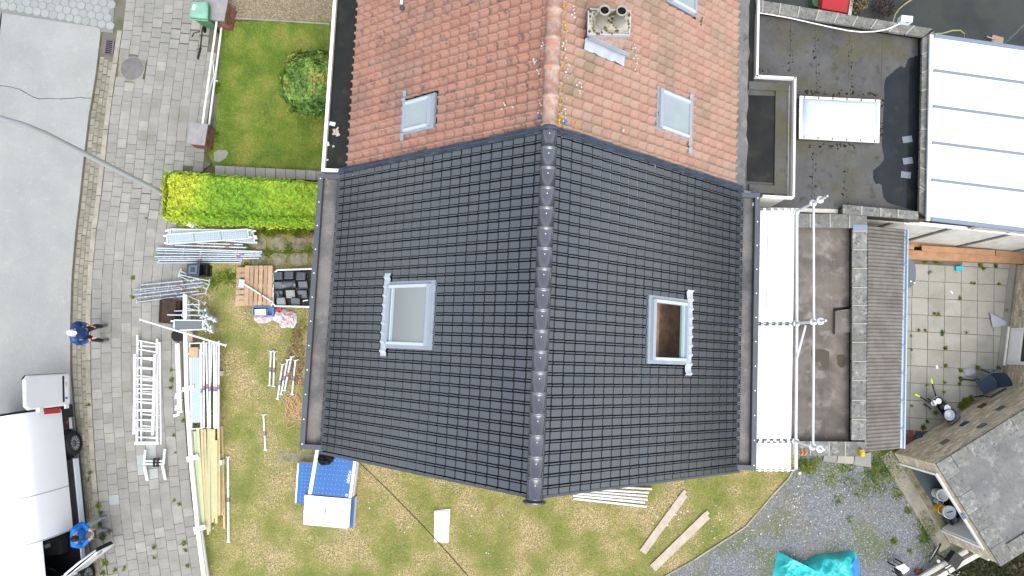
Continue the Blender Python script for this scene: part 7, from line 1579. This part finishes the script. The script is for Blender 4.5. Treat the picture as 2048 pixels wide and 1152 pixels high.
# open rear door, its outer face turned to the pavement
h0 = V_(-.06, -.02, .45); e0 = P(135, 747, .45); dd = (e0 - h0); dd.z = 0; dl = dd.length; dd.normalize(); dn = Vector((-dd.y, dd.x, 0))
if dn.x < 0: dn = -dn
def DQ(t, z, o): q = h0 + dd * (dl * t) + dn * o; return Vector((q.x, q.y, z))
prof = [(0.03, .47), (.06, .44), (.94, .44), (1.0, .5), (1.0, 2.25), (.9, 2.36), (.12, 2.36), (0.0, 2.2), (0, .5)]
rd = obj('rear_door', MB().loft([[DQ(t, z, 0) for t, z in prof], [DQ(t, z, .05) for t, z in prof], [DQ(.04 + t * .92, .5 + (z - .5) * .97 if z > .5 else z + .04, .065) for t, z in prof]], True, False), MAT['vanwhite'], van)
obj('door_edge_seal', MB().tube([DQ(1.0, .5, -.01), DQ(1.0, 2.25, -.01), DQ(.9, 2.37, -.01)], .02, 6), MAT['black'], rd)
obj('plate_recess', MB().hexa([DQ(.12, .72, .066), DQ(.93, .72, .066), DQ(.93, .72, .075), DQ(.12, .72, .075), DQ(.12, .8, .066), DQ(.93, .8, .066), DQ(.93, .8, .075), DQ(.12, .8, .075)]), MAT['black'], rd)
np_ = obj('number_plate', MB().hexa([DQ(.2, .585, .067), DQ(.84, .585, .067), DQ(.84, .585, .078), DQ(.2, .585, .078), DQ(.2, .71, .067), DQ(.84, .71, .067), DQ(.84, .71, .078), DQ(.2, .71, .078)]), MAT['whitetrim'], rd)
obj('blue_field', MB().hexa([DQ(.2, .586, .078), DQ(.27, .586, .078), DQ(.27, .586, .081), DQ(.2, .586, .081), DQ(.2, .709, .078), DQ(.27, .709, .078), DQ(.27, .709, .081), DQ(.2, .709, .081)]), MAT['blueband'], rd)
q = DQ(.58, .61, .0815); x_ = dd; text_mesh('plate_digits', '103', .1, q, dd, dn if dd.cross(dn).z < 0 or True else dn, M('plate_red', (.20, .03, .04), .5), rd)
obj('handle_line', MB().bar(DQ(.12, 1.0, .066), DQ(.5, 1.0, .066), .02, .006, up=dn), MAT['boxblue'], rd)
for z in (.62, 1.75): obj('hinge', MB().box(V_(-.03, .01, z), (.12, .1, .16), math.atan2(VF.y, VF.x)), MAT['vanwhite'], van)
# open driver's door
h1 = V_(4.5, .03, 0); g = (P(226, 1084, .45) - V_(4.5, .03, .45)); g.z = 0; gl_ = min(1.25, g.length); g.normalize(); gn = Vector((-g.y, g.x, 0))
if gn.y < 0: gn = -gn
def GQ(t, z, o): q = h1 + g * (gl_ * t) + gn * o; return Vector((q.x, q.y, z))
dprof = [(0, .45), (1, .45), (1.02, 1.0), (1, 1.32), (0, 1.3)]
dd_ = obj('driver_door', MB().loft([[GQ(t, z, -.05) for t, z in dprof], [GQ(t, z, -.08 + .0) for t, z in dprof]][::-1], True, False), MAT['vanwhite'], van)
obj('door_lining', MB().loft([[GQ(t * .97, z, .06) for t, z in dprof], [GQ(t * .98, z, -.05) for t, z in dprof]][::-1], True, False), MAT['indigo'], dd_)
obj('window_frame', MB().tube([GQ(0, 1.3, 0), GQ(.28, 1.8, -.06), GQ(.5, 2.1, -.1), GQ(.95, 2.12, -.1), GQ(1.0, 1.32, 0)], .028, 8), MAT['vanwhite'], dd_)
obj('mirror', MB().box(GQ(.12, 1.35, -.22), (.2, .14, .26), .4), MAT['greyplastic'], dd_); obj('door_handle', MB().bar(GQ(.8, 1.02, -.085), GQ(.95, 1.02, -.085), .03, .02), MAT['black'], dd_)

# ================================================================== people
def person(base, ang, J, rad, bones, mats, label, headinfo, hands, hairmat, cap=False):
    """J: joints in (forward, left, up); bones: (a, b, material index)"""
    F_ = Vector((math.cos(ang), math.sin(ang), 0)); Lf = Vector((-F_.y, F_.x, 0)); base = Vector((base[0], base[1], .03))
    W_ = lambda j: base + F_ * j[0] + Lf * j[1] + UZ * j[2]
    names = list(J); idx = {k: i for i, k in enumerate(names)}
    me = bpy.data.meshes.new('skeleton'); me.from_pydata([W_(J[k]) for k in names], [(idx[a], idx[b]) for a, b, _ in bones], [])
    ob = bpy.data.objects.new('tmp_body', me); COL.objects.link(ob); sk = ob.modifiers.new('skin', 'SKIN'); sk.use_smooth_shade = True; sb = ob.modifiers.new('sub', 'SUBSURF'); sb.levels = 2; sb.render_levels = 2
    for k in names:
        r = rad[k]; r = r if isinstance(r, tuple) else (r, r); me.skin_vertices[0].data[idx[k]].radius = r; me.skin_vertices[0].data[idx[k]].use_root = (k == 'pelvis')
    dg = bpy.context.evaluated_depsgraph_get(); bm_ = bpy.data.meshes.new_from_object(ob.evaluated_get(dg)); bpy.data.objects.remove(ob)
    mb = MB(); vs = [v.co.copy() for v in bm_.vertices]; segs = [(W_(J[a]), W_(J[b]), m) for a, b, m in bones]
    for p in bm_.polygons:
        c = sum((vs[i] for i in p.vertices), Vector()) / len(p.vertices); best = None
        for a, b, m in segs:
            d_ = b - a; t = max(0, min(1, (c - a).dot(d_) / d_.length_squared)); e = (c - a - d_ * t).length
            if best is None or e < best[0]: best = (e, m)
        mb.f.append(list(p.vertices)); mb.sm.append(True); mb.mi.append(best[1])
    mb.v = [tuple(v) for v in vs]
    SK = mats.index('skin'); hc = W_(J['head']); fd = (F_ * headinfo[0] + Lf * headinfo[1] + UZ * headinfo[2]).normalized(); hu = (UZ - fd * UZ.dot(fd)).normalized() if abs(fd.z) < .95 else F_; hr = fd.cross(hu)
    R3 = Matrix((hr, fd, hu)).transposed()
    mb.ell(hc, (.078, .098, .118), 16, 12, SK, R3)                       # skull
    mb.ell(hc + fd * .1 - hu * .012, (.014, .024, .026), 8, 5, SK, R3)     # nose
    for s_ in (-1, 1): mb.ell(hc + hr * .078 * s_ - hu * .01, (.014, .026, .034), 8, 5, SK, R3)
    mb.ell(hc + fd * .06 - hu * .085, (.045, .045, .04), 8, 5, SK, R3)      # jaw
    for (hp, aim, pal) in hands:                                            # palm, four unequal fingers, thumb
        c = W_(hp); aim = (F_ * aim[0] + Lf * aim[1] + UZ * aim[2]).normalized(); pal = (F_ * pal[0] + Lf * pal[1] + UZ * pal[2]).normalized(); pal = (pal - aim * pal.dot(aim)).normalized(); w = aim.cross(pal)
        mb.ell(c + aim * .03, (.042, .05, .018), 10, 6, SK, Matrix((w, aim, pal)).transposed())
        for k, ln in enumerate((.07, .082, .078, .06)):
            r0 = c + aim * .07 + w * (.03 - .02 * k); r1 = r0 + aim * ln * .55 + pal * .006; r2 = r1 + aim * ln * .25 + pal * ln * .45; mb.tube([r0 - aim * .02, r0, r1, r2], [.0095, .0095, .0085, .007], 6, SK)
        r0 = c + w * .04 + aim * .005; mb.tube([r0 - w * .012, r0 + w * .022 + aim * .025, r0 + w * .02 + aim * .055 + pal * .02], [.012, .011, .008], 6, SK)
    t = thing('person', base, label, 'person'); obj('body', mb, [MAT[m] for m in mats], t)
    hm = MB(); hm.ell(hc + hu * .022 - fd * .012, (.086, .108, .112), 16, 8, 0, R3, lo=-.15 if not cap else .05)
    if cap: hm.ell(hc + hu * .045 + fd * .085, (.062, .075, .014), 12, 5, 0, R3)
    obj('cap' if cap else 'hair', hm, MAT[hairmat], t)
    em = MB()
    for s_ in (-1, 1): em.ell(hc + fd * .088 + hr * .03 * s_ + hu * .012, (.013, .01, .008), 8, 5, 0, R3)
    obj('eyes', em, MAT['black'], t); mm = MB(); mm.ell(hc + fd * .094 - hu * .058, (.024, .008, .006), 8, 4, 0, R3); obj('mouth', mm, M('lips', (.36, .12, .1), .6) if 'lips' not in bpy.data.materials else bpy.data.materials['lips'], t)
    return t, F_, Lf, W_
bones_ = lambda sh, tr, jk, sk: [('pelvis', 'waist', jk), ('waist', 'chest', jk), ('chest', 'neck', jk), ('neck', 'head', sk), ('chest', 'shL', jk), ('shL', 'elL', jk), ('elL', 'wrL', jk), ('wrL', 'haL', sk), ('chest', 'shR', jk), ('shR', 'elR', jk), ('elR', 'wrR', jk), ('wrR', 'haR', sk),
    ('pelvis', 'hpL', tr), ('hpL', 'knL', tr), ('knL', 'anL', tr), ('anL', 'toL', sh), ('pelvis', 'hpR', tr), ('hpR', 'knR', tr), ('knR', 'anR', tr), ('anR', 'toR', sh)]
rad_ = dict(pelvis=(.185, .15), waist=(.19, .155), chest=(.195, .16), neck=.07, head=.075, shL=.105, shR=.105, elL=.082, elR=.082, wrL=.058, wrR=.058, haL=.032, haR=.032, hpL=.105, hpR=.105, knL=.075, knR=.075, anL=.058, anR=.058, toL=.043, toR=.043)
J1 = dict(pelvis=(0, 0, .94), waist=(0, 0, 1.1), chest=(.03, 0, 1.32), neck=(.05, 0, 1.5), head=(.09, 0, 1.63), shL=(.03, .19, 1.42), elL=(-.05, .27, 1.16), wrL=(.12, .24, 1.0), haL=(.17, .22, .97), shR=(.03, -.19, 1.42), elR=(.03, -.30, 1.18), wrR=(.24, -.2, 1.06), haR=(.29, -.17, 1.04),
          hpL=(0, .1, .88), knL=(.14, .22, .5), anL=(.0, .22, .1), toL=(.17, .26, .035), hpR=(0, -.1, .88), knR=(.06, -.17, .5), anR=(.06, -.2, .1), toR=(.23, -.17, .035))
m1 = P(206, 668)
person(m1, .0, J1, rad_, bones_(3, 1, 0, 2), ['navyjacket', 'darktrouser', 'skin', 'shoe'], 'person in navy jacket and white cap walking on the pavement', (1, -.1, -.12), [((.2, .21, .955), (.8, -.2, -.5), (0, -1, -.3)), ((.32, -.155, 1.03), (.9, .3, -.2), (0, 1, -.4))], 'capwhite', True)
J2 = dict(pelvis=(.0, 0, .93), waist=(.02, 0, 1.1), chest=(.09, 0, 1.32), neck=(.15, 0, 1.47), head=(.21, 0, 1.57), shL=(.09, .2, 1.40), elL=(.14, .30, 1.15), wrL=(.36, .12, 1.16), haL=(.42, .1, 1.17), shR=(.09, -.2, 1.40), elR=(.14, -.30, 1.15), wrR=(.36, -.12, 1.16), haR=(.42, -.1, 1.17),
          hpL=(0, .1, .88), knL=(.02, .15, .48), anL=(.02, .19, .1), toL=(.2, .24, .035), hpR=(0, -.1, .88), knR=(.05, -.12, .48), anR=(.03, -.13, .1), toR=(.22, -.14, .035))
m2 = P(203, 1049)
t2_, F2, L2, W2 = person(m2, .05, J2, rad_, bones_(3, 1, 0, 2), ['bluejacket', 'greytrouser', 'skin', 'shoeg'], 'person in bright blue jacket looking down at a handset beside the van', (1, 0, -.75), [((.42, .1, 1.17), (.75, -.5, -.1), (.2, -.6, -.7)), ((.42, -.1, 1.17), (.75, .5, -.1), (.2, .6, -.7))], 'hair')
rc = thing('handset', W2((.5, 0, 1.15)), 'dark handset with screen held by the person in blue', 'handset'); obj('case', MB().box(W2((.49, 0, 1.17)), (.1, .2, .03), .05), MAT['black'], rc); obj('screen', MB().box(W2((.47, 0, 1.188)), (.05, .15, .006), .05), MAT['sheetglass'], rc)
